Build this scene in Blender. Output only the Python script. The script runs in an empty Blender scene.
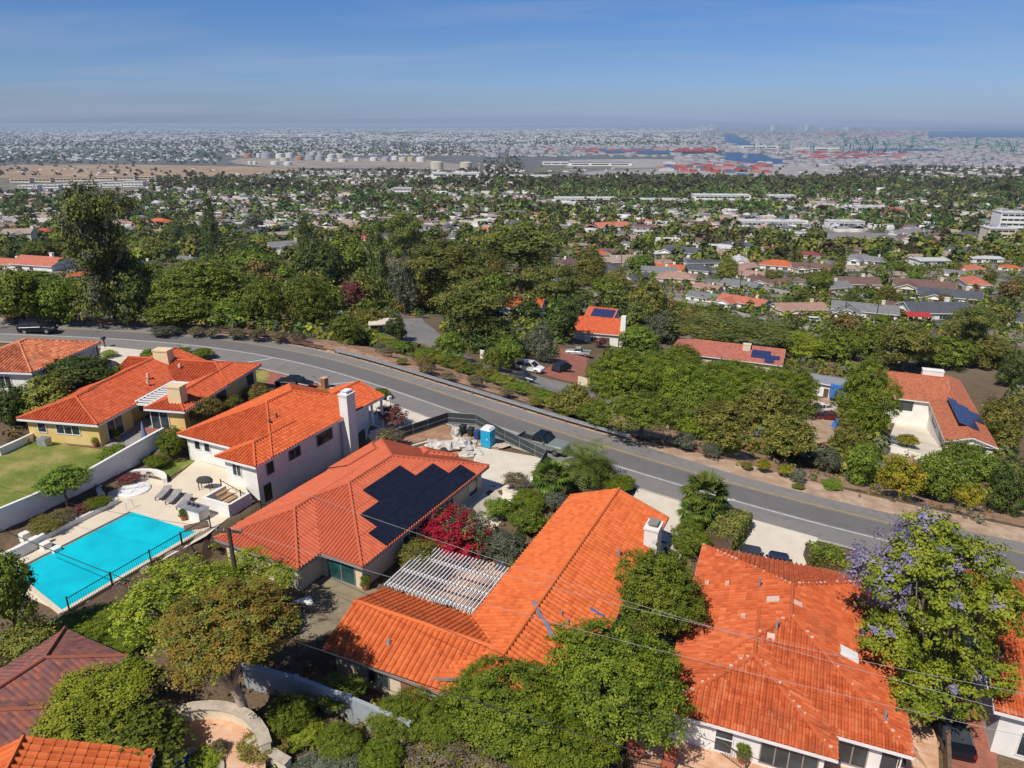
EXPOSURE = 0.0; HAZE = 4.6e-5
import bpy, math, random
import numpy as np
from mathutils import Vector, Matrix
R = math.radians
rng = np.random.default_rng(7)
random.seed(7)
S = bpy.context.scene
COL = S.collection

# ------------------------------------------------------------------ camera
FPX = 711.0; TH = R(20.1); CAMH = 34.2
CT, ST = math.cos(TH), math.sin(TH)
cam = bpy.data.objects.new('camera', bpy.data.cameras.new('camera'))
COL.objects.link(cam)
cam.location = (0, 0, CAMH)
cam.rotation_euler = (R(90) - TH, 0, 0)
cam.data.sensor_fit = 'HORIZONTAL'; cam.data.sensor_width = 36.0
cam.data.lens = 36.0 * FPX / 1024.0
cam.data.clip_start = 0.5; cam.data.clip_end = 200000
S.camera = cam

# ------------------------------------------------------------------ terrain maths (metres)
CLX = np.array([-160, -130, -105, -88, -74, -66.4, -58.8, -49.8, -40.9, -31.6, -25.4, -18.4, -12.6, -4.5, 3.4, 12.2, 18.4, 24.5, 28, 35, 47, 60, 80, 110, 160], float)
CLY = np.array([60, 78, 91, 97, 100.2, 101.3, 102.3, 102.8, 102.1, 99.8, 97.5, 93.7, 90.2, 84.9, 79.7, 74.4, 71.0, 68.0, 66.3, 63.3, 59.0, 55.2, 50.5, 45.5, 40], float)
PD = np.array([-1e6, 4.5, 6, 10, 14, 20, 32, 44, 60, 90, 140, 190, 220, 330, 400, 640, 1000, 1700, 2500, 3500, 1e7], float)
PZ = np.array([0, 0, -.1, -1.4, -2.6, -4.6, -8.0, -9.4, -12.5, -17.5, -23.5, -29, -32, -42, -47, -61, -73, -93, -119, -145, -145], float)
def sstep(a): a = np.clip(a, 0, 1); return a * a * (3 - 2 * a)
PADS = []   # ox, oy, cos, sin, x0, x1, y0, y1, z
def road_d(X, Y):
    yc = np.interp(X, CLX, CLY)
    sl = (np.interp(X + 2, CLX, CLY) - np.interp(X - 2, CLX, CLY)) / 4
    return (Y - yc) / np.sqrt(1 + sl * sl)
def ground(X, Y, pads=True):
    X = np.asarray(X, float); Y = np.asarray(Y, float)
    d = road_d(X, Y)
    z = -.09 * np.clip(X, -110, 110) * (1 - sstep((d - 5) / 220)) + np.interp(d, PD, PZ)
    far = sstep((Y - 170) / 250) * (1 - sstep((Y - 2400) / 900))
    z = z + far * (3.0 * np.sin(X / 95 + 1.1) * np.cos(Y / 120) + 1.6 * np.sin(X / 41 + Y / 57))
    z = z + .12 * np.sin(X * .7 + 1) * np.sin(Y * .6) * sstep((d - 7) / 6)
    if pads:
        for (ox, oy, c, s, x0, x1, y0, y1, pz) in PADS:
            lx = (X - ox) * c + (Y - oy) * s; ly = -(X - ox) * s + (Y - oy) * c
            dd = np.hypot(np.maximum(np.maximum(x0 - lx, lx - x1), 0), np.maximum(np.maximum(y0 - ly, ly - y1), 0))
            w = 1 - sstep(dd / 1.3)
            z = z * (1 - w) + pz * w
    return z
TS = np.geomspace(22, 90000, 2600)
def ray(px, py):
    u = (px - 512) / FPX; v = (py - 384) / FPX
    return u, CT - v * ST, -(ST + v * CT)
def gp(px, py, dz=0.0):
    """point of the terrain (raised by dz) seen at a pixel of the photograph"""
    u, fw, up = ray(px, py)
    X = u * TS; Y = fw * TS; Z = CAMH + up * TS
    h = Z - ground(X, Y) - dz
    k = np.argmax(h <= 0)
    if h[k] > 0: k = len(TS) - 1
    a = max(k - 1, 0); f = h[a] / (h[a] - h[k]) if h[a] != h[k] else 0
    t = TS[a] + (TS[k] - TS[a]) * f
    return Vector((u * t, fw * t, CAMH + up * t))
def pz(px, py, z):
    u, fw, up = ray(px, py); t = (CAMH - z) / -up
    return Vector((u * t, fw * t, z))
def gz(x, y): return float(ground(np.array([x]), np.array([y]))[0])

# ------------------------------------------------------------------ scene bookkeeping
def tag(o, label, cat, group=None, kind=None):
    if label: o['label'] = label
    if cat: o['category'] = cat
    if group: o['group'] = group
    if kind: o['kind'] = kind
    return o
def thing(name, label, cat, loc=(0, 0, 0), rz=0.0, group=None):
    o = bpy.data.objects.new(name, None); COL.objects.link(o)
    o.empty_display_size = .3
    o.location = loc; o.rotation_euler = (0, 0, rz)
    return tag(o, label, cat, group)
KIDS = {}
def link(o, parent=None):
    COL.objects.link(o)
    if parent is not None:
        o.parent = parent; KIDS.setdefault(parent.name, []).append(o)
    return o
def copy_tree(o, parent=None):
    c = o.copy(); link(c, parent)
    for ch in KIDS.get(o.name, []): copy_tree(ch, c)
    return c
def place(o, loc, rz, label=None, group=None, scale=None):
    o.location = loc; o.rotation_euler = (0, 0, rz)
    if scale is not None: o.scale = (scale,) * 3 if isinstance(scale, (int, float)) else scale
    if label: o['label'] = label
    if group: o['group'] = group
    return o

class MB:
    """collects polygons (with uv and material slot) and links them as one mesh object"""
    def __init__(s): s.v = []; s.f = []; s.uv = []; s.m = []
    def poly(s, pts, uv=None, m=0):
        b = len(s.v); s.v.extend([tuple(p) for p in pts]); n = len(pts)
        s.f.append(tuple(range(b, b + n))); s.uv.append(uv or [(0, 0)] * n); s.m.append(m); return s
    def box(s, a, b, m=0, M=None, taper=0.0):
        x0, y0, z0 = a; x1, y1, z1 = b; t = taper
        P = [(x0, y0, z0), (x1, y0, z0), (x1, y1, z0), (x0, y1, z0), (x0 + t, y0 + t, z1), (x1 - t, y0 + t, z1), (x1 - t, y1 - t, z1), (x0 + t, y1 - t, z1)]
        return s.hexa(P, m, M)
    def hexa(s, P, m=0, M=None):
        if M is not None: P = [M @ Vector(p) for p in P]
        for q in ((0, 3, 2, 1), (4, 5, 6, 7), (0, 1, 5, 4), (1, 2, 6, 5), (2, 3, 7, 6), (3, 0, 4, 7)):
            s.poly([P[i] for i in q], [(0, 0), (1, 0), (1, 1), (0, 1)], m)
        return s
    def beam(s, p, q, w, h, m=0):
        """box of section w x h from p to q (top at the line)"""
        p = Vector(p); q = Vector(q); d = (q - p); L = d.length
        if L < 1e-6: return s
        d.normalize(); sd = d.cross(Vector((0, 0, 1)))
        if sd.length < 1e-4: sd = Vector((1, 0, 0))
        sd.normalize(); up = sd.cross(d)
        a = sd * w / 2; u = up * h
        P = [p - a - u, q - a - u, q + a - u, p + a - u, p - a, q - a, q + a, p + a]
        P = [P[0], P[3], P[2], P[1], P[4], P[7], P[6], P[5]]
        return s.hexa(P, m)
    def tube(s, pts, rad, seg=6, m=0, cap=True):
        pts = [Vector(p) for p in pts]; n = len(pts)
        if not hasattr(rad, '__len__'): rad = [rad] * n
        rings = []; prev = None
        for i, p in enumerate(pts):
            d = (pts[min(i + 1, n - 1)] - pts[max(i - 1, 0)]).normalized()
            if prev is None:
                a = d.cross(Vector((0, 0, 1)))
                if a.length < 1e-3: a = Vector((1, 0, 0))
            else: a = prev - d * prev.dot(d)
            a.normalize(); prev = a; b = d.cross(a)
            base = len(s.v)
            for k in range(seg):
                an = 2 * math.pi * k / seg
                s.v.append(tuple(p + (a * math.cos(an) + b * math.sin(an)) * rad[i]))
            rings.append(base)
        for i in range(n - 1):
            for k in range(seg):
                k2 = (k + 1) % seg
                s.f.append((rings[i] + k, rings[i] + k2, rings[i + 1] + k2, rings[i + 1] + k)); s.uv.append([(0, 0)] * 4); s.m.append(m)
        if cap:
            s.f.append(tuple(rings[0] + k for k in reversed(range(seg)))); s.uv.append([(0, 0)] * seg); s.m.append(m)
            s.f.append(tuple(rings[-1] + k for k in range(seg))); s.uv.append([(0, 0)] * seg); s.m.append(m)
        return s
    def lathe(s, c, prof, seg=16, m=0, sx=1, sy=1):
        base = len(s.v); c = Vector(c)
        for (r, z) in prof:
            for k in range(seg):
                an = 2 * math.pi * k / seg
                s.v.append((c.x + r * sx * math.cos(an), c.y + r * sy * math.sin(an), c.z + z))
        for i in range(len(prof) - 1):
            for k in range(seg):
                k2 = (k + 1) % seg; a = base + i * seg
                s.f.append((a + k, a + k2, a + seg + k2, a + seg + k)); s.uv.append([(0, 0)] * 4); s.m.append(m)
        t = base + (len(prof) - 1) * seg
        s.f.append(tuple(t + k for k in range(seg))); s.uv.append([(0, 0)] * seg); s.m.append(m)
        s.f.append(tuple(base + k for k in reversed(range(seg)))); s.uv.append([(0, 0)] * seg); s.m.append(m)
        return s
    def prism(s, poly, z0, z1, m=0, ms=None):
        n = len(poly)
        area = sum(poly[i][0] * poly[(i + 1) % n][1] - poly[(i + 1) % n][0] * poly[i][1] for i in range(n))
        if area < 0: poly = poly[::-1]
        f0 = z0 if callable(z0) else (lambda x, y: z0)
        f1 = z1 if callable(z1) else (lambda x, y: z1)
        lo = [(p[0], p[1], f0(p[0], p[1])) for p in poly]; hi = [(p[0], p[1], f1(p[0], p[1])) for p in poly]
        s.poly(hi, None, m); s.poly(lo[::-1], None, m)
        for i in range(n):
            j = (i + 1) % n; s.poly([lo[i], lo[j], hi[j], hi[i]], None, m if ms is None else ms)
        return s
    def mesh(s, name, mats, smooth=False):
        me = bpy.data.meshes.new(name)
        me.from_pydata(s.v, [], s.f)
        uvl = me.uv_layers.new(name='UVMap')
        flat = np.array([c for f in s.uv for c in f], dtype=np.float32).ravel()
        uvl.data.foreach_set('uv', flat)
        for m in (mats if isinstance(mats, (list, tuple)) else [mats]): me.materials.append(m)
        me.polygons.foreach_set('material_index', np.array(s.m, dtype=np.int32))
        if smooth: me.polygons.foreach_set('use_smooth', np.ones(len(s.f), dtype=bool))
        me.update(); return me
    def build(s, name, mats, parent=None, smooth=False, loc=None, rz=None):
        o = bpy.data.objects.new(name, s.mesh(name, mats, smooth)); link(o, parent)
        if loc is not None: o.location = loc
        if rz is not None: o.rotation_euler = (0, 0, rz)
        return o
def np_mesh(name, V, F, mats, uv=None, midx=None, smooth=False):
    """V (n,3), F (m,k) arrays of equal polygon size"""
    me = bpy.data.meshes.new(name); m, k = F.shape
    me.vertices.add(len(V)); me.vertices.foreach_set('co', np.ascontiguousarray(V, dtype=np.float32).ravel())
    me.loops.add(m * k); me.loops.foreach_set('vertex_index', np.ascontiguousarray(F, dtype=np.int32).ravel())
    me.polygons.add(m); me.polygons.foreach_set('loop_start', np.arange(0, m * k, k, dtype=np.int32))
    if uv is not None:
        l = me.uv_layers.new(name='UVMap'); l.data.foreach_set('uv', np.ascontiguousarray(uv, dtype=np.float32).ravel())
    for mm in (mats if isinstance(mats, (list, tuple)) else [mats]): me.materials.append(mm)
    if midx is not None: me.polygons.foreach_set('material_index', np.ascontiguousarray(midx, dtype=np.int32))
    if smooth: me.polygons.foreach_set('use_smooth', np.ones(m, dtype=bool))
    me.update(calc_edges=True); me.validate(); return me

# ------------------------------------------------------------------ materials
def new_mat(name):
    m = bpy.data.materials.new(name); m.use_nodes = True; nt = m.node_tree
    return m, nt, nt.nodes['Principled BSDF'], nt.nodes['Material Output']
def N(nt, t, **kw):
    n = nt.nodes.new(t)
    for k, v in kw.items():
        if k in n.inputs: n.inputs[k].default_value = v
        else: setattr(n, k, v)
    return n
def ramp(nt, fac, stops):
    r = nt.nodes.new('ShaderNodeValToRGB'); e = r.color_ramp.elements
    while len(e) < len(stops): e.new(.5)
    for el, (p, c) in zip(e, stops): el.position = p; el.color = (*c, 1)
    nt.links.new(fac, r.inputs['Fac']); return r.outputs['Color']
def mixc(nt, fac, a, b, mode='MIX'):
    n = nt.nodes.new('ShaderNodeMix'); n.data_type = 'RGBA'; n.blend_type = mode
    for s, v in ((n.inputs[0], fac), (n.inputs[6], a), (n.inputs[7], b)):
        if hasattr(v, 'is_linked') or isinstance(v, bpy.types.NodeSocket): nt.links.new(v, s)
        elif isinstance(v, (int, float)): s.default_value = v
        else: s.default_value = (*v, 1)
    return n.outputs[2]
def noise(nt, scale, detail=4, rough=.55, coord='Object'):
    tc = nt.nodes.new('ShaderNodeTexCoord')
    n = N(nt, 'ShaderNodeTexNoise'); n.inputs['Scale'].default_value = scale; n.inputs['Detail'].default_value = detail; n.inputs['Roughness'].default_value = rough
    nt.links.new(tc.outputs[coord], n.inputs['Vector']); return n.outputs['Fac']
def pmat(name, c1, c2=None, scale=.6, rough=.85, bump=0.0, bscale=8.0, c3=None, metal=0.0, fine=0.0, spec=None):
    m, nt, b, o = new_mat(name)
    c2 = c2 or tuple(x * .82 for x in c1)
    f = noise(nt, scale, 6, .62)
    st = [(.35, c2), (.62, c1)]
    if c3: st = [(.38, c2), (.5, c1), (.62, c3)]
    col = ramp(nt, f, st)
    if fine:
        f2 = noise(nt, scale * 22, 3, .6)
        col = mixc(nt, fine, col, ramp(nt, f2, [(.35, tuple(x * .55 for x in c1)), (.65, tuple(min(1, x * 1.35) for x in c1))]))
    nt.links.new(col, b.inputs['Base Color'])
    b.inputs['Roughness'].default_value = rough; b.inputs['Metallic'].default_value = metal
    if spec is not None: b.inputs['Specular IOR Level'].default_value = spec
    if bump:
        f3 = noise(nt, bscale, 4, .6); bp = N(nt, 'ShaderNodeBump'); bp.inputs['Strength'].default_value = bump; bp.inputs['Distance'].default_value = .05
        nt.links.new(f3, bp.inputs['Height']); nt.links.new(bp.outputs['Normal'], b.inputs['Normal'])
    return m
def tile_mat(name, cols, w=.36, course=.42, weather=.25, wcol=(.09, .05, .04), bump=False, grime=(.35, .3, .25)):
    """clay tiles: one random tone per tile, streaks and stains; uv = metres along the eave / up the slope"""
    m, nt, b, o = new_mat(name)
    uv = nt.nodes.new('ShaderNodeUVMap'); uv.uv_map = 'UVMap'
    dv = N(nt, 'ShaderNodeVectorMath', operation='DIVIDE'); dv.inputs[1].default_value = (w, course, 1)
    nt.links.new(uv.outputs[0], dv.inputs[0])
    fl = N(nt, 'ShaderNodeVectorMath', operation='FLOOR'); nt.links.new(dv.outputs[0], fl.inputs[0])
    oi = nt.nodes.new('ShaderNodeObjectInfo')
    wn = N(nt, 'ShaderNodeTexWhiteNoise', noise_dimensions='3D'); nt.links.new(fl.outputs[0], wn.inputs['Vector'])
    k = len(cols); base = ramp(nt, wn.outputs['Value'], [(i / max(1, k - 1), c) for i, c in enumerate(cols)])
    tc = nt.nodes.new('ShaderNodeTexCoord')
    n1 = N(nt, 'ShaderNodeTexNoise'); n1.inputs['Scale'].default_value = .45; n1.inputs['Detail'].default_value = 6; n1.inputs['Roughness'].default_value = .65
    nt.links.new(tc.outputs['Object'], n1.inputs['Vector'])
    mr = N(nt, 'ShaderNodeMapRange'); mr.inputs[1].default_value = .52; mr.inputs[2].default_value = .75; mr.inputs[4].default_value = weather
    nt.links.new(n1.outputs['Fac'], mr.inputs[0])
    col = mixc(nt, mr.outputs[0], base, wcol)
    n2 = N(nt, 'ShaderNodeTexNoise'); n2.inputs['Scale'].default_value = 6; n2.inputs['Detail'].default_value = 5
    nt.links.new(tc.outputs['Object'], n2.inputs['Vector'])
    mr2 = N(nt, 'ShaderNodeMapRange'); mr2.inputs[1].default_value = .58; mr2.inputs[2].default_value = .8; mr2.inputs[4].default_value = weather * 1.1
    nt.links.new(n2.outputs['Fac'], mr2.inputs[0])
    col = mixc(nt, mr2.outputs[0], col, grime)
    nt.links.new(col, b.inputs['Base Color']); b.inputs['Roughness'].default_value = .8
    b.inputs['Specular IOR Level'].default_value = .25
    if bump:
        sp = nt.nodes.new('ShaderNodeSeparateXYZ'); nt.links.new(dv.outputs[0], sp.inputs[0])
        fr = N(nt, 'ShaderNodeMath', operation='FRACT'); nt.links.new(sp.outputs[0], fr.inputs[0])
        sn = N(nt, 'ShaderNodeMath', operation='PINGPONG'); sn.inputs[1].default_value = .5; nt.links.new(fr.outputs[0], sn.inputs[0])
        fy = N(nt, 'ShaderNodeMath', operation='FRACT'); nt.links.new(sp.outputs[1], fy.inputs[0])
        ad = N(nt, 'ShaderNodeMath', operation='MULTIPLY_ADD'); ad.inputs[1].default_value = -.3
        nt.links.new(fy.outputs[0], ad.inputs[0]); nt.links.new(sn.outputs[0], ad.inputs[2])
        bp = N(nt, 'ShaderNodeBump'); bp.inputs['Strength'].default_value = .9; bp.inputs['Distance'].default_value = .05 if name.startswith('mottled') else .16
        nt.links.new(ad.outputs[0], bp.inputs['Height']); nt.links.new(bp.outputs['Normal'], b.inputs['Normal'])
    return m
def leaf_mat(name, stops, var=.25, trans=.22, rough=.6):
    """foliage: tone per leaf (uv.x) and per clump (uv.y), a slow shift per plant"""
    m, nt, b, o = new_mat(name)
    uv = nt.nodes.new('ShaderNodeUVMap'); uv.uv_map = 'UVMap'
    sp = nt.nodes.new('ShaderNodeSeparateXYZ'); nt.links.new(uv.outputs[0], sp.inputs[0])
    mx = N(nt, 'ShaderNodeMath', operation='MULTIPLY_ADD'); mx.inputs[1].default_value = .45
    sc = N(nt, 'ShaderNodeMath', operation='MULTIPLY'); sc.inputs[1].default_value = .55
    nt.links.new(sp.outputs[0], mx.inputs[0]); nt.links.new(sp.outputs[1], sc.inputs[0]); nt.links.new(sc.outputs[0], mx.inputs[2])
    nm_ = name.split('_')[1]; rk_, bk_ = (1.0, 1.0) if nm_ in ('lilac', 'crimson', 'yellow', 'plum', 'dry', 'sage') else (1.0, .85) if nm_ in ('rustic', 'lime', 'bronze', 'feathery', 'palm') else (1.12, .78) if nm_ in ('olive', 'pine') else (1.3, .72)
    k_ = 1.0 if nm_ in ('lilac', 'crimson', 'yellow', 'farwood') else 1.75 if nm_ == 'lime' else 1.5 if nm_ in ('rustic', 'feathery') else 1.3 if nm_ in ('palm', 'sage', 'dry') else 1.55 if nm_ in ('ficus', 'hedge') else 2.45 if nm_ in ('deep', 'pine') else 2.05
    col = ramp(nt, mx.outputs[0], [(p, (min(1, c[0] * k_ * rk_), min(1, c[1] * k_), c[2] * k_ * bk_)) for p, c in stops])
    oi = nt.nodes.new('ShaderNodeObjectInfo')
    hs = nt.nodes.new('ShaderNodeHueSaturation')
    h = N(nt, 'ShaderNodeMapRange'); h.inputs[3].default_value = .5 - var * .07; h.inputs[4].default_value = .5 + var * .06
    v = N(nt, 'ShaderNodeMapRange'); v.inputs[3].default_value = 1 - var; v.inputs[4].default_value = 1 + var
    nt.links.new(oi.outputs['Random'], h.inputs[0]); nt.links.new(oi.outputs['Random'], v.inputs[0])
    nt.links.new(h.outputs[0], hs.inputs['Hue']); nt.links.new(v.outputs[0], hs.inputs['Value']); nt.links.new(col, hs.inputs['Color'])
    nt.links.new(hs.outputs[0], b.inputs['Base Color']); b.inputs['Roughness'].default_value = rough
    b.inputs['Specular IOR Level'].default_value = .25
    tr = nt.nodes.new('ShaderNodeBsdfTranslucent'); nt.links.new(hs.outputs[0], tr.inputs['Color'])
    ms = nt.nodes.new('ShaderNodeMixShader'); ms.inputs[0].default_value = trans
    nt.links.new(b.outputs[0], ms.inputs[1]); nt.links.new(tr.outputs[0], ms.inputs[2]); nt.links.new(ms.outputs[0], o.inputs['Surface'])
    return m
def glass_mat(name, c=(.02, .03, .035), rough=.08):
    m, nt, b, o = new_mat(name)
    f = noise(nt, .8, 2); nt.links.new(ramp(nt, f, [(.4, c), (.65, tuple(x * 2.2 for x in c))]), b.inputs['Base Color'])
    b.inputs['Roughness'].default_value = rough; b.inputs['Specular IOR Level'].default_value = .6; return m
def paint_mat(name, c, rough=.42, metal=0.0, coat=.2):
    m, nt, b, o = new_mat(name); f = noise(nt, 3, 3)
    nt.links.new(ramp(nt, f, [(.3, tuple(x * .9 for x in c)), (.7, c)]), b.inputs['Base Color'])
    b.inputs['Roughness'].default_value = rough; b.inputs['Metallic'].default_value = metal; b.inputs['Coat Weight'].default_value = coat; b.inputs['Coat Roughness'].default_value = .25; b.inputs['Roughness'].default_value = max(rough, .38); b.inputs['Specular IOR Level'].default_value = .3; return m

M = {}
M['white_wall'] = pmat('white_stucco', (.82, .79, .735), (.72, .69, .64), .7, .9, .25, 14)
M['yellow_wall'] = pmat('yellow_stucco', (.72, .53, .21), (.64, .46, .17), .7, .9, .25, 14)
M['cream_wall'] = pmat('cream_stucco', (.72, .62, .45), (.62, .53, .38), .7, .9, .2, 14)
M['white_trim'] = pmat('white_trim', (.80, .79, .77), (.70, .69, .67), 2, .6)
M['brown_trim'] = pmat('brown_trim', (.12, .08, .06), None, 2, .6)
M['grey_trim'] = pmat('grey_trim', (.28, .25, .23), None, 2, .6)
M['black_metal'] = pmat('black_iron', (.02, .02, .022), None, 3, .5, metal=.3)
M['galv'] = pmat('galvanised_steel', (.50, .51, .53), (.38, .39, .41), 2.5, .45, metal=.55)
M['wood'] = pmat('weathered_wood', (.20, .13, .08), (.12, .08, .05), 5, .9, .3, 20)
M['pole_wood'] = pmat('creosote_wood', (.11, .075, .055), (.06, .045, .035), 6, .9, .3, 20)
M['rust_rail'] = pmat('rusty_rail', (.20, .085, .055), (.12, .06, .045), 2, .8, .2)
M['concrete'] = pmat('pale_concrete', (.70, .62, .50), (.60, .53, .43), .5, .9, .1, 12, fine=.12)
M['deck'] = pmat('pool_deck', (.70, .60, .46), (.61, .52, .39), .4, .9, .1, 14, fine=.1)
M['kerb'] = pmat('kerb_concrete', (.47, .42, .35), (.36, .32, .27), .9, .9)
M['asphalt'] = None
M['brick_pave'] = pmat('brick_paving', (.36, .13, .085), (.25, .09, .06), 1.5, .9, .2, 20, fine=.35)
M['terra_pave'] = pmat('terracotta_paving', (.62, .36, .22), (.50, .27, .16), .8, .85, .1, 10, c3=(.68, .45, .31), fine=.15)
M['dirt'] = pmat('dry_dirt', (.36, .20, .115), (.24, .135, .08), .8, .95, .5, 5, c3=(.44, .29, .18), fine=.3)
M['pale_dirt'] = pmat('pale_shoulder', (.43, .29, .19), (.32, .21, .14), .7, .95, .4, 6, c3=(.52, .39, .28), fine=.3)
M['lawn'] = pmat('lawn', (.17, .20, .03), (.07, .13, .016), .22, .95, .4, 30, c3=(.41, .32, .12), fine=.3)
M['mulch'] = pmat('mulch', (.13, .08, .05), (.06, .04, .027), 1.5, .95, .5, 9, fine=.4)
M['gravel'] = pmat('patio_gravel', (.27, .22, .14), (.2, .16, .1), 1.5, .95, .4, 14, fine=.35)
M['water'] = None
M['glass'] = glass_mat('window_glass', (.02, .03, .035), .12)
M['car_glass'] = glass_mat('car_glass', (.012, .016, .02), .4)
M['glass_teal'] = glass_mat('teal_glass', (.012, .05, .055))
M['rubber'] = pmat('rubber', (.015, .015, .016), None, 3, .9)
M['chrome'] = pmat('alloy', (.55, .55, .57), None, 3, .3, metal=.8)
M['lamp_red'] = paint_mat('lamp_red', (.3, .01, .01), .2)
M['lamp_clear'] = paint_mat('lamp_clear', (.7, .7, .72), .15)
M['stone'] = pmat('boulder', (.52, .44, .34), (.38, .31, .24), 2, .95, .5, 6)
M['bark_pale'] = pmat('pale_bark', (.44, .34, .26), (.24, .17, .12), 2.2, .95, .5, 8, c3=(.58, .49, .40))
M['bark'] = pmat('bark', (.15, .105, .075), (.08, .055, .04), 3, .95, .6, 10)
M['bark_grey'] = pmat('grey_bark', (.26, .21, .17), (.14, .11, .09), 3, .95, .6, 10)
M['blue_plastic'] = paint_mat('blue_plastic', (.02, .36, .60), .45, 0, .1)
M['cover_blue'] = None
M['solar'] = None
M['awning_red'] = pmat('red_awning', (.42, .035, .03), None, 2, .8)
M['blue_tarp'] = pmat('blue_tarp', (.03, .17, .55), (.02, .12, .42), 2, .5)
M['tarp_white'] = pmat('white_bags', (.62, .58, .52), (.34, .31, .28), 3, .8, .8, 5, fine=.3)
M['buff_wall'] = pmat('buff_stucco', (.76, .60, .36), (.68, .52, .30), .7, .9, .2, 14)
M['fence_green'] = pmat('screen_mesh', (.05, .062, .062), (.035, .045, .045), 2, .8)
M['grey_vinyl'] = pmat('grey_fence', (.36, .39, .40), (.30, .33, .34), 1.2, .7)
M['lounge'] = pmat('lounger_fabric', (.33, .30, .29), None, 4, .8)
M['dark_cloth'] = pmat('dark_cloth', (.05, .05, .055), None, 4, .8)
M['pink_mortar'] = pmat('mortar', (.68, .50, .42), (.58, .38, .30), 6, .9)

TERRA = dict(
  orange=tile_mat('orange_tiles', [(.51, .105, .028), (.60, .138, .036), (.67, .165, .048), (.56, .12, .032)], weather=.24, wcol=(.20, .05, .025)),
  scarlet=tile_mat('scarlet_tiles', [(.43, .072, .028), (.51, .098, .036), (.57, .125, .048), (.46, .082, .03)], .36, weather=.18),
  smooth=tile_mat('painted_tiles', [(.47, .105, .05), (.51, .12, .058), (.54, .13, .065)], .33, weather=.07),
  aged=tile_mat('aged_tiles', [(.40, .076, .024), (.50, .102, .03), (.57, .135, .045), (.44, .086, .026), (.60, .175, .072)], .36, weather=.45, wcol=(.19, .06, .033), grime=(.42, .20, .12)),
  vermilion=tile_mat('vermilion_tiles', [(.49, .086, .026), (.57, .112, .034), (.63, .14, .046), (.53, .098, .03)], weather=.2, wcol=(.2, .05, .025)),
  rust=tile_mat('rust_tiles', [(.46, .12, .05), (.54, .16, .07), (.62, .24, .12), (.34, .08, .04)], .38, weather=.5, wcol=(.16, .06, .045)),
  mauve=tile_mat('mottled_tiles', [(.17, .07, .06), (.22, .095, .085), (.36, .115, .07), (.19, .10, .10)], .3, .42, weather=.3, wcol=(.12, .06, .06), bump=True))
def flat_tile(name, c, **k):
    return tile_mat(name, [tuple(x * .8 for x in c), c, tuple(min(1, x * 1.15) for x in c)], bump=True, weather=.15, **k)
RF = dict(orange=flat_tile('roof_orange', (.52, .13, .05)), red=flat_tile('roof_red', (.48, .09, .06)), salmon=flat_tile('roof_salmon', (.50, .16, .10)),
  slate=flat_tile('roof_slate', (.09, .095, .11)), grey=flat_tile('roof_grey', (.20, .20, .205)), brown=flat_tile('roof_brown', (.17, .10, .085)),
  tan=flat_tile('roof_tan', (.36, .27, .21)), pink=flat_tile('roof_pink', (.38, .23, .18)), white=flat_tile('roof_white', (.55, .55, .54)), maroon=flat_tile('roof_maroon', (.22, .06, .06)))

def mk_asphalt():
    m, nt, b, o = new_mat('asphalt')
    f1 = noise(nt, .09, 5, .6); f2 = noise(nt, 1.3, 5, .65); f3 = noise(nt, 28, 2)
    c = ramp(nt, f1, [(.35, (.185, .172, .160)), (.65, (.245, .226, .208))])
    c = mixc(nt, .35, c, ramp(nt, f2, [(.35, (.15, .14, .132)), (.7, (.27, .25, .23))]))
    c = mixc(nt, .25, c, ramp(nt, f3, [(.3, (.12, .115, .11)), (.7, (.31, .29, .27))]))
    tc = nt.nodes.new('ShaderNodeTexCoord'); vo = N(nt, 'ShaderNodeTexVoronoi', feature='DISTANCE_TO_EDGE'); vo.inputs['Scale'].default_value = .33
    wv = N(nt, 'ShaderNodeTexNoise'); wv.inputs['Scale'].default_value = 1.1; nt.links.new(tc.outputs['Object'], wv.inputs['Vector']); ad = N(nt, 'ShaderNodeVectorMath', operation='MULTIPLY_ADD'); ad.inputs[1].default_value = (1.6, 1.6, 0); nt.links.new(wv.outputs['Color'], ad.inputs[0]); nt.links.new(tc.outputs['Object'], ad.inputs[2]); nt.links.new(ad.outputs[0], vo.inputs['Vector'])
    ck = N(nt, 'ShaderNodeMapRange'); ck.inputs[1].default_value = .006; ck.inputs[2].default_value = .022; ck.inputs[3].default_value = .42; ck.inputs[4].default_value = 0; nt.links.new(vo.outputs['Distance'], ck.inputs[0])
    gate = N(nt, 'ShaderNodeMapRange'); gate.inputs[1].default_value = .5; gate.inputs[2].default_value = .58; nt.links.new(noise(nt, .07, 3), gate.inputs[0]); mu = N(nt, 'ShaderNodeMath', operation='MULTIPLY'); nt.links.new(ck.outputs[0], mu.inputs[0]); nt.links.new(gate.outputs[0], mu.inputs[1])
    c = mixc(nt, mu.outputs[0], c, (.05, .047, .045))
    sp_ = N(nt, 'ShaderNodeMapRange'); sp_.inputs[1].default_value = .66; sp_.inputs[2].default_value = .75; sp_.inputs[4].default_value = .45; nt.links.new(noise(nt, .55, 3, .5), sp_.inputs[0]); c = mixc(nt, sp_.outputs[0], c, (.085, .08, .075))
    nt.links.new(c, b.inputs['Base Color']); b.inputs['Roughness'].default_value = .9; return m
M['asphalt'] = mk_asphalt()
M['asphalt_dark'] = pmat('worn_lane_asphalt', (.160, .149, .142), (.132, .124, .119), .3, .88, fine=.25)
M['line_white'] = pmat('white_line', (.62, .62, .60), (.45, .45, .44), 1.4, .8)
M['line_yellow'] = pmat('yellow_line', (.50, .33, .07), (.36, .24, .07), 1.4, .8)
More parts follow.
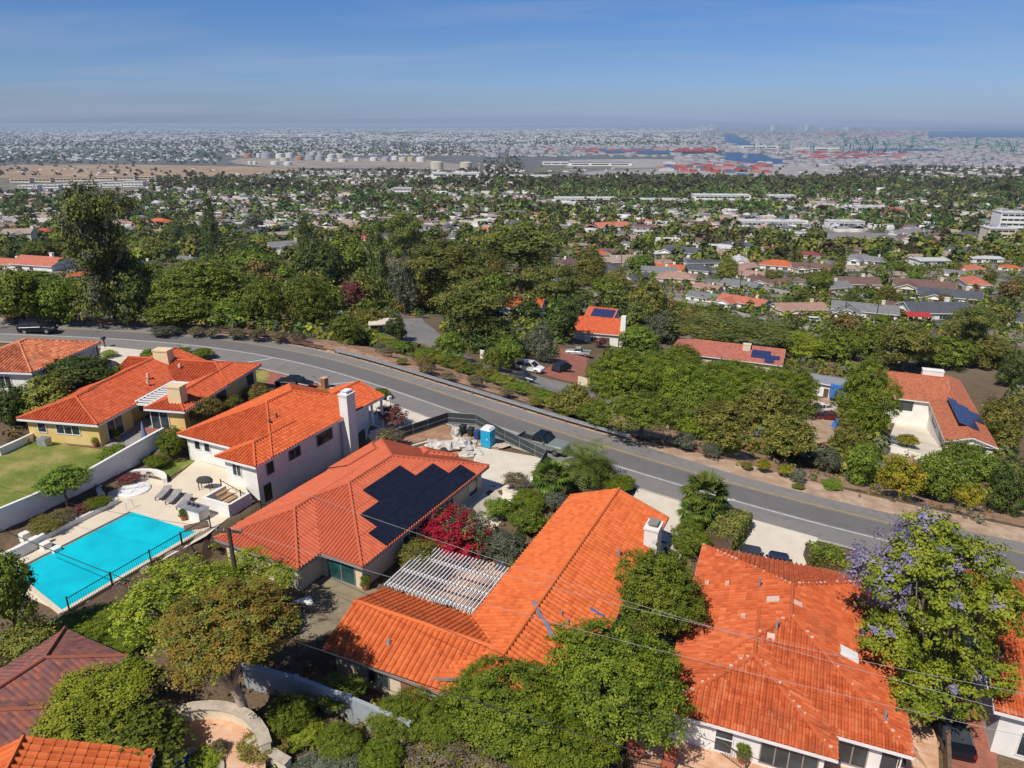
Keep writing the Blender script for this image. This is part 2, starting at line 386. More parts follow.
def mk_solar():
    m, nt, b, o = new_mat('solar_cells')
    f = noise(nt, 2, 2); nt.links.new(ramp(nt, f, [(.4, (.010, .012, .024)), (.6, (.014, .017, .034))]), b.inputs['Base Color'])
    b.inputs['Roughness'].default_value = .35; b.inputs['Specular IOR Level'].default_value = .3; return m
M['solar'] = mk_solar()
M['solar_blue'] = pmat('blue_solar_cells', (.03, .045, .13), (.022, .033, .10), 2, .3)
def mk_cover():
    m, nt, b, o = new_mat('pool_cover')
    f = noise(nt, .35, 5, .6); f2 = noise(nt, 30, 2)
    c = ramp(nt, f, [(.35, (.001, .40, .52)), (.65, (.002, .55, .65))]); c = mixc(nt, .08, c, ramp(nt, f2, [(.4, (.0, .4, .5)), (.6, (.05, .7, .8))]))
    nt.links.new(c, b.inputs['Base Color']); b.inputs['Roughness'].default_value = .45; b.inputs['Specular IOR Level'].default_value = .3; return m
M['cover_blue'] = mk_cover()
def mk_water(name, c, rough=.12, sc=.02):
    m, nt, b, o = new_mat(name); f = noise(nt, sc, 4)
    nt.links.new(ramp(nt, f, [(.35, c), (.65, tuple(x * 1.2 for x in c))]), b.inputs['Base Color'])
    b.inputs['Roughness'].default_value = rough
    bp = N(nt, 'ShaderNodeBump'); bp.inputs['Strength'].default_value = .2; f2 = noise(nt, sc * 40, 3); nt.links.new(f2, bp.inputs['Height']); nt.links.new(bp.outputs[0], b.inputs['Normal']); return m
M['harbour'] = mk_water('harbour_water', (.02, .06, .13), .35, .003)
M['spa_water'] = mk_water('spa_water', (.01, .12, .45), .1, .8)
# ------------------------------------------------------------------ light and sky
SUN_EL = R(52); SUN_AZ = (-.61, -.792)
SUN_ROT = math.atan2(SUN_AZ[0], SUN_AZ[1])
W = bpy.data.worlds.new('World'); S.world = W; W.use_nodes = True
nt = W.node_tree; bg = nt.nodes['Background']
sky = nt.nodes.new('ShaderNodeTexSky'); sky.sky_type = 'NISHITA'; sky.sun_disc = False
sky.sun_elevation = SUN_EL; sky.sun_rotation = SUN_ROT; sky.altitude = 200; sky.air_density = 1.0; sky.dust_density = .6; sky.ozone_density = 3.0
tc = nt.nodes.new('ShaderNodeTexCoord')
sx = nt.nodes.new('ShaderNodeSeparateXYZ'); nt.links.new(tc.outputs['Generated'], sx.inputs[0])
# thin cirrus, spread along the sky like a high flat layer
az = N(nt, 'ShaderNodeMath', operation='ADD'); az.inputs[1].default_value = .10; nt.links.new(sx.outputs['Z'], az.inputs[0])
dx = N(nt, 'ShaderNodeMath', operation='DIVIDE'); nt.links.new(sx.outputs['X'], dx.inputs[0]); nt.links.new(az.outputs[0], dx.inputs[1])
dy = N(nt, 'ShaderNodeMath', operation='DIVIDE'); nt.links.new(sx.outputs['Y'], dy.inputs[0]); nt.links.new(az.outputs[0], dy.inputs[1])
cx = nt.nodes.new('ShaderNodeCombineXYZ'); nt.links.new(dx.outputs[0], cx.inputs[0]); nt.links.new(dy.outputs[0], cx.inputs[1])
mp = nt.nodes.new('ShaderNodeMapping'); mp.inputs['Rotation'].default_value = (0, 0, R(-12)); mp.inputs['Scale'].default_value = (.32, 1.15, 1); nt.links.new(cx.outputs[0], mp.inputs[0])
cn = N(nt, 'ShaderNodeTexNoise'); cn.inputs['Scale'].default_value = .9; cn.inputs['Detail'].default_value = 9; cn.inputs['Roughness'].default_value = .62; cn.inputs['Distortion'].default_value = .5
nt.links.new(mp.outputs[0], cn.inputs['Vector'])
cr = N(nt, 'ShaderNodeMapRange'); cr.inputs[1].default_value = .46; cr.inputs[2].default_value = .82; cr.inputs[4].default_value = .58; nt.links.new(cn.outputs['Fac'], cr.inputs[0])
hs = nt.nodes.new('ShaderNodeHueSaturation'); hs.inputs['Hue'].default_value = .512; hs.inputs['Saturation'].default_value = 1.25; hs.inputs['Value'].default_value = .80
nt.links.new(sky.outputs[0], hs.inputs['Color'])
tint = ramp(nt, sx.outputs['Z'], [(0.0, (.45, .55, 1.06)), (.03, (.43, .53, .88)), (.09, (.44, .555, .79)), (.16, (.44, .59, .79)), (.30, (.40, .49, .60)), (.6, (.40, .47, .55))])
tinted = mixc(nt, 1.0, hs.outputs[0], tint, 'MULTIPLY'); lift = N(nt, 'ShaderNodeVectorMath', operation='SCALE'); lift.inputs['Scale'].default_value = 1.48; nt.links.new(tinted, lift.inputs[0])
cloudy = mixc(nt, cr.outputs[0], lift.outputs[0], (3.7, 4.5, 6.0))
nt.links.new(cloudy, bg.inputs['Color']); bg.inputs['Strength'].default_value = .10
sun = bpy.data.objects.new('sun', bpy.data.lights.new('sun', 'SUN')); COL.objects.link(sun)
sun.data.energy = 4.8; sun.data.angle = R(.53); sun.data.color = (1.0, .945, .86)
sun.rotation_euler = Vector((SUN_AZ[0] * math.cos(SUN_EL), SUN_AZ[1] * math.cos(SUN_EL), math.sin(SUN_EL))).to_track_quat('Z', 'Y').to_euler()
S.view_settings.view_transform = 'Standard'; S.view_settings.look = 'None'; S.view_settings.exposure = EXPOSURE; S.view_settings.gamma = 1
S.render.engine = 'CYCLES'
cy = S.cycles
cy.max_bounces = 5; cy.diffuse_bounces = 2; cy.glossy_bounces = 2; cy.transmission_bounces = 2; cy.transparent_max_bounces = 4; cy.volume_bounces = 0
cy.use_denoising = True
try: cy.denoising_input_passes = 'RGB_ALBEDO_NORMAL'
except Exception: pass

# ------------------------------------------------------------------ level pads under houses and terraces
# name: origin pixel + eave height -> origin in plan, axis angle, extents, floor level
FR = {}
def frame(name, ox, oy, ang): FR[name] = (ox, oy, R(ang))
def LW(name, x, y, z=0.0):
    ox, oy, a = FR[name]; c, s = math.cos(a), math.sin(a)
    return Vector((ox + x * c - y * s, oy + x * s + y * c, z))
def WL(name, p):
    ox, oy, a = FR[name]; c, s = math.cos(a), math.sin(a); dx, dy = p[0] - ox, p[1] - oy
    return (dx * c + dy * s, -dx * s + dy * c)
def pad(name, x0, x1, y0, y1, z):
    ox, oy, a = FR[name]; PADS.append((ox, oy, math.cos(a), math.sin(a), x0, x1, y0, y1, z))
frame('h1', -49.79, 65.65, -10.4); frame('h2', -33.01, 64.09, -25.5); frame('h3', -23.75, 49.0, -28.1)
frame('h4', -12.43, 37.74, -25.5); frame('h5', 10.33, 32.96, -21.7)
frame('h0', -53.16, 73.79, -5.8); frame('h6', 29.1, 33.5, -23.0)
_n = pz(44, 716, 4.6); _r = pz(128, 656, 4.6); _f = pz(62, 630, 4.6); _v = _r - _n; frame('h7', _n.x, _n.y, math.degrees(math.atan2(_v.y, _v.x)))
_a = pz(23.6, 737, 6.3); _b = pz(9, 766, 6.3); _v = _a - _b; frame('h8', _a.x, _a.y, math.degrees(math.atan2(_v.y, _v.x)) - 90)
pad('h1', 0, 15.6, 0.5, 20.5, 3.8)
pad('h2', -.3, 12.5, -2, 16, 2.6)
pad('h3', -4.2, 13, -.5, 21.5, .7)
pad('h4', .3, 16.4, 0, 26, -.5)
pad('h5', -1.5, 12.2, -1.5, 18.5, -1.2)
pad('h6', 0, 14, 0, 16, -2.6)
pad('h0', -10, .5, 0, 13, 5.8)
# pool terrace of the white house
PC = [pz(15, 572, 2.75), pz(133, 512, 2.75), pz(196, 532, 2.75), pz(62, 610, 2.75)]
_d = (PC[1] - PC[0]); frame('pool', PC[0].x, PC[0].y, math.degrees(math.atan2(_d.y, _d.x)))
POOL_L = _d.length; POOL_W = abs(WL('pool', PC[3])[1])
pad('pool', -6, POOL_L + 6.5, -POOL_W - .9, 5.2, 2.7)

# ------------------------------------------------------------------ ground sheet
def build_ground():
    ys = list(np.arange(8, 132, .75)); step = .8
    while ys[-1] < 90000: step *= 1.045; ys.append(ys[-1] + step)
    ys = np.array(ys); nu = 301
    us = np.linspace(-1, 1, nu)
    wid = np.maximum(112, .98 * ys + 20)
    X = us[None, :] * wid[:, None]; Y = np.repeat(ys[:, None], nu, 1)
    Z = ground(X.ravel(), Y.ravel()).reshape(X.shape)
    # keep the sheet below the carriageway so the road lies on it
    d = road_d(X, Y); Z = Z - .10 * ((d > -9.8) & (d < 5.2))
    # hole for the pool basin is not needed: the cover lies above the pad
    V = np.stack([X, Y, Z], -1).reshape(-1, 3); ny = len(ys)
    idx = np.arange(ny * nu).reshape(ny, nu)
    F = np.stack([idx[:-1, :-1], idx[:-1, 1:], idx[1:, 1:], idx[1:, :-1]], -1).reshape(-1, 4)
    m, nt, b, o = new_mat('ground_soil')
    geo = nt.nodes.new('ShaderNodeNewGeometry'); sp = nt.nodes.new('ShaderNodeSeparateXYZ'); nt.links.new(geo.outputs['Position'], sp.inputs[0])
    soil = ramp(nt, noise(nt, .35, 6, .65), [(.3, (.085, .06, .038)), (.5, (.16, .105, .065)), (.7, (.11, .10, .05))])
    soil = mixc(nt, .3, soil, ramp(nt, noise(nt, 5, 4), [(.35, (.05, .04, .025)), (.65, (.27, .2, .13))]))
    town = ramp(nt, noise(nt, .028, 7, .7), [(.30, (.045, .06, .03)), (.44, (.09, .095, .06)), (.52, (.25, .22, .19)), (.60, (.16, .155, .15)), (.72, (.34, .31, .28))])
    plain = ramp(nt, noise(nt, .0042, 9, .75), [(.32, (.045, .06, .05)), (.45, (.075, .09, .085)), (.55, (.15, .15, .15)), (.63, (.09, .105, .10)), (.75, (.24, .235, .235))])
    plain = mixc(nt, .45, plain, ramp(nt, noise(nt, .02, 5, .7), [(.35, (.05, .06, .055)), (.6, (.17, .17, .17)), (.75, (.34, .33, .32))]))
    f1 = N(nt, 'ShaderNodeMapRange', interpolation_type='SMOOTHSTEP'); f1.inputs[1].default_value = 150; f1.inputs[2].default_value = 230; nt.links.new(sp.outputs['Y'], f1.inputs[0])
    f2 = N(nt, 'ShaderNodeMapRange', interpolation_type='SMOOTHSTEP'); f2.inputs[1].default_value = 1300; f2.inputs[2].default_value = 3600; nt.links.new(sp.outputs['Y'], f2.inputs[0])
    c = mixc(nt, f1.outputs[0], soil, town); c = mixc(nt, f2.outputs[0], c, plain)
    nt.links.new(c, b.inputs['Base Color']); b.inputs['Roughness'].default_value = .95; b.inputs['Specular IOR Level'].default_value = .1
    o_ = bpy.data.objects.new('ground', np_mesh('ground', V, F, m, smooth=True)); link(o_); tag(o_, None, None, kind='structure')
build_ground()

# ------------------------------------------------------------------ sheets draped on the ground
def clip(poly, a, b, c):
    """keep the part of a polygon where a*x + b*y <= c"""
    out = []
    n = len(poly)
    for i in range(n):
        p = poly[i]; q = poly[(i + 1) % n]
        dp = a * p[0] + b * p[1] - c; dq = a * q[0] + b * q[1] - c
        if dp <= 0: out.append(p)
        if (dp < 0 < dq) or (dq < 0 < dp):
            t = dp / (dp - dq); out.append(tuple(p[k] + (q[k] - p[k]) * t for k in range(len(p))))
    return out
DRAPED = []
def drape(name, poly, mat, off=.03, cell=1.0, kind='structure', skirt=.0, parent=None, zf=None):
    """polygon in plan laid on the terrain"""
    import mathutils
    if name not in ('bank', 'verge', 'yard_bed', 'brown_field'): DRAPED.append(np.array([(p[0], p[1]) for p in poly]))
    tri = mathutils.geometry.tessellate_polygon([[Vector((p[0], p[1], 0)) for p in poly]])
    mb = MB()
    for t in tri:
        P = [(poly[i][0], poly[i][1]) for i in t]
        xs = [p[0] for p in P]; ys = [p[1] for p in P]
        gx = math.floor(min(xs) / cell)
        while gx * cell < max(xs):
            A = clip(clip(P, -1, 0, -gx * cell), 1, 0, (gx + 1) * cell)
            if len(A) > 2:
                gy = math.floor(min(p[1] for p in A) / cell)
                while gy * cell < max(p[1] for p in A):
                    B = clip(clip(A, 0, -1, -gy * cell), 0, 1, (gy + 1) * cell)
                    if len(B) > 2:
                        ar = sum(B[i][0] * B[(i + 1) % len(B)][1] - B[(i + 1) % len(B)][0] * B[i][1] for i in range(len(B)))
                        if abs(ar) > 1e-6:
                            if ar < 0: B = B[::-1]
                            mb.poly([(p[0], p[1], 0) for p in B])
                    gy += 1
            gx += 1
    a = np.array(mb.v); z = ground(a[:, 0], a[:, 1]) if zf is None else zf(a[:, 0], a[:, 1])
    mb.v = [(p[0], p[1], float(q) + off) for p, q in zip(mb.v, z)]
    o = mb.build(name, mat, parent)
    if parent is None and kind: tag(o, None, None, kind=kind)
    return o
def pxpoly(pts): return [tuple(gp(*p)[:2]) for p in pts]

# ------------------------------------------------------------------ the road and its markings
def cl_samples(x0=-104, x1=110, n=240):
    xs = np.linspace(x0, x1, n)
    # light smoothing of the surveyed line
    k = np.array([np.mean(np.interp(np.linspace(x - 5, x + 5, 9), CLX, CLY)) for x in xs])
    P = np.stack([xs, k], 1); T = np.gradient(P, axis=0); T /= np.linalg.norm(T, axis=1)[:, None]
    return P, np.stack([-T[:, 1], T[:, 0]], 1)
CP, CN = cl_samples()
def off_line(d): return CP + CN * (d if np.isscalar(d) else np.asarray(d)[:, None])
def strip(name, d0, d1, mat, z, i0=0, i1=None, kind='structure', nx=3, parent=None):
    i1 = i1 or len(CP); V = []; n = i1 - i0
    for k in range(nx + 1):
        f = k / nx
        dd = (np.asarray(d0) * (1 - f) + np.asarray(d1) * f) * np.ones(len(CP))
        Q = (CP + CN * dd[:, None])[i0:i1]
        V.append(np.c_[Q, ground(Q[:, 0], Q[:, 1], pads=False) * 0 + -.09 * np.clip(Q[:, 0], -110, 110) + z])
    V = np.array(V).reshape(-1, 3); F = []
    for k in range(nx):
        for i in range(n - 1): F.append((k * n + i, k * n + i + 1, (k + 1) * n + i + 1, (k + 1) * n + i))
    o = bpy.data.objects.new(name, np_mesh(name, V, np.array(F), mat)); link(o, parent)
    if parent is None: tag(o, None, None, kind=kind)
    return o
XS = CP[:, 0]
DN = np.interp(XS, [-70, -45, -25, -8, 10, 22, 40, 60], [-7.6, -8.4, -8.7, -7.7, -7.3, -7.5, -7.1, -7.1])
DF = np.interp(XS, [-75, -40, -12, 4, 14, 24, 35, 60], [2.3, 2.2, 2.0, 2.6, 3.1, 2.2, 2.2, 2.3])
strip('road', DN, DF, M['asphalt'], 0.0, nx=6)
strip('road_lane', -3.7, -.5, M['asphalt_dark'], .006, nx=2)
strip('yellow_line', -.18, .0, M['line_yellow'], .012, nx=1)
strip('white_line', -4.22, -4.05, M['line_white'], .012, nx=1)
strip('kerb', DN - .42, DN, M['kerb'], .03, nx=1)
strip('far_shoulder', DF, DF + np.interp(XS, [-75, -12, 10, 14, 24, 40], [1.8, .9, .9, 1.5, 3.6, 3.4]), M['pale_dirt'], -.02, nx=2)
def mark(p, q, w=.22):
    a = gp(*p); b = gp(*q); d = (b - a).to_2d().normalized(); n = Vector((-d.y, d.x)) * w / 2
    mb = MB(); P = [a.to_2d() - n, b.to_2d() - n, b.to_2d() + n, a.to_2d() + n]
    mb.poly([(x.x, x.y, -.09 * x.x + .018) for x in P]); tag(mb.build('white_line', M['line_white']), None, None, kind='structure')
for p, q in (((272, 358.5), (248, 362.3)), ((357, 381.5), (331, 384.5)), ((468, 417), (436, 419.7)), ((189, 345.5), (172, 349.5)), ((735, 499.6), (722, 501)), ((610, 464), (580, 461))): mark(p, q)

# pavements, drives, terraces, beds (all laid on the ground)
drape('driveway', pxpoly([(743, 517), (818, 538), (806, 566), (795, 590), (715, 590), (722, 548)]), M['concrete'], .05)
drape('driveway', pxpoly([(637, 489), (700, 508), (690, 540), (672, 575), (640, 560), (628, 510)]), M['concrete'], .05)
drape('driveway', pxpoly([(478, 447), (536, 457), (548, 462), (520, 500), (480, 545), (452, 520)]), M['concrete'], .05)
drape('building_lot', pxpoly([(385, 445), (440, 424), (490, 436), (500, 452), (478, 458), (470, 480), (400, 480), (370, 462)]), M['dirt'], .04)
drape('pavement', pxpoly([(318, 384), (345, 391), (378, 398), (420, 415), (434, 420), (400, 440), (386, 448), (366, 440), (360, 410)]), M['concrete'], .045)
drape('brick_driveway', pxpoly([(262, 369), (300, 380), (330, 388), (316, 398), (262, 400), (248, 384)]), M['brick_pave'], .045)
drape('driveway', pxpoly([(101, 346), (150, 351), (142, 362), (118, 378), (95, 372)]), M['concrete'], .045)
drape('verge', pxpoly([(250, 370), (268, 371), (270, 376), (250, 392), (236, 392)]), M['lawn'], .06)
drape('verge', pxpoly([(312, 388), (335, 389), (345, 397), (318, 396)]), M['lawn'], .06)
drape('lawn', pxpoly([(0, 452), (48, 438), (70, 446), (104, 450), (128, 452), (90, 478), (40, 500), (-6, 516)]), M['lawn'], .05)
drape('lawn', pxpoly([(158, 468), (180, 458), (194, 462), (170, 478)]), M['lawn'], .07)
drape('patio', pxpoly([(104, 446), (135, 416), (172, 424), (160, 452), (128, 456)]), pmat('chequer_paving', (.33, .30, .27), (.20, .18, .17), 2.6, .9, fine=.3), .06)
drape('patio', pxpoly([(305, 590), (330, 573), (378, 590), (355, 625), (335, 650), (300, 640)]), M['gravel'], .05)
drape('patio', pxpoly([(440, 560), (520, 560), (530, 590), (490, 620), (400, 600)]), M['terra_pave'], .05)
drape('patio', pxpoly([(640, 722), (690, 726), (1024, 800), (900, 830), (620, 800)]), M['terra_pave'], .06)
drape('side_path', pxpoly([(905, 690), (935, 690), (940, 790), (905, 800)]), M['terra_pave'], .05)
drape('driveway', pxpoly([(950, 690), (990, 690), (1000, 790), (945, 790)]), M['brick_pave'], .05)
drape('bank', pxpoly([(300, 344), (345, 352), (420, 372), (560, 412), (650, 440), (640, 425), (590, 402), (520, 380), (430, 352), (372, 337)]), M['dirt'], .03, 1.5)
drape('verge', pxpoly([(640, 432), (700, 455), (800, 480), (870, 492), (1040, 530), (1040, 490), (900, 455), (800, 440), (700, 420)]), M['dirt'], .025, 1.5)
drape('yard_bed', pxpoly([(62, 614), (196, 536), (215, 548), (150, 600), (80, 650), (50, 640)]), M['mulch'], .05)
# frontage road, its turning and the brick court below the bank
drape('frontage_road', pxpoly([(372, 344), (380, 328), (396, 318), (420, 318), (440, 334), (452, 350), (480, 363), (545, 378), (600, 392), (590, 400), (530, 386), (460, 368), (420, 358)]), M['asphalt'], .05, 1.5)
drape('brick_court', pxpoly([(540, 374), (556, 362), (560, 348), (590, 350), (586, 372), (582, 385)]), M['brick_pave'], .06, 1.5)
drape('courtyard', pxpoly([(886, 446), (902, 404), (930, 406), (942, 450), (926, 462)]), M['concrete'], .06, 1.5)
drape('dirt_yard', pxpoly([(800, 446), (806, 400), (850, 395), (846, 440)]), M['pale_dirt'], .06, 1.5)
# ------------------------------------------------------------------ houses
def clip_rect(poly, a, b, c, d):
    P = clip(poly, -1, 0, -a)
    if len(P) > 2: P = clip(P, 1, 0, b)
    if len(P) > 2: P = clip(P, 0, -1, -c)
    if len(P) > 2: P = clip(P, 0, 1, d)
    return P if len(P) > 2 else None
BARREL = [(0, -.05), (.10, .04), (.33, .095), (.56, .04), (.66, -.05), (1, -.055)]
def tile_face(mb, poly, w=.36, course=.42, fine=True, uo=0.0):
    """roof plane of barrel tiles: poly is a planar polygon whose first edge is the eave"""
    P = [Vector(p) for p in poly]
    nrm = Vector((0, 0, 0))
    for i in range(len(P)): nrm += (P[i] - P[0]).cross(P[(i + 1) % len(P)] - P[0])
    nrm.normalize()
    if nrm.z < 0:
        P = [P[1], P[0]] + P[:1:-1]; nrm = -nrm
    u = (P[1] - P[0]).normalized(); v = nrm.cross(u).normalized(); o = P[0]
    if (P[2] - P[0]).dot(v) < 0: v = -v
    q = [((p - o).dot(u), (p - o).dot(v)) for p in P]
    if not fine:
        mb.poly(P, [(a + uo, b) for a, b in q]); return
    mb.poly([p - nrm * .06 for p in P], [(a + uo, b) for a, b in q])
    us = [a for a, b in q]; vs = [b for a, b in q]
    if sum(q[i][0] * q[(i + 1) % len(q)][1] - q[(i + 1) % len(q)][0] * q[i][1] for i in range(len(q))) < 0: q = q[::-1]
    for k in range(math.floor(min(us) / w), math.ceil(max(us) / w)):
        colp = clip_rect(q, k * w, (k + 1) * w, -1e3, 1e3)
        if not colp: continue
        va = min(b for a, b in colp); vb = max(b for a, b in colp)
        for j in range(math.floor(va / course), math.ceil(vb / course)):
            cell = clip_rect(colp, k * w, (k + 1) * w, j * course, (j + 1) * course)
            if not cell: continue
            for s in range(len(BARREL) - 1):
                a0, h0 = BARREL[s]; a1, h1 = BARREL[s + 1]
                pc = clip_rect(cell, (k + a0) * w, (k + a1) * w, -1e3, 1e3)
                if not pc: continue
                pts = []; uvs = []
                for (a, b) in pc:
                    f = ((a / w - k) - a0) / (a1 - a0); h = h0 + (h1 - h0) * f
                    h += .034 * (1 - (b / course - j))
                    pts.append(o + u * a + v * b + nrm * h)
                    uvs.append(((k + .5) * w + uo, (j + .1 + .8 * (b / course - j)) * course))
                mb.poly(pts, uvs)
HRECT = []
class House:
    def __init__(s, name, label, fr, cat='house', wall='white_wall', roof='orange', fine=True, trim='white_trim', tw=.36, oh=.55, loc=None, rz=0, group=None, course=.42):
        if fr: ox, oy, a = FR[fr]; loc = (ox, oy, 0); rz = a
        s.root = thing(name, label, cat, loc or (0, 0, 0), rz, group)
        s.wall = MB(); s.roof = MB(); s.cap = MB(); s.trim = MB(); s.oh = oh; s.tw = tw; s.course = course; s.fine = fine; s.nw = 0
        s.wm = M[wall]; s.rm = roof if not isinstance(roof, str) else (TERRA.get(roof) if fine else RF.get(roof, TERRA.get(roof))); s.tm = M[trim]; s.capm = s.rm; s.chims = []
    def wing(s, x0, x1, y0, y1, ze, zb, pitch=.36, axis='y', ends=('hip', 'hip'), wall=True, cap=True, skip=()):
        HRECT.append((s.root.location.x, s.root.location.y, math.cos(s.root.rotation_euler.z), math.sin(s.root.rotation_euler.z), x0, x1, y0, y1))
        k = s.nw; s.nw += 1; ze -= .022 * k; oh = s.oh + .011 * k; T = 'uv'
        def pt(a, b, z): return (a, b, z) if axis == 'y' else (b, a, z)
        if axis == 'y': a0, a1, b0, b1 = x0, x1, y0, y1
        else: a0, a1, b0, b1 = y0, y1, x0, x1
        h = (a1 - a0) / 2; am = (a0 + a1) / 2; zr = ze + h * pitch
        c0 = b0 + (h if ends[0] == 'hip' else 0); c1 = b1 - (h if ends[1] == 'hip' else 0)
        c0 = min(c0, (b0 + b1) / 2); c1 = max(c1, c0 + .01)
        A, B, C, D = pt(a0, b0, ze), pt(a1, b0, ze), pt(a1, b1, ze), pt(a0, b1, ze); E, F = pt(am, c0, zr), pt(am, c1, zr)
        faces = [('a0', [A, D, F, E]), ('a1', [B, C, F, E])]
        if ends[0] == 'hip': faces.append(('b0', [A, B, E]))
        if ends[1] == 'hip': faces.append(('b1', [D, C, F]))
        for n, f in faces:
            if n not in skip: tile_face(s.roof, f, s.tw, s.course, s.fine, uo=40.0 * (k + 1))
        if cap:
            lines = [(E, F)]
            if ends[0] == 'hip': lines += [(A, E), (B, E)]
            if ends[1] == 'hip': lines += [(D, F), (C, F)]
            for p, q in lines:
                up = Vector((0, 0, .05)); s.cap.tube([Vector(p) + up, Vector(q) + up], .12 if s.fine else .1, 6)
        # fascia boards, rakes and soffit
        t = .05; fh = .2
        for (p, q, gable) in ((A, D, 0), (B, C, 0), (A, B, ends[0] != 'hip'), (D, C, ends[1] != 'hip')):
            if not gable: s.trim.beam(Vector(p) - Vector((0, 0, .03)), Vector(q) - Vector((0, 0, .03)), t, fh)
        for e, (p, q), r in ((ends[0], (A, B), E), (ends[1], (D, C), F)):
            if e != 'hip':
                for w in (p, q): s.trim.beam(Vector(w) - Vector((0, 0, .02)), Vector(r) - Vector((0, 0, .02)), t, fh)
        zs = ze - .2 - .013 * k
        ins = lambda P, dx, dy: P
        s.trim.poly([(x0 + .03, y0 + .03, zs), (x0 + .03, y1 - .03, zs), (x1 - .03, y1 - .03, zs), (x1 - .03, y0 + .03, zs)])
        if wall:
            s.wall.box((x0 + oh, y0 + oh, zb), (x1 - oh, y1 - oh, ze - .19 - .01 * k))
            for e, bb, sg in ((ends[0], b0, 1), (ends[1], b1, -1)):
                if e != 'hip':
                    g0 = bb + sg * oh; g1 = bb + sg * (oh + .2); d = .09
                    tri = [(a0 + oh, ze - .2 - .01 * k), (a1 - oh, ze - .2 - .01 * k), (a1 - oh, ze + oh * pitch - d), (am, zr - d), (a0 + oh, ze + oh * pitch - d)]
                    P0 = [pt(a, g0, z) for a, z in tri]; P1 = [pt(a, g1, z) for a, z in tri]
                    s.wall.poly(P0); s.wall.poly(P1[::-1])
                    for i in range(5): j = (i + 1) % 5; s.wall.poly([P0[j], P0[i], P1[i], P1[j]])
        return zr
    def window(s, face, c, z, w, h, mull=1, frame='white_trim', glass='glass', name='window', label=None, rail=False, kids=True):
        """face: ('x', value, sign) plane of the wall; c: centre along it; z: sill height"""
        ax, val, sg = face
        def bx(mb, a0, a1, z0, z1, d0, d1, m=0):
            lo, hi = sorted((val + sg * d0, val + sg * d1))
            if ax == 'x': mb.box((lo, a0, z0), (hi, a1, z1), m)
            else: mb.box((a0, lo, z0), (a1, hi, z1), m)
        f = MB(); t = .07
        bx(f, c - w / 2 - t, c + w / 2 + t, z - t, z, .0, .07); bx(f, c - w / 2 - t, c + w / 2 + t, z + h, z + h + t, .0, .07)
        bx(f, c - w / 2 - t, c - w / 2, z, z + h, .0, .07); bx(f, c + w / 2, c + w / 2 + t, z, z + h, .0, .07)
        for k in range(1, mull): xx = c - w / 2 + w * k / mull; bx(f, xx - .035, xx + .035, z, z + h, .0, .06)
        if rail: bx(f, c - w / 2, c + w / 2, z + h * .5 - .03, z + h * .5 + .03, .0, .055)
        o = f.build(name, M[frame], s.root)
        if label: o['label'] = label
        g = MB(); bx(g, c - w / 2, c + w / 2, z, z + h, -.02, .022); g.build('pane', M[glass], o)
        return o
    def door(s, face, c, z, w, h, mat='brown_trim', name='door'):
        ax, val, sg = face; mb = MB(); lo, hi = sorted((val - sg * .02, val + sg * .05))
        if ax == 'x': mb.box((lo, c - w / 2, z), (hi, c + w / 2, z + h))
        else: mb.box((c - w / 2, lo, z), (c + w / 2, hi, z + h))
        return mb.build(name, M[mat], s.root)
    def chimney(s, x, y, z0, z1, sx, sy, mat=None, pot=True, capmat=None, label=None):
        mb = MB(); mb.box((x - sx / 2, y - sy / 2, z0), (x + sx / 2, y + sy / 2, z1 - .18)); mb.box((x - sx / 2 - .07, y - sy / 2 - .07, z1 - .18), (x + sx / 2 + .07, y + sy / 2 + .07, z1))
        o = mb.build('chimney', M[mat] if mat else s.wm); s.chims.append((o, label))
        if pot:
            p = MB(); p.box((x - sx * .27, y - sy * .27, z1), (x + sx * .27, y + sy * .27, z1 + .26)); p.box((x - sx * .36, y - sy * .36, z1 + .26), (x + sx * .36, y + sy * .36, z1 + .31))
            p.build('chimney_cap', M[capmat or 'black_metal'], o)
        return o
    def finish(s, caps=True):
        if s.wall.f: s.wall.build('wall', s.wm, s.root)
        s.ro = s.roof.build('roof', s.rm, s.root)
        if s.cap.f and caps: s.cap.build('ridge_cap', s.capm, s.ro)
        if s.trim.f: s.trim.build('fascia', s.tm, s.root)
        for c, l in s.chims:
            c.parent = s.root; KIDS.setdefault(s.root.name, []).append(c)
            if l: c['label'] = l
        return s.root
def bits(h, name, items, mat, parent):
    """small pieces fixed on a roof or wall, each a part of its own: (x, y, z, sx, sy, sz)"""
    for (x, y, z, a, b, c) in items:
        m = MB(); m.box((x - a / 2, y - b / 2, z), (x + a / 2, y + b / 2, z + c), taper=min(a, b) * .15); m.build(name, M[mat], parent)

# --- yellow house with the courtyard trellis
H = House('courtyard_house', 'yellow-walled house with orange tile roof round a narrow white trellis, beside the lawn', 'h1', wall='yellow_wall', roof='scarlet', trim='white_trim')
H.wing(0, 9.2, .2, 6.2, 6.4, 3.2, .33, 'y', ('hip', 'gable'))
H.wing(0, 8.3, 1.2, 20.6, 6.4, 3.2, .36, 'y', ('hip', 'gable'))
H.wing(10.7, 15.4, 5.0, 20.6, 6.4, 2.8, .33, 'y', ('hip', 'hip'))
H.wing(0, 15.4, 13.2, 20.7, 6.4, 2.8, .33, 'x', ('gable', 'hip'), wall=True)
H.chimney(13.7, 6.6, 6.3, 8.6, 1.5, 1.1, 'buff_wall', pot=False, label='buff chimney block low on the right wing'); H.chimney(5.2, 16.6, 7.2, 9.0, 1.9, 1.2, 'buff_wall', pot=False)
wy = .2 + .55
for c, w in ((2.2, .9), (5.2, 2.6)): H.window(('y', wy, -1), c, 4.9, w, .95, 1 if w < 1 else 3)
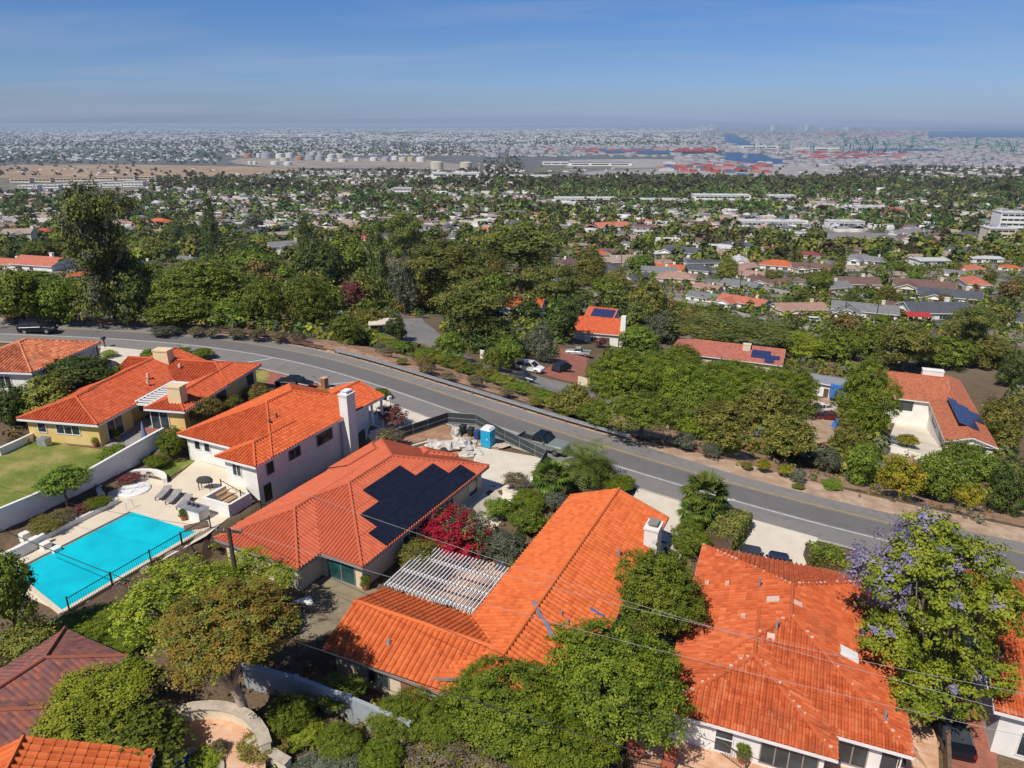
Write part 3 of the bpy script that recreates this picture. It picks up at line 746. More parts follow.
H.window(('x', 9.2 - .55, 1), 3.0, 3.95, 2.2, 2.1, 2, name='glass_door', label='sliding patio door facing the court'); H.window(('x', 8.3 - .561, 1), 8.2, 4.6, .7, 1.2)
H.window(('y', 5.0 + .561, -1), 12.0, 3.95, 2.0, 2.1, 2, name='glass_door'); H.window(('x', 15.4 - .561, 1), 12.4, 4.7, 2.0, 1.2, 1); H.window(('x', 15.4 - .561, 1), 18.6, 4.3, 1.6, 1.6, 1); H.window(('x', 15.4 - .561, 1), 9.0, 4.7, 1.6, 1.1, 1)
t = MB()
t.beam((8.5, 6.1, 6.40), (8.5, 13.4, 6.40), .3, .16); t.beam((10.55, 5.6, 6.40), (10.55, 13.4, 6.40), .3, .16); t.beam((8.4, 6.1, 6.403), (10.7, 6.1, 6.403), .3, .16)
for k in range(9): y = 6.9 + k * .62; t.beam((8.55, y, 6.36), (10.5, y, 6.36), .2, .12)
t.box((8.55, 12.0, 6.2), (10.5, 13.2, 6.37))
t.build('courtyard_trellis', M['white_trim'], H.root)
st = MB(); st.box((9.8, 4.3, 3.5), (14.9, 5.55, 3.95)); st.build('step', M['brick_pave'], H.root)
H.finish()
bits(H, 'roof_vent', [(6.6, 11.6, 7.25, .3, .3, .5), (7.4, 10.4, 7.0, .25, .25, .45), (8.0, 15.4, 7.3, .3, .3, .4)], 'pink_mortar', H.root)

# --- white house with the tall side wall and chimney
H = House('white_house', 'white stucco house with orange tile roof and tall white side chimney above the pool terrace', 'h2', wall='white_wall', roof='vermilion')
H.wing(0, 12.25, 0, 15.9, 5.5, -.6, .36, 'y', ('hip', 'hip'))
H.wing(7.3, 12.25, -2.1, 6, 5.5, -.6, .36, 'y', ('hip', 'gable'), cap=True)
H.wing(5.6, 12.3, 12.4, 17.6, 5.52, 4.9, .36, 'y', ('gable', 'gable'), wall=False)
H.chimney(12.35, 11.0, 0.6, 8.1, 1.05, 1.35, 'white_wall', pot=True, capmat='white_trim', label='tall white side chimney')
wx = 12.25 - .55
H.window(('x', wx, 1), .1, 3.75, .8, 1.2, 1, 'grey_trim'); H.window(('x', wx, 1), 3.4, 3.9, 1.5, 1.25, 2, 'grey_trim'); H.window(('x', wx, 1), 7.8, 3.7, 2.3, 1.75, 1, 'grey_trim')
H.window(('y', -2.1 + .561, -1), 9.3, 3.75, .95, 1.1, 2, 'white_trim'); H.window(('y', .55, -1), 2.0, 4.05, .7, 1.0, 1); H.window(('y', .55, -1), 3.3, 4.05, .7, 1.0, 1)
H.door(('x', wx, 1), -.5, 1.2, .9, 1.7, 'black_metal', 'gate_panel')
for y in (15.5, 17.3):
    m = MB(); m.box((11.9, y - .1, 1.5), (12.1, y + .1, 5.3)); m.build('porch_post', M['white_trim'], H.root)
H.finish()
bits(H, 'roof_vent', [(8.6, 3.7, 6.7, .28, .28, .5), (8.3, 5.0, 6.9, .25, .25, .45), (9.6, 1.6, 6.2, .3, .3, .4)], 'scarlet' if 'scarlet' in M else 'brick_pave', H.root)

# --- house with the black solar array
H = House('solar_house', 'cream house with salmon painted tile roof carrying the stepped black solar panels', 'h3', wall='cream_wall', roof='smooth', tw=.33, course=2.2, trim='grey_trim')
H.wing(0, 13.0, 2.4, 21.4, 3.2, -.4, .36, 'y', ('hip', 'hip'))
H.wing(0, 8.95, 0, 12, 3.2, -.4, .36, 'y', ('hip', 'gable'))
H.wing(-.3, 4.9, 13.5, 20.2, 3.25, -.2, .36, 'y', ('gable', 'hip'))
H.wing(4.9, 9.1, 14, 22.0, 3.22, -.2, .42, 'y', ('gable', 'hip'))
wx = 13 - .55
H.window(('y', 2.4 + .55, -1), 10.4, .8, 2.6, 1.95, 2, 'grey_trim', 'glass_teal', name='glass_door'); H.window(('x', wx, 1), 19.2, 1.0, 1.5, 1.5, 1, 'white_trim')
H.window(('x', wx, 1), 15.0, 1.2, 1.4, 1.2, 2, 'white_trim'); H.window(('x', wx, 1), 9.0, 1.2, 1.8, 1.2, 2, 'white_trim')
H.window(('y', .561, -1), 3.0, 1.3, 1.5, 1.1, 2, 'white_trim')
H.finish()
SOLROOF = H.root
# panels lie on the right-hand slope, three staggered rows
arr = thing('solar_array', 'black solar panels in three stepped rows on the salmon roof beside the red bougainvillea', 'solar panels', LW('h3', 0, 0, 0), FR['h3'][2])
def on_slope(px, py, lift=.16):
    u, fw, up = ray(px, py); best = None
    for t_ in np.linspace(45, 85, 1600):
        p = (u * t_, fw * t_, CAMH + up * t_); lx, ly = WL('h3', p); zz = 3.2 + (13.0 - lx) * .36 + lift
        if p[2] <= zz: return lx, ly
    return lx, ly
rows = []
for near, far in (((366.5, 532), (460, 465.5)), ((359, 514), (437.5, 462)), ((362.5, 490), (398, 468.5))):
    a = on_slope(*near); b = on_slope(*far); rows.append((a, b))
nrm = Vector((.36, 0, 1)).normalized()
pw = 1.05
for k, ((ax, ay), (bx, by)) in enumerate(rows):
    xt = (ax + bx) / 2; ln = 1.78 / math.sqrt(1 + .36 ** 2)
    if k == 0: x0r = xt
    xa = x0r - k * (ln + .02); n = max(2, int(round((by - ay) / pw)))
    for i in range(n):
        ya = ay + i * pw
        def sp(x, y, l): return Vector((x, y, 3.2 + (13.0 - x) * .36)) + nrm * l
        m = MB(); P = [sp(xa, ya + .012, .12), sp(xa + ln, ya + .012, .12), sp(xa + ln, ya + pw - .012, .12), sp(xa, ya + pw - .012, .12)]
        m.hexa(P + [p + nrm * .045 for p in P]); m.build('panel', M['solar'], arr)

# --- L-shaped house with the pergola
H = House('pergola_house', 'cream house with bright orange L-shaped roof and white roadside chimney, wrapped round the pergola', 'h4', wall='cream_wall', roof='orange', tw=.42, course=.44, trim='grey_trim')
H.wing(7.3, 16.45, .6, 26.2, 2.0, -1.6, .37, 'y', ('gable', 'gable'))
H.wing(0, 12.4, 0, 7.1, 2.0, -1.2, .37, 'x', ('gable', 'gable'))
H.chimney(16.3, 21.2, -1.0, 3.9, 1.1, 1.5, 'white_wall', capmat='grey_trim', label='white chimney at the road end of the roof')
H.window(('y', .561, -1), 4.0, .1, 1.5, 1.0, 2, 'grey_trim'); H.door(('y', .561, -1), 6.4, -.6, 1.4, 2.0, 'brick_pave', 'gate_panel'); H.window(('x', 7.3 + .55, -1), 14.0, .2, 2.4, 1.3, 3, 'white_trim'); H.window(('x', 7.3 + .55, -1), 20.0, .2, 1.6, 1.2, 2, 'white_trim')
H.finish()
bits(H, 'roof_vent', [(14.6, 17.5, 2.75, .25, .25, .5), (4.2, 1.6, 2.62, .3, .3, .35), (13.4, 8.5, 3.1, .2, .2, .35), (14.0, 8.1, 2.9, .2, .2, .35)], 'galv', H.root)
def slope_hit(fr, px, py, zf):
    u, fw, up = ray(px, py)
    for t_ in np.linspace(25, 130, 4200):
        p = (u * t_, fw * t_, CAMH + up * t_); lx, ly = WL(fr, p)
        if p[2] <= zf(lx, ly): return Vector((lx, ly, zf(lx, ly)))
R4 = lambda x, y: 2.0 + (16.45 - x) * .37 + .11
for pts, mt, lb in ((((534, 601), (538, 612), (545, 622), (553, 637)), pmat('slate_blue_tape', (.12, .16, .28), (.2, .2, .24), 3, .7), 'blue-grey tarp strip lying across the bright orange L-shaped roof'), (((590, 608), (598, 613), (604, 616)), pmat('royal_blue_tape', (.06, .12, .38), (.1, .15, .35), 3, .7), 'short royal-blue tarp strip on the orange roof slope beside the round ficus')):
    m = MB(); Q = [slope_hit('h4', *p, R4) for p in pts]
    for i, (a, b) in enumerate(zip(Q[:-1], Q[1:])): m.beam(a, b, .3 - .08 * (i % 2), .02)
    tag(m.build('tarp_strip', mt, None, loc=LW('h4', 0, 0, 0), rz=FR['h4'][2]), lb, 'tarp')

# --- big hipped house at bottom right
H = House('hipped_house', 'white-walled house with weathered hipped terracotta roof below the jacaranda', 'h5', wall='white_wall', roof='aged', tw=.35, course=.45)
H.wing(-1.5, 12.2, 1.4, 18.6, 1.4, -2.2, .36, 'y', ('hip', 'hip'))
H.wing(-1.5, 8.3, -.35, 9, 1.4, -2.2, .36, 'y', ('hip', 'gable'))
H.window(('y', -.35 + .561, -1), 2.3, -.95, .95, 1.95, 1, 'white_trim', rail=True, name='screen_door'); H.window(('y', -.35 + .561, -1), 5.9, -.85, 3.0, 1.75, 4, 'grey_trim', name='window')
H.window(('y', 1.4 + .55, -1), 9.3, -.85, 1.5, 1.6, 2, 'grey_trim'); H.door(('y', 1.4 + .55, -1), 11.2, -1.1, .8, 2.0, 'dark_cloth', 'door')
H.capm = [TERRA['aged'], M['pink_mortar']]
# pale mortar showing along the hips
mm = H.cap
for a, b in (((-1.5, -.35, 1.4), (3.4, 4.55, 3.16)), ((8.3, -.35, 1.4), (3.4, 4.55, 3.16)), ((12.2, 1.4, 1.4), (5.35, 8.25, 3.87)), ((5.35, 8.25, 3.87), (3.4, 6.3, 3.2)), ((12.2, 18.6, 1.4), (5.35, 11.75, 3.87)), ((-1.5, 18.6, 1.4), (5.35, 11.75, 3.87))):
    a = Vector(a); b = Vector(b); n = int((b - a).length / .42)
    for i in range(n):
        p = a + (b - a) * ((i + .5) / n) + Vector((random.uniform(-.05, .05), random.uniform(-.05, .05), .15)); s_ = random.uniform(.03, .075)
        if random.random() < .62: mm.box(p - Vector((s_ * 1.4, s_, .05)), p + Vector((s_ * 1.4, s_, .05)), 1)
H.finish()
def H5Z(x, y):
    m_ = 1.4 + .36 * min(x + 1.5, 12.2 - x, y - 1.4, 18.6 - y); w_ = 1.378 + .36 * min(x + 1.5, 8.3 - x, y + .35); return max(m_, w_ if y < 9 else -9)
for (px, py, s_, nm, mt) in ((707, 584, .3, 'roof_vent', 'pink_mortar'), (727, 584, .3, 'roof_vent', 'pink_mortar'), (773, 599, .85, 'roof_patch', 'pink_mortar'), (797, 603, .75, 'roof_patch', 'pink_mortar'), (743, 617, .3, 'roof_vent', 'pink_mortar'), (849, 655, 1.15, 'skylight', 'white_trim'), (771, 636, .5, 'roof_patch', 'pink_mortar')):
    p = slope_hit('h5', px, py, lambda x, y: H5Z(x, y) + .08); hx_, hy_ = s_ / 2, s_ * .33; q = lambda dx, dy, l: Vector((p.x + dx, p.y + dy, H5Z(p.x + dx, p.y + dy) + l)); l0, l1 = (-.1, .13) if nm == 'roof_patch' else (-.1, .3)
    m = MB(); m.hexa([q(-hx_, -hy_, l0), q(hx_, -hy_, l0), q(hx_, hy_, l0), q(-hx_, hy_, l0), q(-hx_ * .92, -hy_ * .9, l1), q(hx_ * .95, -hy_ * .95, l1), q(hx_ * .9, hy_ * .95, l1), q(-hx_ * .95, hy_ * .9, l1)]); m.build(nm, M[mt], H.root)
for (px, py) in ((759, 588), (776, 631), (884, 722)):
    p = slope_hit('h5', px, py, H5Z); m = MB(); m.tube([(p.x, p.y, p.z - .2), (p.x, p.y, p.z + .85)], .08, 8); m.build('vent_pipe', M['galv'], H.root)
for x_, y_ in ((-.9, .2), (11.75, 1.95)): m = MB(); m.tube([(x_, y_ - .1, 1.15), (x_, y_ - .1, -1.6)], .05, 6); m.build('downpipe', M['white_trim'], H.root)

# --- the neighbours cut by the frame
H = House('corner_house', 'white house with patchy rust-toned tile roof at the left end of the road', 'h0', wall='white_wall', roof='rust', tw=.42, course=.5)
H.wing(-10.2, .4, 0, 11.9, 8.5, 4.6, .33, 'y', ('hip', 'hip'))
for y in (8.0, 11.2): m = MB(); m.box((.1, y - .09, 5), (.28, y + .09, 8.5)); m.build('porch_post', M['grey_trim'], H.root)
H.window(('y', .55, -1), -7.5, 6.6, 1.6, 1.2, 2); H.window(('y', .55, -1), -3.5, 6.6, 1.4, 1.2, 2); H.window(('x', .4 - .55, 1), 4.0, 6.6, 1.6, 1.2, 2)
H.finish()
H = House('edge_house', 'white house with orange tile roof cut by the right edge behind the jacaranda', 'h6', wall='white_wall', roof='aged', tw=.4, course=.45)
H.wing(0, 13, 0, 16, .95, -4.0, .34, 'x', ('gable', 'gable'))
H.window(('y', .55, -1), 2.4, -2.2, 1.1, 1.7, 1, name='window'); H.window(('x', .55, -1), 6.0, -1.6, 1.0, 1.1, 1)
H.finish()
H = House('mottled_roof_house', 'low house with mottled purple-brown tile roof among the bottom-left trees', 'h7', wall='cream_wall', roof='mauve', fine=False, tw=.42, course=.55)
W7 = (_r - _n).length; D7 = abs(WL('h7', _f)[1])
H.wing(-4.5, W7, 0, D7, 4.6, 1.0, .36, 'x', ('hip', 'hip')); H.wing(-6.5, 1.5, -1.5, D7 - .6, 4.6, 1.0, .36, 'x', ('hip', 'hip'))
H.window(('x', W7 - .55, 1), D7 * .5, 2.7, 1.2, 1.0, 2)
H.finish()
H = House('corner_roof_house', 'house with bright orange barrel-tile gable roof cut by the bottom-left corner', 'h8', wall='cream_wall', roof='orange', fine=True, tw=.42, course=.5)
H.wing(-5.5, 5.5, -9, 0, 6.3 - 5.5 * .40, .6, .40, 'y', ('gable', 'gable'))
H.window(('x', 5.5 - .55, 1), -4.0, 2.2, 1.2, 1.0, 2)
H.finish()
# ------------------------------------------------------------------ vehicles
CARCACHE = {}
def loft(mb, secs, m=0):
    rings = []
    for (x, w, zl, zb, r) in secs:
        P = [(x, -w * .9, zl), (x, -w, zl + .12), (x, -w * 1.0, zb - r), (x, -w + r * .8, zb), (x, w - r * .8, zb), (x, w, zb - r), (x, w, zl + .12), (x, w * .9, zl)]
        rings.append(P)
    for A, B in zip(rings[:-1], rings[1:]):
        for k in range(8): j = (k + 1) % 8; mb.poly([A[k], B[k], B[j], A[j]], None, m)
    mb.poly(rings[0], None, m); mb.poly(rings[-1][::-1], None, m)
def car(kind, paint, label, loc, rz, cat=None, group=None, parts=True, rack=False, top=None, size=1.0):
    L, Wd, Hh, belt = dict(suv=(4.8, 1.92, 1.75, 1.05), sedan=(4.6, 1.82, 1.45, .92), pickup=(5.7, 1.98, 1.85, 1.12), van=(4.9, 1.95, 1.78, 1.02))[kind]
    root = thing(dict(suv='parked_suv', sedan='parked_car', pickup='pickup_truck', van='minivan')[kind], label, cat or dict(suv='SUV', sedan='car', pickup='pickup truck', van='minivan')[kind], loc, rz, group)
    a = L / 2; w = Wd / 2; b = MB()
    hood = belt - .04
    if kind == 'pickup':
        loft(b, [(a, w * .80, .45, .85, .08), (a - .12, w * .94, .38, hood - .05, .1), (a - .9, w, .36, hood, .1), (.35, w, .36, belt, .08), (-.75, w, .36, belt, .08), (-.78, w, .36, .72, .02), (-a, w * .98, .42, .72, .02)])
        b.box((-a, -w, .7), (-.75, -w + .1, belt)); b.box((-a, w - .1, .7), (-.75, w, belt)); b.box((-a, -w + .1, .7), (-a + .08, w - .1, belt))
        bl_ = MB(); bl_.box((-a + .09, -w + .11, .725), (-.79, w - .11, .75)); bl_.build('bed_liner', M['rubber'], root)
        cb = (1.0, -.74); ct = (.42, -.66)
    else:
        loft(b, [(a, w * .78, .42, .72, .08), (a - .12, w * .93, .30, belt - .22, .12), (a - 1.0, w, .27, belt - .06, .12), (.75, w, .26, belt, .05), (-a + .35, w, .28, belt, .05), (-a + .05, w * .95, .34, belt - .04, .08), (-a, w * .84, .45, belt - .2, .05)])
        cb = {'suv': (1.25, -a + .08), 'van': (1.65, -a + .06), 'sedan': (1.15, -a + .75)}[kind]; ct = {'suv': (.45, -a + .45), 'van': (.6, -a + .3), 'sedan': (.25, -a + 1.5)}[kind]
    b.build('body', paint, root, smooth=True)
    g = MB(); wb = w * .93; wt = w * .8; zt = Hh - .06
    P = [(cb[1], -wb, belt - .02), (cb[0], -wb, belt - .02), (cb[0], wb, belt - .02), (cb[1], wb, belt - .02), (ct[1], -wt, zt), (ct[0], -wt, zt), (ct[0], wt, zt), (ct[1], wt, zt)]
    g.hexa(P); g.build('window', M['car_glass'], root)
    r = MB(); r.hexa([(ct[1] - .03, -wt - .02, zt - .01), (ct[0] + .05, -wt - .02, zt - .01), (ct[0] + .05, wt + .02, zt - .01), (ct[1] - .03, wt + .02, zt - .01), (ct[1] + .08, -wt + .1, Hh), (ct[0] - .1, -wt + .1, Hh), (ct[0] - .1, wt - .1, Hh), (ct[1] + .08, wt - .1, Hh)])
    for sg in (-1, 1):
        for (q0, q1) in ((P[0], P[4]), (P[1], P[5])):
            r.tube([(q0[0], sg * abs(q0[1]) * 1.005, q0[2]), (q1[0], sg * abs(q1[1]) * 1.005, q1[2])], .05, 5)
        mx0 = (cb[0] + cb[1]) / 2; mx1 = (ct[0] + ct[1]) / 2
        r.tube([(mx0, sg * wb * 1.005, belt), (mx1, sg * wt * 1.005, zt)], .045, 5)
    r.build('roof_panel', top or paint, root); root.scale = (size,) * 3
    if rack:
        k = MB()
        for sg in (-1, 1): k.tube([(ct[0] - .1, sg * wt * .85, Hh + .05), (ct[1] + .2, sg * wt * .85, Hh + .05)], .03, 5)
        k.build('roof_rail', M['black_metal'], root)
    rw = .36 if kind != 'sedan' else .33
    for x in (a - .92, -a + .98):
        for sg in (-1, 1):
            t = MB(); prof = [(rw * .7, -.11), (rw, -.09), (rw, .09), (rw * .7, .11)]
            t.lathe((0, 0, 0), prof, 14); wh = t.build('wheel', M['rubber'], root); wh.location = (x, sg * (w - .08), rw); wh.rotation_euler = (R(90), 0, 0)
            q = MB(); q.lathe((0, 0, 0), [(rw * .62, -.115), (rw * .62, .115)], 10); q.build('rim', M['chrome'], wh)
    for sg in (-1, 1):
        hl = MB(); hl.box((a - .2, sg * w * .66 - .16, belt - .32), (a - .03, sg * w * .66 + .16, belt - .22)); hl.build('headlight', M['lamp_clear'], root)
        tl = MB(); tl.box((-a - .01, sg * w * .84 - .1, belt - .3), (-a + .12, sg * w * .84 + .1, belt - .05)); tl.build('taillight', M['lamp_red'], root)
        mi = MB(); mi.box((cb[0] - .45, sg * w - .02 if sg > 0 else -w - .18, belt + .02), (cb[0] - .3, w + .18 if sg > 0 else -w + .02, belt + .18)); mi.build('mirror', paint, root)
    return root
PT = dict(black=paint_mat('black_paint', (.008, .010, .016), .2), navy=paint_mat('navy_paint', (.012, .018, .045), .25), white=paint_mat('white_paint', (.75, .75, .74), .3), grey=paint_mat('grey_paint', (.15, .17, .165), .35, .1),
  silver=paint_mat('silver_paint', (.45, .48, .50), .35, .3), red=paint_mat('dark_red_paint', (.14, .015, .02), .3), char=paint_mat('charcoal_paint', (.04, .043, .048), .25), blue=paint_mat('blue_paint', (.03, .07, .2), .3))
def rdir(x):
    i = int(np.argmin(abs(XS - x))); j = min(i + 3, len(CP) - 1); d = CP[j] - CP[i]; return math.atan2(d[1], d[0])
def road_pt(px, py): p = gp(px, py); return Vector((p.x, p.y, -.09 * p.x + .01))
p = road_pt(39, 332.5); car('suv', PT['black'], 'black SUV driving alone at the left end of the road', p, rdir(p.x), rack=True)
p = road_pt(543, 448.5); car('pickup', paint_mat('truck_paint', (.20, .225, .215)), 'dark grey-green pickup truck parked on the road beside the screened building lot', p, rdir(p.x), top=PT['black'], size=1.06)
p = gp(295, 387); car('sedan', PT['black'], 'dark car on the brick driveway behind the white house', p, R(-62) + .9)
p = gp(530, 371); car('suv', PT['white'], 'white SUV on the frontage road below the bank', p, R(-28), rack=True, size=1.12)
p = gp(523, 380); car('sedan', PT['char'], 'dark grey car half hidden by shrubs, just in front of the white SUV', p, R(-26))
p = gp(562, 371); car('van', PT['navy'], 'dark blue minivan on the brick court', p, R(55))
p = gp(578, 355); car('pickup', PT['silver'], 'silver pickup truck at the back of the brick court by the chimney house', p, R(165))
dirv = FR['h5'][2] + R(90)
p = gp(749, 566); car('sedan', PT['char'], 'grey car nosed up behind the hipped roof, left of the two on the pale driveway', p, dirv)
p = gp(777, 573); car('sedan', PT['navy'], 'dark blue car behind the hipped roof, beside the trimmed hedge driveway', p, dirv)
p = gp(948, 735); car('sedan', PT['black'], 'dark car on the brick driveway under the jacaranda', p, R(75))
p = gp(819, 412); car('pickup', PT['white'], 'white pickup truck in the dirt yard between the round trees', p, R(190))
p = gp(827, 419); car('sedan', PT['red'], 'dark red car next to the white pickup in the dirt yard', p, R(185))

# ------------------------------------------------------------------ pool terrace
ax, ay = FR['pool'][0], FR['pool'][1]; PA = FR['pool'][2]
zt = 2.72
drape('pool_deck', [tuple(pz(*q, zt)[:2]) for q in ((-4, 556), (58, 524), (108, 500), (108, 486), (130, 474), (170, 482), (196, 460), (236, 472), (252, 498), (206, 536), (64, 614), (-4, 582))], M['deck'], .0, zf=lambda x, y: np.full(len(x), zt))
pool = thing('swimming_pool', 'long swimming pool under a flat turquoise cover on the terrace', 'pool', (ax, ay, zt), PA)
L_, W_ = POOL_L, POOL_W
PQ = [Vector((*WL('pool', p), 0)) for p in PC]
def pq(a, b): return (PQ[0] * (1 - a) + PQ[1] * a) * (1 - b) + (PQ[3] * (1 - a) + PQ[2] * a) * b
m = MB(); nx, ny = 40, 20
for i in range(nx):
    for j in range(ny):
        f = lambda a, b: pq(a / nx, b / ny) + Vector((0, 0, .035 + .012 * math.sin(a * .9) * math.sin(b * .8 + 1)))
        m.poly([f(i, j), f(i, j + 1), f(i + 1, j + 1), f(i + 1, j)])
m.build('pool_cover', M['cover_blue'], pool, smooth=True)
m = MB(); mid_ = pq(.5, .5)
for k in range(4):
    p0, p1 = PQ[k], PQ[(k + 1) % 4]; d_ = (p1 - p0).normalized(); nn_ = Vector((-d_.y, d_.x, 0)); nn_ = nn_ if (p0 - mid_).dot(nn_) > 0 else -nn_
    m.beam(p0 + nn_ * .17 - d_ * .3 * (k % 2) + Vector((0, 0, .06 + .002 * k)), p1 + nn_ * .17 + d_ * .3 * (k % 2) + Vector((0, 0, .06 + .002 * k)), .34, .2)
m.build('coping', M['deck'], pool)
m = MB(); m.tube([(.2, .12, .12), (L_ - .2, .12, .12)], .07, 8); m.build('cover_roller', M['grey_trim'], pool)
w_ = MB(); w_.box((-5, -W_ - .75, -3.2), (L_ + 1.5, -W_ - .45, .02)); tag(w_.build('retaining_wall', M['cream_wall'], None, loc=(ax, ay, zt), rz=PA), 'low retaining wall along the drop side of the pool', 'wall')
def iron_fence(name, label, pts, h=1.1, step=.16, post=2.6, mat='black_metal', group=None, cat='fence'):
    r = thing(name, label, cat, pts[0], 0, group); o = Vector(pts[0]); f = MB()
    for p, q in zip(pts[:-1], pts[1:]):
        p = Vector(p) - o; q = Vector(q) - o; d = q - p; n = max(1, int(d.length / step))
        for zz in (.12, h): f.beam(p + Vector((0, 0, zz)), q + Vector((0, 0, zz)), .045, .045)
        for k in range(1, n): c = p + d * (k / n); f.tube([c + Vector((0, 0, .1)), c + Vector((0, 0, h))], .011, 4, cap=False)
        n2 = max(1, round(d.length / post))
        for k in range(n2 + (1 if q is not None else 0)):
            c = p + d * (k / n2); pm = MB(); pm.box(c - Vector((.04, .04, 0)), c + Vector((.04, .04, h + .12))); pm.build('post', M[mat], r)
    f.build('railing', M[mat], r); return r
def PL(x, y, z=0.0): c, s = math.cos(PA), math.sin(PA); return (ax + x * c - y * s, ay + x * s + y * c, zt + z)
iron_fence('pool_fence', 'black iron railing along the drop side of the turquoise pool', [PL(-1, -W_ - .6), PL(L_ * .55, -W_ - .6), PL(L_ + 1.2, -W_ - .6)])
def wall_path(name, label, pts, h, th, mat, cat='wall', cap=None, z=None, down=1.0):
    """a masonry wall following points in plan: level top if z is given, else stepping with the ground"""
    r = thing(name, label, cat, (pts[0][0], pts[0][1], gz(pts[0][0], pts[0][1]) if z is None else z)); o = Vector(r.location)
    def run(w, lo, hi, nm, mt):
        P = [Vector((p[0] - o.x, p[1] - o.y, 0)) for p in pts]; Zs = [(gz(p[0], p[1]) if z is None else z) - o.z for p in pts]; n = len(P); Lr = []
        for i in range(n):
            d = (P[min(i + 1, n - 1)] - P[max(i - 1, 0)]).normalized(); sd = Vector((-d.y, d.x, 0)) * w / 2; Lr.append((P[i] + sd, P[i] - sd))
        m = MB(); q = lambda v, zz: Vector((v.x, v.y, zz))
        for i in range(n - 1):
            (l0, r0), (l1, r1) = Lr[i], Lr[i + 1]; h0, h1, b0, b1 = Zs[i] + hi, Zs[i + 1] + hi, Zs[i] + lo, Zs[i + 1] + lo
            m.poly([q(r0, h0), q(r1, h1), q(l1, h1), q(l0, h0)]); m.poly([q(l0, h0), q(l1, h1), q(l1, b1), q(l0, b0)]); m.poly([q(r1, h1), q(r0, h0), q(r0, b0), q(r1, b1)]); m.poly([q(l0, b0), q(l1, b1), q(r1, b1), q(r0, b0)])
        for i in (0, n - 1):
            l0, r0 = Lr[i]; m.poly([q(l0, Zs[i] + lo), q(r0, Zs[i] + lo), q(r0, Zs[i] + hi), q(l0, Zs[i] + hi)])
        m.build(nm, M[mt], r)
    run(th, -down, h, 'wall_body', mat)
    if cap: run(th * 1.35, h + .002, h + .1, 'coping', cap)
    return r
wall_path('garden_wall', 'long white garden wall between the lawn and the pool terrace', pxpoly([(-8, 532), (38, 512), (96, 484), (150, 452), (166, 443)]), 1.7, .28, 'white_wall')
wall_path('terrace_wall', 'low white kerb wall edging the planted strip beside the pool deck', pxpoly([(44, 540), (78, 523), (118, 503)]), .45, .3, 'white_wall')
wall_path('side_wall', 'short white wall at the left corner of the lawn by the yellow house', pxpoly([(0, 456), (22, 446), (34, 440)]), .8, .3, 'white_wall')
wall_path('stair_wall', 'stepped white wall at the left end of the pool', [tuple(pz(*q, zt)[:2]) for q in ((0, 566), (22, 556), (46, 543))], .9, .3, 'white_wall', z=zt)
for k in range(4):
    q = pz(26 + k * 10, 541 + k * 3.4, zt)
    m = MB(); m.box((-.3, -.3, 0), (.3, .3, .75 - k * .14)); tag(m.build('stair_block', M['white_wall'], None, loc=q, rz=PA), ['tallest', 'second tallest', 'third tallest', 'lowest'][k] + ' of the four white stepped blocks left of the pool', 'block', 'white stepped blocks by the pool')
arc = [pz(133, 487, zt) + Vector((2.75 * math.cos(a), 2.75 * math.sin(a) * .95, 0)) for a in np.linspace(R(15), R(235), 14)]
wall_path('curved_wall', 'curved low white seat wall round the spa', [tuple(a[:2]) for a in arc], .5, .4, 'white_wall', z=zt, down=.3)
sp_ = thing('spa', 'round spa under a white cover with a pale ring of deck', 'spa', pz(134, 490, zt), R(20)); m = MB(); m.lathe((0, 0, 0), [(1.42, 0), (1.42, .1), (1.3, .16), (0.01, .2)], 28); m.build('spa_cover', M['white_trim'], sp_)
m = MB(); m.tube([(-1.3, 0, .23), (1.3, 0, .23)], .025, 5); m.tube([(-.1, -.9, .2), (.5, -.2, .5), (.9, .5, .2)], .02, 5); m.build('cover_handle', M['galv'], sp_)
# loungers
def lounger():
    r = thing('sun_lounger', '', 'sun lounger', (0, 0, 0)); f = MB()
    for sx in (-.3, .3): f.beam((sx, -.95, .32), (sx, .95, .32), .05, .05)
    f.build('frame', M['dark_cloth'], r)
    c = MB(); c.box((-.34, -.95, .32), (.34, .25, .40)); c.build('cushion', M['lounge'], r)
    bk = MB(); bk.hexa([(-.34, .25, .33), (.34, .25, .33), (.34, .98, .52), (-.34, .98, .52), (-.34, .25, .41), (.34, .25, .41), (.34, .96, .60), (-.34, .96, .60)]); bk.build('backrest', M['lounge'], r)
    for sx in (-.3, .3):
        for sy in (-.85, .85): l = MB(); l.box((sx - .03, sy - .03, 0), (sx + .03, sy + .03, .3)); l.build('leg', M['dark_cloth'], r)
    return r
lo = lounger(); labs = ['leftmost of the three grey sun loungers beside the spa', 'middle one of the three grey sun loungers', 'grey sun lounger nearest the white barbecue counter']
for k, (x, y) in enumerate(((164, 496), (174, 500), (185, 505))):
    o = lo if k == 0 else copy_tree(lo); place(o, pz(x, y, zt), PA - R(65), labs[k], 'sun loungers by the pool')
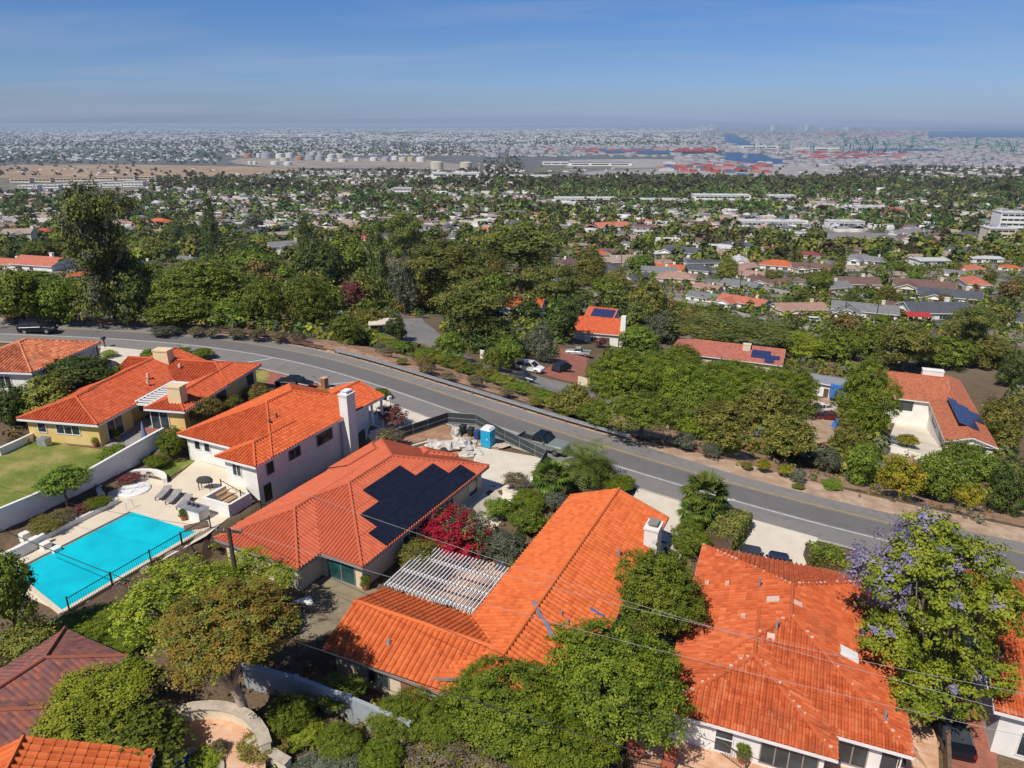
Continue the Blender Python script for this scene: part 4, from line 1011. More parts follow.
# barbecue counter, stair enclosure, grill, chairs
c0 = pz(195, 517, zt)
H2A = FR['h2'][2]
ct = thing('barbecue_counter', 'white masonry barbecue counter with grey top at the corner of the pool', 'counter', c0, H2A)
m = MB(); m.box((-1.2, -.55, -.4), (1.2, .55, .95)); m.build('counter_base', M['white_wall'], ct); m = MB(); m.box((-1.25, -.6, .95), (1.25, .6, 1.02)); m.build('counter_top', M['galv'], ct)
for k in range(3):
    m = MB(); m.lathe((-.6 + k * .5, .1, 1.02), [(.16, 0), (.16, .22), (.02, .30)], 10); m.build('burner_lid', M['dark_cloth'], ct)
c1 = pz(226, 508, zt); sw = thing('stair_enclosure', 'white walled stair well with wooden steps below the white house', 'stairs', c1, H2A)
for a, b in (((-1.6, -1.0, -1), (1.5, -.75, 1.15)), ((-1.6, -.75, -1), (-1.35, 1.5, 1.15)), ((1.25, -.75, -1), (1.5, 1.5, 1.1))): m = MB(); m.box(a, b); m.build('side_wall', M['white_wall'], sw)
for k in range(5): m = MB(); m.box((-1.2 + k * .45, .1, .9 - k * .25), (-.8 + k * .45, 1.3, .98 - k * .25)); m.build('tread', M.setdefault('tread', pmat('timber_tread', (.42, .24, .10), None, 3)), sw)
iron_fence('stair_rail', 'thin black handrail running down the white house front to the stair well', [pz(222, 490, zt + .2), pz(262, 512, zt - .6)], 1.0, .9, 3, cat='railing')
gr = thing('grill', 'black covered barbecue grill by the white stair well', 'grill', pz(206, 489, zt), H2A + .4)
m = MB(); m.lathe((0, 0, .75), [(.75, 0), (.78, .18), (.6, .42), (.2, .5)], 14, sx=1.0, sy=.55); m.build('hood', M['dark_cloth'], gr)
for sx in (-.5, .5):
    for sy in (-.25, .25): l = MB(); l.box((sx - .03, sy - .03, 0), (sx + .03, sy + .03, .8)); l.build('leg', M['black_metal'], gr)
um = thing('folded_umbrella', 'folded blue-grey patio umbrella on the chequered patio', 'umbrella', gp(146, 445)); m = MB(); m.tube([(0, 0, 0), (0, 0, 2.6)], .03, 6); m.build('pole', M['galv'], um)
m = MB(); m.lathe((0, 0, .75), [(.34, 0), (.27, .5), (.16, 1.2), (.04, 1.8)], 8); m.build('canopy', pmat('umbrella_cloth', (.18, .22, .34), None, 4), um); m = MB(); m.lathe((0, 0, 0), [(.3, 0), (.3, .1)], 12); m.build('base', M['galv'], um)
acu = thing('air_conditioner', 'grey air-conditioning unit against the yellow front wall', 'air conditioner', gp(45, 445), FR['h1'][2]); m = MB(); m.box((-.5, -.4, 0), (.5, .4, .8)); m.build('casing', M['galv'], acu); m = MB(); m.lathe((0, 0, .8), [(.32, 0), (.32, .03)], 16); m.build('fan_grille', M['grey_trim'], acu)
# diving of the pool: small grab rail
gb = thing('grab_rail', 'thin curved steel grab rail at the far corner of the pool', 'handrail', pz(127, 511, zt), PA); m = MB(); m.tube([(0, 0, 0), (0, 0, .8), (.25, 0, .95), (.6, 0, .8), (.7, 0, 0)], .022, 6); m.build('rail', M['galv'], gb)

# ------------------------------------------------------------------ pergola
pg = thing('pergola', 'white slatted pergola standing between the two orange roof wings', 'pergola', LW('h4', 0, 7.2, -1.0), FR['h4'][2])
zz = 2.75
for x in (.5, 3.6, 6.7):
    for y in (.6, 4.6):
        m = MB(); m.box((x - .08, y - .08, -.6), (x + .08, y + .08, zz)); m.build('post', M['white_trim'], pg)
for y in (.6, 2.6, 4.6): m = MB(); m.beam((-.3, y, zz + .22), (7.3, y, zz + .22), .12, .22); m.build('beam', M['white_trim'], pg)
for k in range(25): x = -.2 + k * .308; m = MB(); m.beam((x, .1, zz + .37), (x, 6.0, zz + .37), .07, .13); m.build('rafter', M['white_trim'], pg)
grl = thing('covered_barbecue', 'dark covered barbecue standing on the pink patio behind the pergola', 'barbecue', gp(503, 570), FR['h4'][2]); m = MB(); m.box((-.6, -.35, 0), (.6, .35, 1.05), taper=.08); m.build('cover', pmat('slate_cover', (.075, .085, .10), None, 3), grl)
m = MB(); m.tube([(-.7, 0, .8), (.7, 0, .8)], .03, 5); m.build('handle', M['galv'], grl)

# ------------------------------------------------------------------ building lot on the roadside
fc = pxpoly([(384, 452), (398, 440), (428, 430), (448, 423), (476, 425), (505, 441), (535, 456), (547, 462)])
def screen_fence(name, label, pts, h, n_per=2.4):
    r = thing(name, label, 'fence', (pts[0][0], pts[0][1], gz(*pts[0]))); o = Vector(r.location)
    for p, q in zip(pts[:-1], pts[1:]):
        a = Vector((p[0], p[1], gz(*p))) - o; b = Vector((q[0], q[1], gz(*q))) - o; d = b - a; n = max(1, round(d.to_2d().length / n_per))
        for k in range(n):
            s0 = a + d * (k / n); s1 = a + d * ((k + 1) / n); m = MB(); sd = Vector((-d.y, d.x, 0)).normalized() * .02; u = Vector((0, 0, h - .05)); e = Vector((0, 0, .06))
            m.hexa([s0 - sd + e, s1 - sd + e, s1 + sd + e, s0 + sd + e, s0 - sd + u, s1 - sd + u, s1 + sd + u, s0 + sd + u]); m.build('screen_panel', M['fence_green'], r)
            pm = MB(); pm.tube([s0, s0 + Vector((0, 0, h + .06))], .035, 6); pm.build('post', M['galv'], r)
        rl = MB()
        for zz in (.12, h * .5, h): rl.tube([a + Vector((0, 0, zz)) - sd * 2.5, b + Vector((0, 0, zz)) - sd * 2.5], .02, 5)
        rl.build('rail', M['galv'], r)
    return r
screen_fence('screened_fence', 'chain-link fence with dark green screen round the building lot by the road', fc, 1.4)
screen_fence('screened_fence', 'short run of dark screened fence beside the palm bed at the lot corner', pxpoly([(547, 462), (537, 480), (533, 488)]), 1.6)
pt = thing('portable_toilet', 'bright blue portable toilet with white roof on the dirt lot', 'portable toilet', gp(488, 446), FR['h3'][2])
m = MB(); m.box((-.6, -.6, .05), (.6, .6, 2.1)); m.build('cabin', M['blue_plastic'], pt)
m = MB(); m.hexa([(-.64, -.64, 2.1), (.64, -.64, 2.1), (.64, .64, 2.1), (-.64, .64, 2.1), (-.45, -.5, 2.38), (.45, -.5, 2.38), (.45, .5, 2.38), (-.45, .5, 2.38)]); m.build('roof', M['white_trim'], pt)
m = MB(); m.box((-.42, -.63, .15), (.36, -.6, 1.9)); d_ = m.build('door', M['blue_plastic'], pt); m = MB(); m.box((.2, -.66, 1.0), (.3, -.63, 1.2)); m.build('handle', M['white_trim'], d_); m = MB(); m.box((-.66, -.66, 0), (.66, .66, .06)); m.build('base', M['dark_cloth'], pt)
def bin_(mat):
    r = thing('trash_bin', '', 'bin', (0, 0, 0)); m = MB(); m.hexa([(-.25, -.3, .08), (.25, -.3, .08), (.25, .3, .08), (-.25, .3, .08), (-.31, -.37, .98), (.31, -.37, .98), (.31, .37, .98), (-.31, .37, .98)]); m.build('bin_body', mat, r)
    l = MB(); l.box((-.33, -.39, .98), (.33, .41, 1.06), taper=.04); l.build('lid', mat, r); w = MB()
    w.tube([(-.28, .33, .12), (.28, .33, .12)], .12, 8); w.build('axle', M['rubber'], r); return r
gbin = bin_(pmat('dark_green_plastic', (.022, .035, .03), None, 3, .5)); b2 = copy_tree(gbin)
place(gbin, gp(463, 433.5), FR['h3'][2], 'dark green wheeled bin left of its twin by the lot fence', 'bins on the building lot'); place(b2, gp(471, 436), FR['h3'][2], 'dark green wheeled bin next to the blue bin', 'bins on the building lot')
place(bin_(PT['blue']), gp(477.5, 439), FR['h3'][2], 'blue wheeled bin beside the portable toilet', 'bins on the building lot')
def bag(name, label, px, py, sx, sy, sz, mat, rz, seed, cat, group=None):
    rr = random.Random(seed); V = MB(); n = 15; prof = []
    base = gp(px, py); rings = []
    for i, (r0, z0) in enumerate(((.9, 0), (1.05, .25), (.95, .55), (.7, .85), (.25, 1.0))):
        rings.append([(sx * r0 * (1 + rr.uniform(-.3, .3)) * math.cos(2 * math.pi * k / n), sy * r0 * (1 + rr.uniform(-.3, .3)) * math.sin(2 * math.pi * k / n), sz * (z0 + rr.uniform(-.17, .17) * (i > 0))) for k in range(n)])
    for A, B in zip(rings[:-1], rings[1:]):
        for k in range(n): j = (k + 1) % n; V.poly([A[k], A[j], B[j], B[k]])
    V.poly(rings[-1])
    o = V.build(name, mat, None, loc=base, rz=rz); return tag(o, label, cat, group)
bl = ['large white plastic-wrapped heap in the middle of the dirt lot', 'white wrapped heap nearest the green bins', 'low spread of white sheeting at the left of the rubble heap', 'small white bundle at the right foot of the heaps', 'white sack at the front of the dirt lot heaps', 'tall narrow white bundle at the back of the lot']
for k, (x, y, a, b, c) in enumerate(((444, 449, 1.5, 1.0, .9), (461, 447, 1.1, 1.5, 1.05), (430, 447, 1.7, .9, .5), (476, 452, .9, .5, .35), (466, 455, 1.0, .6, .35), (456, 436, .6, .5, 1.1))): bag('rubble_heap', bl[k], x, y, a, b, c, M['tarp_white'], k * .8, k, 'heap', 'white heaps on the building lot')
for k in range(16):
    rr_ = random.Random(70 + k); bag('rubble_piece', 'small broken piece of pale rubble scattered among the white heaps on the dirt lot', rr_.uniform(424, 486), rr_.uniform(441, 457), rr_.uniform(.15, .5), rr_.uniform(.15, .4), rr_.uniform(.15, .4), M['tarp_white'] if k % 3 else M['stone'], k, 80 + k, 'rubble', 'rubble on the building lot')
bag('dark_sack', 'dark grey sack among the white heaps', 443, 453, .6, .5, .6, M['dark_cloth'], 0, 9, 'sack')
lm = thing('lumber_stack', 'small stack of pale and dark boards against the fence at the left of the lot', 'lumber', gp(415, 447), R(35))
for k in range(6): m = MB(); m.box((-2, -.5 + (k % 3) * .34, .02 + (k // 3) * .16), (2 - .3 * (k % 2), -.22 + (k % 3) * .34, .16 + (k // 3) * .16)); m.build('board', M['wood'] if k % 2 else M['concrete'], lm)
bag('rubble_heap', 'low heap of broken pale stones at the right edge of the dirt lot', 497, 447, 1.2, .5, .35, M['stone'], .2, 21, 'heap', 'white heaps on the building lot')

# ------------------------------------------------------------------ roadside furniture
def guardrail(name, label, pts, mat, post_mat, h=.72, step=2.0):
    r = thing(name, label, 'guardrail', (pts[0][0], pts[0][1], -.09 * pts[0][0])); o = Vector(r.location); P = [Vector((p[0], p[1], -.09 * p[0])) - o for p in pts]
    rail = MB()
    for p, q in zip(P[:-1], P[1:]):
        d = (q - p).normalized(); s_ = Vector((-d.y, d.x, 0))
        for (z0, z1, off) in ((.42, .52, -.06), (.52, .57, -.02), (.57, .63, -.02), (.63, .74, -.06)):
            rail.beam(p + Vector((0, 0, z1)) + s_ * off, q + Vector((0, 0, z1)) + s_ * off, .05, z1 - z0)
        rail.beam(p + Vector((0, 0, .75)) + s_ * .05, q + Vector((0, 0, .75)) + s_ * .05, .26, .03)
    rail.build('rail', mat, r)
    L = [0]
    for p, q in zip(P[:-1], P[1:]): L.append(L[-1] + (q - p).length)
    n = int(L[-1] / step)
    for k in range(n + 1):
        s = k * step; i = max(j for j in range(len(L)) if L[j] <= s + 1e-6); i = min(i, len(P) - 2); c = P[i] + (P[i + 1] - P[i]) * ((s - L[i]) / (L[i + 1] - L[i])); m = MB(); m.box(c + Vector((-.09, .02, -.5)), c + Vector((.09, .2, .72))); m.build('post', post_mat, r)
    return r
dfp = CP + CN * (DF + .25)[:, None]
def seg_between(xa, xb): return [tuple(p) for p in dfp if xa <= p[0] <= xb][::2]
guardrail('guardrail', 'rust-red guardrail along the far side of the road at the left bend', seg_between(-69, -26.5), M['rust_rail'], M['wood'])
guardrail('guardrail', 'grey steel guardrail on wooden posts above the bank at the middle of the road', seg_between(-26.2, 14.2), M['galv'], M['wood'])
mb_ = thing('mailbox_pillar', 'brick mailbox pillar at the kerb behind the white house', 'mailbox', gp(325, 388), R(-30)); m = MB(); m.box((-.35, -.35, 0), (.35, .35, 1.35)); m.build('pillar', M['brick_pave'], mb_); m = MB(); m.box((-.4, -.4, 1.35), (.4, .4, 1.45)); m.build('cap', M['terra_pave'], mb_)
mb2 = thing('mailbox', 'white mailbox post at the kerb by the plum-red shrub', 'mailbox', gp(390, 407), R(-30)); m = MB(); m.box((-.08, -.08, 0), (.08, .08, 1.2)); m.build('post', M['white_trim'], mb2); m = MB(); m.box((-.16, -.28, 1.05), (.16, .28, 1.4)); m.build('letter_box', M['white_trim'], mb2)
mb3 = thing('mailbox', 'dark mailbox on a post at the corner house driveway', 'mailbox', gp(105, 347), R(-10)); m = MB(); m.box((-.08, -.08, 0), (.08, .08, 1.1)); m.build('post', M['wood'], mb3); m = MB(); m.box((-.18, -.3, 1.1), (.18, .3, 1.45)); m.build('letter_box', M['dark_cloth'], mb3)
# utility pole and wires
pb = gp(236, 592); pbz = gz(pb.x, pb.y); top = pz(228, 526, 9.3)
pole = thing('utility_pole', 'dark wooden utility pole rising from the yellow-green tree by the solar roof', 'utility pole', (top.x, top.y, gz(top.x, top.y)))
hgt = top.z - pole.location.z
m = MB(); m.tube([(0, 0, -.5), (0, 0, hgt)], [.2, .14], 8); m.build('pole_shaft', M['pole_wood'], pole)
m = MB(); m.box((-.9, -.06, hgt - .5), (.9, .06, hgt - .36)); m.build('crossarm', M['pole_wood'], pole)
for x in (-.8, -.3, .3, .8): m = MB(); m.lathe((x, 0, hgt - .36), [(.05, 0), (.06, .1), (.02, .18)], 8); m.build('insulator', M['galv'], pole)
M['wire_grey'] = pmat('weathered_cable', (.34, .33, .33), None, 3, .7)
def wire(label, a, b, sag=.5, r=.02, mat='black_metal', n=24):
    a = Vector(a); b = Vector(b); P = [a + (b - a) * (i / n) - Vector((0, 0, sag * 4 * (i / n) * (1 - i / n))) - a for i in range(n + 1)]
    m = MB(); m.tube(P, r, 5); tag(m.build('utility_wire', M[mat], None, loc=a), label, 'wire', 'overhead wires')
wire('thick black cable sagging from the pool corner across the orange L-shaped roof', pz(-40, 512, 9.0), pz(720, 776, 9.0), .9, .026)
wire('thin black cable just above the thick one over the ficus hedge', pz(226, 527, 9.2), pz(790, 772, 8.6), .5, .016)
wire('pale wire from the wooden pole across the salmon roof to the hipped roof', pz(228, 527, 9.3), pz(1050, 742, 9.0), .7, .011, 'wire_grey')
wire('upper pale wire crossing the ficus crown and the hipped roof', pz(300, 492, 10), pz(1060, 725, 9.6), .6, .011, 'wire_grey')
wire('topmost pale wire over the hipped roof and the jacaranda', pz(440, 556, 10.4), pz(1060, 700, 10), .5, .011, 'wire_grey')
wire('thin black cable over the turquoise pool from the left edge', pz(-30, 478, 8.4), pz(228, 529, 9.0), .5, .012)

# ------------------------------------------------------------------ bottom garden pieces
gf = pxpoly([(248, 688), (300, 702), (352, 722), (412, 748)])
r = thing('boundary_fence', 'long pale grey boundary fence with ribbed cap below the orange L-shaped roof', 'fence', (gf[0][0], gf[0][1], gz(*gf[0]))); o = Vector(r.location)
for p, q in zip(gf[:-1], gf[1:]):
    a = Vector((p[0], p[1], gz(*p))) - o; b = Vector((q[0], q[1], gz(*q))) - o; m = MB(); m.beam(a + Vector((0, 0, 1.75)), b + Vector((0, 0, 1.75)), .08, 1.9); m.build('panel', M['grey_vinyl'], r)
    c = MB(); c.beam(a + Vector((0, 0, 1.9)), b + Vector((0, 0, 1.9)), .26, .12); c.build('cap_rail', M['grey_vinyl'], r)
    pm = MB(); pm.box(a + Vector((-.11, -.11, -.1)), a + Vector((.11, .11, 2.05))); pm.build('post', M['grey_vinyl'], r)
cw = pz(176, 800, 1.2); carc = [cw + Vector((4.6 * math.cos(a), 4.9 * math.sin(a), 0)) for a in np.linspace(R(15), R(200), 18)]
drape('spa_patio', [tuple((cw + Vector((4.5 * math.cos(a), 4.8 * math.sin(a), 0)))[:2]) for a in np.linspace(0, R(345), 24)], M['terra_pave'], .06, zf=lambda x, y: np.full(len(x), 1.9))
wall_path('curved_garden_wall', 'curved cream wall with stone coping round the terracotta spa patio', [tuple(a[:2]) for a in carc[1:]], .75, .5, 'cream_wall', cap='stone', z=1.9, down=1.6)
wall_path('stepped_wall', 'short white wall stepping down from the curved wall beside the boulders', pxpoly([(252, 752), (268, 762), (290, 775)]), .9, .4, 'cream_wall', cap='stone')
sp2 = thing('garden_spa', 'small bright blue spa pool on the terracotta patio at the bottom edge', 'spa', pz(186, 778, 2.0)); m = MB(); m.lathe((0, 0, 0), [(1.9, -.1), (1.9, .1), (1.55, .12), (1.5, .05)], 28); m.build('spa_rim', M['stone'], sp2); m = MB(); m.lathe((0, 0, 0), [(1.52, 0), (1.52, .07)], 28); m.build('spa_water', M['spa_water'], sp2)
for k, (x, y, s_, lb) in enumerate(((234, 733, .55, 'pale boulder closest to the white trunk'), (246, 727, .45, 'middle pale boulder beside the curved wall'), (256, 737, .5, 'pale boulder right of the other two by the trunk'), (311, 757, .35, 'small pale boulder low in the shrubs left of the grey fence'), (308, 738, .25, 'tiny pale rock among the green shrubs'))):
    bag('boulder', lb, x, y, s_, s_ * .7, s_ * .8, M['stone'], k, 30 + k, 'boulder', 'pale boulders in the bottom garden')
iron_fence('patio_railing', 'brown iron railing zigzagging down from the white house patio', [gp(655, 722), gp(690, 728), gp(718, 752), gp(745, 772)], 1.0, .15, 1.6, 'brown_trim', cat='railing')
iron_fence('patio_railing', 'short brown iron railing beside the red chairs at the bottom edge', [gp(622, 770), gp(660, 778)], 1.0, .15, 1.6, 'brown_trim', cat='railing')
def chair(label, p, rz, col):
    r = thing('patio_chair', label, 'chair', p, rz, 'patio chairs'); m = MB(); m.box((-.4, -.4, .32), (.4, .4, .46)); m.build('seat', col, r); m = MB(); m.hexa([(-.4, .3, .4), (.4, .3, .4), (.4, .42, .4), (-.4, .42, .4), (-.4, .5, 1.05), (.4, .5, 1.05), (.4, .6, 1.05), (-.4, .6, 1.05)]); m.build('backrest', col, r)
    for sx in (-.36, .36):
        for sy in (-.36, .36): l = MB(); l.box((sx - .03, sy - .03, 0), (sx + .03, sy + .03, .34)); l.build('leg', M['brown_trim'], r)
    return r
M['brick_cloth'] = pmat('brick_red_cloth', (.40, .10, .05), None, 4)
chair('red-brown padded patio chair at the left of the two by the railing', gp(636, 757), .6, M['brick_cloth']); chair('red-brown padded patio chair at the right, below the brown railing', gp(668, 768), -.5, M['brick_cloth'])
gt = thing('iron_gate', 'brown iron gate across the side path right of the hipped house', 'gate', gp(925, 716), FR['h5'][2] + .15); m = MB()
for k in range(11): x = -1.2 + k * .24; m.tube([(x, 0, .05), (x, 0, 1.25 + .25 * math.cos((k - 5) / 5 * 1.5))], .018, 5)
for z_ in (.15, 1.1): m.beam((-1.25, 0, z_), (1.25, 0, z_), .05, .05)
m.build('gate_panel', M['brown_trim'], gt)
for x in (-1.3, 1.3): pm = MB(); pm.box((x - .06, -.06, 0), (x + .06, .06, 1.6)); pm.build('gate_post', M['brown_trim'], gt)
wall_path('side_wall', 'low dark wall between the side path and the brick driveway', pxpoly([(942, 690), (944, 735), (946, 790)]), 1.2, .22, 'wood')

# ------------------------------------------------------------------ small things standing about the yards
M['clay'] = pmat('clay_pot', (.42, .17, .09), None, 4, .9)
def pot(label, p, sc, kind):
    r = thing('plant_pot', label, 'plant pot', p); r.scale = (sc,) * 3; m = MB(); m.lathe((0, 0, 0), [(.2, 0), (.3, .42), (.34, .44), (.34, .52), (.28, .5)], 14); m.build('pot', M['clay'], r)
    POTS.append((r, kind)); return r
POTS = []
for lb, px, py, sc, kd in (('clay pot of green leaves by the sliding doors of the yellow house', 118, 440, 1.0, 'broad'), ('clay pot at the corner of the yellow front wall', 96, 447, .9, 'lime'), ('clay pot beside the white barbecue counter', 184, 520, .9, 'broad'), ('clay pot on the gravel patio before the teal glass door', 366, 590, 1.1, 'broad'), ('clay pot on the bottom patio left of the screen door', 704, 742, 1.1, 'lime'), ('clay pot on the bottom patio under the four-pane window', 742, 762, 1.2, 'broad'), ('clay pot beside the covered barbecue behind the pergola', 512, 573, 1.2, 'broad'), ('clay pot by the small blue garden spa', 222, 758, 1.1, 'dry')): pot(lb, gp(px, py) if py != 520 else pz(px, py, zt), sc, kd)
def table(label, p, rz):
    r = thing('patio_table', label, 'table', p, rz); m = MB(); m.lathe((0, 0, .70), [(.6, 0), (.6, .04)], 20); m.build('tabletop', M['galv'], r)
    for k in range(4): a = k * math.pi / 2 + .4; l = MB(); l.tube([(.42 * math.cos(a), .42 * math.sin(a), 0), (.3 * math.cos(a), .3 * math.sin(a), .7)], .025, 6); l.build('leg', M['black_metal'], r)
    return r
table('round metal table under the white pergola', LW('h4', 3.4, 9.6, -1.0) + Vector((0, 0, gz(*LW('h4', 3.4, 9.6)[:2]) + 1.06)), .3)
for k, (px, py, lb) in enumerate(((300, 604, 'white stone slab lying on the shaded gravel patio'), (196, 527, 'low timber edging beside the barbecue counter'))):
    m = MB(); m.box((-.9, -.5, 0), (.9, .5, .12)); tag(m.build(['stone_slab', 'timber_edging'][k], M[['white_trim', 'wood'][k]], None, loc=gp(px, py, .02), rz=.5), lb, ['slab', 'edging'][k])
# ------------------------------------------------------------------ vegetation
LM = dict(
  green=leaf_mat('leaf_green', [(.1, (.018, .038, .008)), (.4, (.042, .080, .013)), (.7, (.075, .125, .018)), (.95, (.12, .17, .03))]),
  ficus=leaf_mat('leaf_ficus', [(.1, (.022, .048, .006)), (.35, (.055, .105, .012)), (.7, (.10, .165, .018)), (.95, (.17, .22, .03))], .12),
  deep=leaf_mat('leaf_deep', [(.1, (.010, .024, .008)), (.45, (.022, .046, .014)), (.75, (.038, .068, .018)), (.95, (.07, .10, .03))]),
  olive=leaf_mat('leaf_olive', [(.1, (.030, .040, .012)), (.4, (.065, .078, .018)), (.7, (.11, .115, .025)), (.95, (.16, .155, .04))]),
  lime=leaf_mat('leaf_lime', [(.1, (.05, .075, .008)), (.4, (.12, .155, .014)), (.7, (.19, .22, .02)), (.95, (.29, .29, .045))], .15),
  rustic=leaf_mat('leaf_rustic', [(.1, (.05, .045, .010)), (.35, (.115, .092, .016)), (.6, (.16, .115, .02)), (.8, (.19, .088, .022)), (.97, (.23, .17, .04))], .12),
  pine=leaf_mat('leaf_pine', [(.1, (.014, .026, .008)), (.4, (.038, .055, .014)), (.7, (.065, .084, .018)), (.95, (.10, .11, .03))], .2, .15),
  sage=leaf_mat('leaf_sage', [(.1, (.04, .05, .03)), (.4, (.085, .098, .06)), (.7, (.14, .15, .10)), (.95, (.22, .22, .16))], .15),
  dry=leaf_mat('leaf_dry', [(.1, (.05, .038, .025)), (.4, (.12, .09, .06)), (.7, (.19, .15, .10)), (.95, (.27, .22, .16))], .2),
  plum=leaf_mat('leaf_plum', [(.1, (.03, .012, .014)), (.4, (.075, .024, .024)), (.7, (.13, .04, .035)), (.95, (.2, .07, .05))], .1),
  yellow=leaf_mat('leaf_yellow', [(.1, (.07, .075, .008)), (.35, (.22, .19, .014)), (.65, (.42, .34, .02)), (.95, (.55, .43, .05))], .1),
  crimson=leaf_mat('leaf_crimson', [(.05, (.24, .010, .025)), (.5, (.46, .014, .04)), (.95, (.62, .04, .08))], .08, .4),
  lilac=leaf_mat('leaf_lilac', [(.05, (.26, .23, .36)), (.5, (.38, .34, .50)), (.95, (.52, .48, .64))], .08, .4),
  palm=leaf_mat('leaf_palm', [(.1, (.03, .06, .012)), (.45, (.075, .12, .02)), (.75, (.14, .18, .03)), (.97, (.26, .25, .05))], .15),
  farwood=leaf_mat('leaf_farwood', [(.1, (.030, .036, .018)), (.4, (.058, .066, .032)), (.7, (.088, .095, .05)), (.95, (.13, .13, .08))], .2),
  jacleaf=leaf_mat('leaf_feathery', [(.1, (.045, .072, .008)), (.35, (.125, .165, .014)), (.7, (.19, .215, .02)), (.95, (.26, .27, .03))], .1),
  hedge=leaf_mat('leaf_hedge', [(.1, (.03, .06, .008)), (.4, (.06, .12, .012)), (.7, (.10, .17, .018)), (.95, (.15, .22, .03))], .1),
  bronze=leaf_mat('leaf_bronze', [(.1, (.04, .03, .012)), (.4, (.085, .06, .02)), (.7, (.12, .085, .025)), (.95, (.17, .13, .04))], .12))
def leaf_quads(C, Nn, size, rg, aspect=.55, droop=0.0):
    """leaf blades: centres C, facing roughly Nn; two triangles' worth of quad each"""
    n = len(C); r = rg.normal(size=(n, 3)); Nn = Nn + .55 * r; Nn /= np.linalg.norm(Nn, axis=1)[:, None] + 1e-9
    t = rg.normal(size=(n, 3)); t[:, 2] -= droop; t -= Nn * (t * Nn).sum(1)[:, None]; t /= np.linalg.norm(t, axis=1)[:, None] + 1e-9
    b = np.cross(Nn, t); s = (size * rg.uniform(.65, 1.35, n))[:, None]
    V = np.stack([C - t * s * .5, C + b * s * aspect * .5 + t * s * .05, C + t * s * .5, C - b * s * aspect * .5 + t * s * .05], 1).reshape(-1, 3)
    F = np.arange(4 * n).reshape(n, 4); return V, F
def crown(name, seed, lobes, n_clump, n_leaf, leaf, clump=.12, mats=('green',), flat=1.0, droop=0.0, mix=None, shell=.72, aspect=.6, up=.55, jag=.27):
    if n_leaf < 20: n_leaf = int(n_leaf * 1.7); leaf *= .84
    """unit crown: ellipsoid lobes (x,y,z,rx,ry,rz) covered with leaf clumps, thinner inside"""
    rg = np.random.default_rng(seed); L = np.array(lobes, float); vol = (L[:, 3] * L[:, 4] + L[:, 4] * L[:, 5] + L[:, 3] * L[:, 5]); pr = vol / vol.sum()
    C = []; D = []
    while len(C) < n_clump:
        k = rg.choice(len(L), p=pr); d = rg.normal(size=3); d /= np.linalg.norm(d)
        if d[2] < -.55 and rg.random() < .6: continue
        rad = (shell + (1 - shell) * rg.random() ** .5) * (1 + rg.normal() * jag * .5)
        p = L[k, :3] + d * L[k, 3:] * rad
        q = (p - L[:, :3]) / L[:, 3:]; ins = np.sqrt((q ** 2).sum(1)); ins[k] = 9
        if ins.min() < .62 and rg.random() < .85: continue
        C.append(p); D.append(d)
    C = np.array(C); D = np.array(D); n = n_clump * n_leaf
    cs = clump * rg.uniform(.6, 1.4, n_clump)
    off = rg.normal(size=(n, 3)) * np.array([1, 1, .7]) * np.repeat(cs, n_leaf)[:, None] * .62
    P = np.repeat(C, n_leaf, 0) + off; Nn = np.repeat(D, n_leaf, 0) * .8 + off / (np.repeat(cs, n_leaf)[:, None] + 1e-6) * .5 + np.array([0, 0, up])
    V, F = leaf_quads(P, Nn, leaf, rg, aspect, droop)
    u = rg.random(n); v = np.repeat(rg.random(n_clump), n_leaf)
    uv = np.repeat(np.stack([u, v], 1), 4, 0)
    mi = np.zeros(n, int)
    if mix is not None: mi = np.repeat(mix(C, D, rg), n_leaf); 
    return np_mesh(name, V, F, [LM[m] for m in mats], uv, mi)
def blob_lobes(seed, n=7, spread=.5, r=(.45, .62), zs=(-.35, .45), flat=.85):
    g = random.Random(seed); L = []
    for k in range(n):
        a = 2 * math.pi * (k / n) + g.uniform(-.4, .4); d = spread * g.uniform(.6, 1.05) if k else 0; rr = g.uniform(*r)
        L.append((d * math.cos(a), d * math.sin(a), g.uniform(*zs), rr, rr, rr * flat))
    L.append((0, 0, .25, .6, .6, .62)); return L
def trunk_mesh(name, seed, h=1.0, r=.05, limbs=5, fork=.45, lean=0.0, mat='bark', spread=.5, top=.35):
    """unit trunk with tapering limbs reaching into the crown"""
    g = random.Random(seed); m = MB()
    P = [(0, 0, -.06)]; 
    for i in range(1, 5): f = i / 4; P.append((lean * f * f + g.uniform(-.015, .015), g.uniform(-.02, .02), h * fork * f))
    m.tube(P, [r * 1.25, r, r * .9, r * .82, r * .75], 8)
    e = Vector(P[-1])
    for k in range(limbs):
        a = 2 * math.pi * k / limbs + g.uniform(-.5, .5); s = spread * g.uniform(.6, 1.1); q = e + Vector((math.cos(a) * s, math.sin(a) * s, (h - h * fork) * g.uniform(.55, .95)))
        md = e + (q - e) * .5 + Vector((g.uniform(-.05, .05), g.uniform(-.05, .05), -.03 * h)); m.tube([e - Vector((0, 0, .02)), md, q], [r * .6, r * .4, r * .14], 6)
        for j in range(2):
            q2 = q + Vector((g.uniform(-.2, .2), g.uniform(-.2, .2), g.uniform(.02, .18))); m.tube([md, (md + q2) / 2 + Vector((0, 0, .02)), q2], [r * .3, r * .2, r * .06], 5)
    return m.mesh(name, M[mat], True)
TR = dict(bark=[trunk_mesh('trunk', s) for s in (1, 2)], pale=[trunk_mesh('trunk', 5, mat='bark_pale', r=.075, limbs=6, fork=.36, lean=-.06)], grey=[trunk_mesh('trunk', 6, mat='bark_grey', limbs=6, fork=.6)], pine=[trunk_mesh('trunk', 8, mat='bark_grey', r=.04, limbs=7, fork=.62, spread=.6)])
CR = {}
